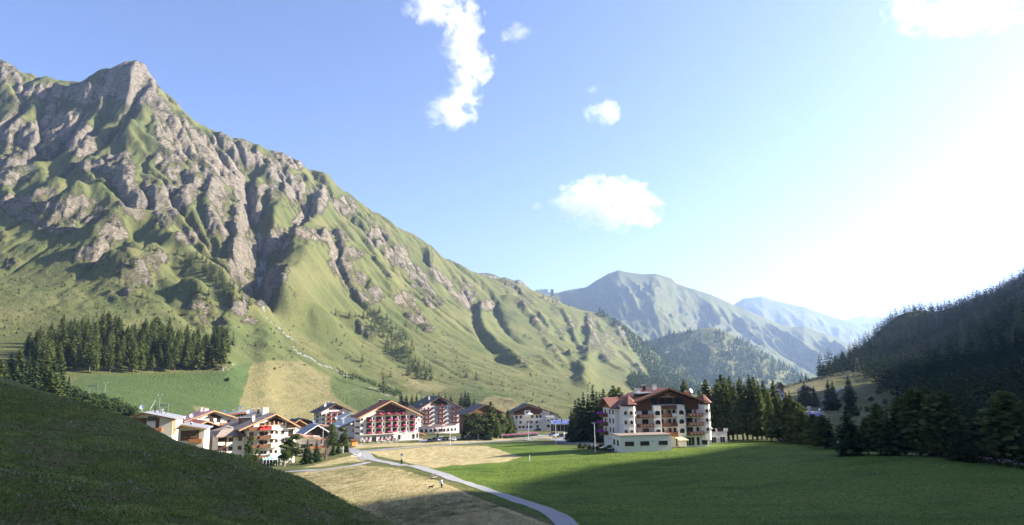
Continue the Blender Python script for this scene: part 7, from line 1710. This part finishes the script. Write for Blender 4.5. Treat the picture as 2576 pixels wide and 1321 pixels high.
# lift gates and masts on the hay meadow
def lattice_gate(px, py, w, h, label):
    x, y, z = spot(px, py, 200); e = empty('lift_gate', (x, y, z)); tag(e, label, 'gate'); m = MB()
    for q in (-1, 1):
        for dx in (-0.25, 0.25): m.tube((q * w / 2 + dx, 0, 0), (q * w / 2 + dx * 0.7, 0, h), 0.07)
        for k in range(6): m.tube((q * w / 2 - 0.25, 0, h * k / 6), (q * w / 2 + 0.25, 0, h * (k + 1) / 6), 0.05)
    m.build('legs', M_METAL, e); MB().box(-w / 2 - 0.3, w / 2 + 0.3, -0.2, 0.2, h, h + 0.5).build('crossbeam', M_METAL, e)
lattice_gate(232, 993, 4.2, 4.6, 'grey metal lift gate at the lower left of the hay meadow'); lattice_gate(411, 1046, 4.4, 5.5, 'grey metal lift gate behind the grey roofed house')
def mast(px, py, h, label):
    x, y, z = spot(px, py, 200); e = empty('floodlight_mast', (x, y, z)); tag(e, label, 'mast'); MB().cyl(0, 0, 0, h, 0.11, 0.07).build('pole', M_METAL, e); MB().box(-1.1, 1.1, -0.06, 0.06, h, h + 0.12).build('crossbar', M_METAL, e)
    for q in (-1, 1): MB().box(q * 1.1 - 0.25, q * 1.1 + 0.25, -0.3, 0.1, h + 0.1, h + 0.35).build('floodlight', M_WMETAL, e)
mast(263, 1000, 8.0, 'thin floodlight mast beside the left lift gate'); mast(399, 1046, 11, 'thin floodlight mast behind the grey roofed house')
x, y, _ = P(373, 1040, 260); e = empty('leaning_pole', (x, y, P(373, 1040, 260)[2])); tag(e, 'white jib pole leaning to the right above the grey roofed house', 'pole'); MB().tube((0, 0, -6), (0, 0, 0.5), 0.12).build('post', M_WMETAL, e); MB().tube((0, 0, 0.5), (2.2, 0, 4.6), 0.11).build('jib', M_WMETAL, e)
x, y, _ = P(1477, 1074, 400); e = empty('banner', (x, y, gz(x, y))); tag(e, 'upright white banner flag beside the solar roofed bar', 'flag'); MB().cyl(0, 0, 0, 5.6, 0.05).build('pole', M_METAL, e); MB().box(0.05, 1.1, -0.02, 0.02, 0.8, 5.4).build('cloth', M_WHITE, e)
# pylon in the wood
x, y, z = spot(2158, 941, 300); e = empty('power_pylon', (x, y, z)); tag(e, 'timber A frame pylon at the edge of the dark wood', 'pylon'); MB().tube((-2.5, 0, 0), (-0.3, 0, 14), 0.2).tube((2.5, 0, 0), (0.3, 0, 14), 0.2).tube((-1.6, 0, 6), (1.6, 0, 6), 0.12).build('frame', M_FENCE, e)
# fireweed
def flower_strip(name, pts, n, h, seed, label, wpx=1.6):
    r = random.Random(seed); Vs = []; Qs = []; gv = []; gq = []
    for _ in range(n):
        t = r.random() * (len(pts) - 1); i = int(t); f = t - i; px = pts[i][0] + (pts[i + 1][0] - pts[i][0]) * f; py = pts[i][1] + (pts[i + 1][1] - pts[i][1]) * f + r.uniform(-wpx, wpx)
        Vs.append((px, py))
    W_ = np.array([ray_ground(px, py, land, 100, 600, 220) for px, py in Vs]); Z = land(W_[:, 0], W_[:, 1])
    q = np.random.default_rng(seed); cen = np.stack([W_[:, 0], W_[:, 1], Z], 1)
    lo = np.repeat(cen, 3, 0) + q.normal(size=(3 * n, 3)) * np.array([0.25, 0.25, 0]) ; lo[:, 2] += q.uniform(0.1, h * 0.7, 3 * n)
    v, f = clump_q(lo, q.uniform(0.10, 0.28, len(lo)), q); me = mesh_np(name, v, f); me.materials.append(M_BUSH); a = me.attributes.new('shade', 'FLOAT', 'POINT'); a.data.foreach_set('value', np.full(len(v), 0.3, np.float32))
    o = link(name, me); tag(o, label, 'flowers', None, 'stuff')
    hi = np.repeat(cen, 2, 0)[::(1 if h > 1.2 else 4)]; hi = hi + q.normal(size=hi.shape) * np.array([0.25, 0.25, 0]); hi[:, 2] += q.uniform(h * 0.6, h * 1.05, len(hi))
    v, f = clump_q(hi, q.uniform(0.06, 0.15, len(hi)), q); o2 = link('blossoms', mesh_np('blossoms', v, f), o, M_FIRE); o2['kind'] = 'stuff'
M_FIRE = flat_mat('fireweed_pink', (0.50, 0.22, 0.36), 0.9, 0.3, 3)
flower_strip('fireweed', [(1262,1101.5),(1290,1100),(1320,1098.5),(1352,1096)], 900, 1.6, 3, 'bed of tall pink fireweed at the edge of the car park', 1.2)
flower_strip('roadside_fireweed', [(1960,1112),(2060,1117),(2150,1124),(2300,1140),(2450,1160),(2600,1182)], 1100, 1.1, 4, 'shaded pink and green weeds along the far edge of the meadow', 2.5)
# ------------------------------------------------------------------ the walker and the dog
def skin_mesh(name, verts, edges, radii, mat, sub=2, root=0):
    me = bpy.data.meshes.new(name + '_tmp'); me.from_pydata(verts, edges, []); me.update()
    o = bpy.data.objects.new(name + '_tmp', me); COL.objects.link(o)
    o.modifiers.new('skin', 'SKIN'); sv = me.skin_vertices[0].data
    for i, r in enumerate(radii): sv[i].radius = (r, r) if not isinstance(r, tuple) else r
    sv[root].use_root = True
    sb = o.modifiers.new('sub', 'SUBSURF'); sb.levels = sub; sb.render_levels = sub
    dg = bpy.context.evaluated_depsgraph_get(); out = bpy.data.meshes.new_from_object(o.evaluated_get(dg))
    bpy.data.objects.remove(o); out.name = name
    for p in out.polygons: p.use_smooth = True
    out.materials.clear(); out.materials.append(mat); return out
M_SKIN = flat_mat('skin', (0.42, 0.25, 0.18), 0.6); M_COAT = flat_mat('pale_blue_coat', (0.42, 0.50, 0.74), 0.8, 0.08, 6); M_TROU = flat_mat('black_trousers', (0.02, 0.02, 0.025), 0.9); M_HAIR = flat_mat('dark_hair', (0.03, 0.02, 0.016), 0.7)
x, y, z = spot(1110.5, 1229, 60)
pe = empty('person', (x, y, z), R(-22)); tag(pe, 'person in pale blue jacket and black trousers holding a dog lead', 'person')
# faces left (-x); y is away from the camera
V = [(0,0,0.98),(0,0,1.18),(-0.01,0,1.38),(-0.01,0,1.47),(-0.02,0,1.56),(-0.03,0,1.66),
     (0,-0.20,1.41),(-0.06,-0.25,1.15),(-0.30,-0.24,1.02),(-0.38,-0.24,1.01),
     (0,0.20,1.41),(0.03,0.26,1.14),(-0.04,0.27,0.90),(-0.06,0.27,0.82),
     (0,-0.10,0.90),(-0.02,-0.11,0.50),(0.02,-0.11,0.09),(-0.12,-0.12,0.04),
     (0,0.10,0.90),(0.02,0.12,0.50),(0.05,0.12,0.09),(-0.09,0.13,0.04)]
E = [(0,1),(1,2),(2,3),(3,4),(4,5),(2,6),(6,7),(7,8),(8,9),(2,10),(10,11),(11,12),(12,13),(0,14),(14,15),(15,16),(16,17),(0,18),(18,19),(19,20),(20,21)]
Rr = [(0.15,0.12),(0.15,0.11),(0.16,0.11),0.065,0.09,0.10, 0.065,0.05,0.038,0.03, 0.065,0.05,0.038,0.03, 0.095,0.062,0.042,0.045, 0.095,0.062,0.042,0.045]
body = skin_mesh('body', V, E, Rr, M_SKIN); link('body', body, pe)
coat = skin_mesh('coat', [V[i] for i in (0,1,2)] + [(-0.01,0,1.44),V[6],V[7],(-0.27,-0.24,1.04),V[10],V[11],(-0.035,0.27,0.93),(0,0,0.82)], [(0,1),(1,2),(2,3),(2,4),(4,5),(5,6),(2,7),(7,8),(8,9),(0,10)], [(0.185,0.15),(0.18,0.14),(0.19,0.135),0.08,0.085,0.068,0.052,0.085,0.068,0.052,(0.19,0.16)], M_COAT); link('coat', coat, pe)
for s_ in (1, -1):
    k = 14 if s_ == 1 else 18
    link('trouser_leg', skin_mesh('trouser_leg', [(0, -0.06 * s_, 0.92), V[k], V[k+1], (V[k+2][0], V[k+2][1], 0.12)], [(0,1),(1,2),(2,3)], [0.10, 0.115, 0.08, 0.06], M_TROU), pe)
    link('shoe', skin_mesh('shoe', [(V[k+2][0] + 0.03, V[k+2][1], 0.055), (V[k+3][0] - 0.04, V[k+3][1], 0.045)], [(0,1)], [0.055, 0.045], M_TROU), pe)
link('hair', skin_mesh('hair', [(0.0,0,1.70),(0.03,0,1.64),(0.04,0,1.57)], [(0,1),(1,2)], [(0.10,0.095),(0.095,0.09),0.06], M_HAIR), pe)
for sgn, (hx, hy, hz) in ((-1, V[9]), (1, V[13])):               # hands: palm, four unequal fingers, thumb
    vv = [(hx, hy, hz), (hx - 0.045, hy, hz - 0.02)]; ee = [(0,1)]; rr_ = [0.026, 0.032]
    for f in range(4):
        o_ = (f - 1.5) * 0.019; l = (0.055, 0.065, 0.06, 0.045)[f]; b0 = len(vv)
        vv += [(hx - 0.06, hy + o_, hz - 0.03), (hx - 0.06 - l * 0.6, hy + o_, hz - 0.035), (hx - 0.055 - l * 0.5, hy + o_, hz - 0.07)]; ee += [(1, b0), (b0, b0+1), (b0+1, b0+2)]; rr_ += [0.009, 0.0085, 0.008]
    b0 = len(vv); vv += [(hx - 0.03, hy + 0.035 * sgn, hz - 0.01), (hx - 0.055, hy + 0.045 * sgn, hz - 0.03)]; ee += [(0, b0), (b0, b0+1)]; rr_ += [0.011, 0.009]
    link('hand', skin_mesh('hand', vv, ee, rr_, M_SKIN, 1), pe)
for nm, m_, mt in (('nose', MB().prism([(-0.145,1.60),(-0.115,1.595),(-0.115,1.64)], -0.012, 0.012), M_SKIN), ('eye', MB().box(-0.128,-0.118,-0.045,-0.022,1.645,1.657), M_HAIR), ('eye', MB().box(-0.128,-0.118,0.022,0.045,1.645,1.657), M_HAIR), ('mouth', MB().box(-0.124,-0.112,-0.022,0.022,1.572,1.58), M_FLR)):
    m_.build(nm, mt, pe)
# dog, black with white legs and tail tip, walking towards the walker's side
M_DOGB = flat_mat('black_fur', (0.018, 0.017, 0.02), 0.8); M_DOGW = flat_mat('white_fur', (0.62, 0.60, 0.57), 0.9)
dx, dy, dz_ = spot(1084, 1231, 60)
de = empty('dog', (dx, dy, dz_), R(12)); tag(de, 'black dog with white chest and tail tip walking on a lead', 'dog')
DV = [(-0.32,0,0.46),(-0.08,0,0.47),(0.18,0,0.48),(0.28,0,0.47),(0.38,0,0.60),(0.46,0,0.67),(0.60,0,0.63),
      (0.24,-0.09,0.40),(0.27,-0.10,0.22),(0.22,-0.10,0.03), (0.24,0.09,0.40),(0.17,0.10,0.22),(0.24,0.10,0.03),
      (-0.30,-0.09,0.40),(-0.22,-0.10,0.29),(-0.36,-0.10,0.17),(-0.33,-0.10,0.03), (-0.30,0.09,0.40),(-0.26,0.10,0.29),(-0.44,0.10,0.18),(-0.48,0.10,0.04),
      (-0.40,0,0.50),(-0.55,0,0.56)]
DE = [(0,1),(1,2),(2,3),(3,4),(4,5),(5,6),(3,7),(7,8),(8,9),(3,10),(10,11),(11,12),(0,13),(13,14),(14,15),(15,16),(0,17),(17,18),(18,19),(19,20),(0,21),(21,22)]
DR = [(0.10,0.11),(0.105,0.12),(0.11,0.15),(0.10,0.14),0.075,0.082,0.035, 0.05,0.03,0.028, 0.05,0.03,0.028, 0.06,0.045,0.026,0.028, 0.06,0.045,0.026,0.028, 0.035,0.022]
link('body', skin_mesh('body', DV, DE, DR, M_DOGB, 2, 1), de)
for nm, vv, ee, rr_ in (('chest_patch', [(0.33,0,0.40),(0.30,0,0.30)], [(0,1)], [0.085,0.06]), ('white_paw', [DV[8],DV[9]], [(0,1)], [0.036,0.034]), ('white_paw', [DV[11],DV[12]], [(0,1)], [0.036,0.034]), ('white_paw', [DV[15],DV[16]], [(0,1)], [0.032,0.034]), ('tail_tip', [(-0.55,0,0.56),(-0.70,0,0.60),(-0.78,0,0.58)], [(0,1),(1,2)], [0.03,0.03,0.012])):
    link(nm, skin_mesh(nm, vv, ee, rr_, M_DOGW, 2), de)
for s_ in (-1, 1): MB().prism([(0.42,0.71),(0.48,0.72),(0.43,0.79)], 0.05 * s_ - 0.01, 0.05 * s_ + 0.01).build('ear', M_DOGB, de)
hnd = pe.matrix_basis @ Vector((-0.42, -0.24, 0.98)); hnd = Matrix.Translation(pe.location) @ Matrix.Rotation(R(-22), 4, 'Z') @ Vector((-0.42, -0.24, 0.98)); nk = Matrix.Translation(de.location) @ Matrix.Rotation(R(12), 4, 'Z') @ Vector((0.36, 0, 0.62))
lm = MB(); pp = [hnd.lerp(nk, t) - Vector((0, 0, 0.12 * math.sin(math.pi * t))) for t in [i / 8 for i in range(9)]]
for i in range(8): lm.tube(pp[i], pp[i+1], 0.014, 5)
tag(lm.build('dog_lead', flat_mat('yellow_webbing', (0.75, 0.68, 0.30), 0.7)), 'long yellow dog lead hanging from the hand of the walker to the dog', 'lead')
# ------------------------------------------------------------------ grass
def grass_stuff(name, poly_, n, size, seed, stops, label, hill_only, Y1=300, zoff=0.0, per=3, Y0=12):
    r = np.random.default_rng(seed); xs = [p[0] for p in poly_]; ys = [p[1] for p in poly_]
    px = r.uniform(min(xs), max(xs), n * 3); py = r.uniform(min(ys), max(ys), n * 3)
    inside = np.zeros(len(px), bool); m = len(poly_)
    for i in range(m):
        ax, ay = poly_[i]; bx, by = poly_[(i + 1) % m]
        inside ^= ((ay > py) != (by > py)) & (px < (bx - ax) * (py - ay) / (by - ay + 1e-9) + ax)
    px = px[inside][:n]; py = py[inside][:n]
    Ys = np.exp(np.linspace(math.log(Y0), math.log(Y1), 90)); d = np.array(P(px, py, 1.0)[0]), np.array(P(px, py, 1.0)[2])
    X = d[0][:, None] * Ys; Zr = (d[1][:, None] - CZ) * Ys + CZ; G = land(X.ravel(), np.broadcast_to(Ys, X.shape).ravel()).reshape(X.shape)
    hit = G > Zr; i = hit.argmax(1); ok = hit.any(1) & (i > 0); q = np.arange(len(px)); a = (G - Zr)[q, i - 1]; b = (G - Zr)[q, i]; t = -a / (b - a + 1e-9)
    Yh = (Ys[i - 1] + t * (Ys[i] - Ys[i - 1]))[ok]; Xh = d[0][ok] * Yh
    Zh = surf_near(Xh, Yh) + zoff; k = len(Xh)
    pat = fbm(Xh / 2.5, Yh / 2.5, 3, seed + 3); sz = size * r.uniform(0.5, 1.3, k) * (1 + 0.5 * pat) * (0.6 + Yh / 110.0)
    cen = np.repeat(np.stack([Xh, Yh, Zh], 1), per, 0); s = np.repeat(sz, per); c = cen + r.normal(size=cen.shape) * (s * 0.7)[:, None] * np.array([1, 1, 0])
    ang = r.uniform(0, 6.283, len(c)); lean = r.normal(size=(len(c), 2)) * 0.45; up = np.stack([lean[:, 0] * s, lean[:, 1] * s, s * r.uniform(0.5, 1.0, len(c))], 1); sd = np.stack([np.cos(ang), np.sin(ang), 0 * ang], 1) * (s * 0.28)[:, None]
    v = np.stack([c - sd, c + sd, c + up], 1).reshape(-1, 3); me = mesh_np(name, v, None, np.arange(len(v)).reshape(-1, 3))
    sh = np.clip(0.5 + 0.85 * np.repeat(pat, per) + r.normal(size=len(c)) * 0.22, 0, 1); a = me.attributes.new('shade', 'FLOAT', 'POINT'); a.data.foreach_set('value', np.repeat(sh, 3).astype(np.float32))
    mt = bpy.data.materials.new(name + '_blades'); mt.use_nodes = True; nt = mt.node_tree; bb = nt.nodes['Principled BSDF']; bb.inputs['Roughness'].default_value = 0.8; bb.inputs['Specular IOR Level'].default_value = 0.15
    nt.links.new(ramp(nt, attr(nt, 'shade').outputs['Fac'], stops), bb.inputs['Base Color'])
    o = link(name, me, None, mt); tag(o, label, 'grass', None, 'stuff'); return o
def surf_near(X, Y):
    z = base(X, Y); ins = (Y > GY0) & (X > GX0) & (X < GX1); z = z + np.where(ins, grid_at(Dz, X, Y), 0) + (1 - sstep(250, 600, Y)) * 0.35 * fbm(X / 14, Y / 14, 3, 51)
    h, t = hillmix(X, Y, z); return h + t * (0.30 * fbm(X / 3.2, Y / 3.2, 4, 61) + 0.10 * fbm(X / 0.7, Y / 0.7, 2, 71))
grass_stuff('hill_grass', [(-40,955),(180,1000),(330,1052),(500,1115),(720,1185),(880,1260),(1010,1335),(-40,1335)], 90000, 0.085, 1,
    [(0.06, (0.26, 0.19, 0.11)), (0.22, (0.15, 0.175, 0.045)), (0.5, (0.12, 0.205, 0.036)), (0.75, (0.22, 0.28, 0.06)), (0.97, (0.30, 0.32, 0.10))], 'rough dark green grass and herbs covering the near hillside', True, 130)
grass_stuff('hill_herbs', [(-40,955),(180,1000),(330,1052),(500,1115),(720,1185),(880,1260),(1010,1335),(-40,1335)], 4500, 0.13, 11,
    [(0.2, (0.07, 0.09, 0.02)), (0.55, (0.12, 0.20, 0.04)), (0.85, (0.22, 0.21, 0.12)), (0.99, (0.34, 0.32, 0.24))], 'taller herbs standing among the grass of the near hillside', True, 130, 0.02)
grass_stuff('meadow_grass', [(1200,1262),(1120,1204),(1300,1165),(1550,1142),(1900,1118),(2100,1128),(2600,1190),(2600,1335),(1480,1335)], 42000, 0.065, 2,
    [(0.1, (0.042, 0.07, 0.012)), (0.5, (0.08, 0.125, 0.02)), (0.9, (0.18, 0.21, 0.05))], 'thick short green grass of the right hand meadow', False, 260, 0.0, 3, 60)
grass_stuff('straw_grass', [(740,1195),(900,1170),(1000,1178),(1070,1200),(1180,1250),(1390,1335),(1010,1335),(880,1262)], 18000, 0.06, 3,
    [(0.1, (0.10, 0.13, 0.035)), (0.5, (0.30, 0.25, 0.11)), (0.9, (0.50, 0.42, 0.25))], 'cut yellow grass left of the gravel path', False, 260, 0.0, 3, 60)

# ------------------------------------------------------------------ clouds
def cloud(puffs, Y, label, dens=0.02, seed=0):
    cxx = sum(p[0] for p in puffs) / len(puffs); cyy = sum(p[1] for p in puffs) / len(puffs); c = P(cxx, cyy, Y); e = empty('cloud', c); tag(e, label, 'cloud')
    for k, (px, py, rx, ry) in enumerate(puffs):
        p = P(px, py, Y + 30 * k); s = Y / F
        bm = bmesh.new(); bmesh.ops.create_icosphere(bm, subdivisions=2, radius=1.0); me = bpy.data.meshes.new('puff'); bm.to_mesh(me); bm.free(); me.materials.append(cloud_mat(dens, seed + k, rx * s))
        o = link('puff', me, e); o.location = (p[0] - c[0], p[1] - c[1], p[2] - c[2]); o.scale = (rx * s * 1.5, (rx + ry) * 0.5 * s * 1.2, ry * s * 1.5)
_cm = {}
def cloud_mat(dens, seed, size):
    m = bpy.data.materials.new('cloud_vapour'); m.use_nodes = True; nt = m.node_tree
    for n in list(nt.nodes): nt.nodes.remove(n)
    out = N(nt, 'ShaderNodeOutputMaterial'); v = N(nt, 'ShaderNodeVolumePrincipled'); v.inputs['Color'].default_value = (1, 1, 1, 1); v.inputs['Anisotropy'].default_value = 0.1
    tc = N(nt, 'ShaderNodeTexCoord'); ln = N(nt, 'ShaderNodeVectorMath'); ln.operation = 'LENGTH'; nt.links.new(tc.outputs['Object'], ln.inputs[0])
    n = noise(nt, pos(nt), 0.0045, 9, 0.66, 0.5)
    f = mth(nt, 'SUBTRACT', 1.0, ln.outputs['Value']); f = mth(nt, 'ADD', mth(nt, 'MULTIPLY', f, 1.5), mth(nt, 'MULTIPLY', mth(nt, 'SUBTRACT', n, 0.585), 5.0))
    d = mth(nt, 'MULTIPLY', f, dens * 0.24, clamp=False); d = mth(nt, 'MAXIMUM', d, 0.0); d = mth(nt, 'MINIMUM', d, dens)
    nt.links.new(d, v.inputs['Density']); nt.links.new(v.outputs[0], out.inputs['Volume']); return m
cloud([(1085,15,62,40),(1160,45,50,48),(1168,115,55,52),(1188,165,48,45),(1168,228,46,45),(1128,285,60,36)], 9000, 'tall broken white cloud reaching down from the top of the picture', 0.018, 1)
cloud([(1295,82,46,20)], 9000, 'small flat wispy cloud right of the tall cloud', 0.006, 9)
cloud([(1512,283,38,30)], 9000, 'small round white cloud in the middle of the sky', 0.018, 12)
cloud([(1485,228,24,14)], 9000, 'faint wisp above the small round cloud', 0.007, 14)
cloud([(1470,515,70,48),(1560,520,80,52),(1600,530,52,40),(1500,468,42,26),(1560,482,60,30)], 9000, 'broad bright white cloud above the distant mountain', 0.02, 16)
cloud([(1350,512,18,13)], 9000, 'tiny cloud left of the broad bright cloud', 0.012, 22)
cloud([(2290,35,60,42),(2380,40,90,50),(2480,30,80,45)], 9000, 'bright cloud in the glare at the upper right', 0.015, 24)

# white meadow flowers
r_q = np.random.default_rng(9); fx_ = r_q.uniform(20, 110, 1500); fy_ = r_q.uniform(92, 190, 1500); keep = (fbm(fx_ / 12, fy_ / 12, 3, 5) > 0.12) & (fx_ > 0.1 * fy_); fx_, fy_ = fx_[keep], fy_[keep]
v_, f_ = clump_q(np.stack([fx_, fy_, surf_near(fx_, fy_) + 0.12], 1), r_q.uniform(0.02, 0.045, len(fx_)), r_q)
tag(link('meadow_flowers', mesh_np('meadow_flowers', v_, f_), None, M_WHITE), 'tiny pale flowers scattered in the right hand meadow', 'flowers', None, 'stuff')
# ------------------------------------------------------------------ the air
def box_mesh(name, x0, x1, y0, y1, z0, z1):
    v = [(x, y, z) for z in (z0, z1) for y in (y0, y1) for x in (x0, x1)]
    f = [(0, 2, 3, 1), (4, 5, 7, 6), (0, 1, 5, 4), (2, 6, 7, 3), (0, 4, 6, 2), (1, 3, 7, 5)]
    me = bpy.data.meshes.new(name); me.from_pydata(v, [], f); me.update(); return me
M_AIR = bpy.data.materials.new('air'); M_AIR.use_nodes = True
nt = M_AIR.node_tree
for n in list(nt.nodes): nt.nodes.remove(n)
o_ = nt.nodes.new('ShaderNodeOutputMaterial'); pv = nt.nodes.new('ShaderNodeVolumePrincipled')
pv.inputs['Color'].default_value = (0.50, 0.68, 1.0, 1); pv.inputs['Density'].default_value = 0.000068; pv.inputs['Anisotropy'].default_value = 0.45
nt.links.new(pv.outputs[0], o_.inputs['Volume'])
hz = link('haze', box_mesh('haze', -9000, 15500, -1200, 14500, -330, 1500), None, M_AIR); tag(hz, kind='stuff')

# ------------------------------------------------------------------ each one of a small group is told apart by its place in the row
ORD = 'first second third fourth fifth sixth seventh eighth ninth tenth eleventh twelfth thirteenth fourteenth fifteenth sixteenth seventeenth eighteenth nineteenth twentieth twenty-first twenty-second twenty-third twenty-fourth twenty-fifth twenty-sixth twenty-seventh twenty-eighth'.split()
bpy.context.view_layer.update()
by_label = {}
for o in COL.objects:
    if o.parent is None and o.get('category') and o.get('label'): by_label.setdefault(o['label'], []).append(o)
for lb, os_ in by_label.items():
    if 1 < len(os_) <= len(ORD):
        os_.sort(key=lambda o: proj(o.matrix_world.translation.x, o.matrix_world.translation.y, o.matrix_world.translation.z)[0])
        words_ = lb.split()
        for k, o in enumerate(os_): o['label'] = ' '.join(words_[:12]) + ', ' + ORD[k] + ' from the left'
import OpenImageIO as oiio, sys, numpy as np
b=oiio.ImageBuf('/workdir/render_main.png').get_pixels()
for n,(x,y) in dict(hill=(100,450),hill2=(250,490),meadow_shade=(800,490),meadow_lit=(520,465),straw=(440,455),straw2=(400,490),skyTL=(60,20),skyTR=(950,150),sky_mid=(600,300),rock=(60,200),forest=(120,345),fh=(950,350),far=(640,300),hay=(120,385),slope=(290,385),hotelwall=(640,425),mtgrass=(480,330)).items():
    p=b[y-6:y+7,x-6:x+7,:3].mean((0,1))*255; print(n,p.round())
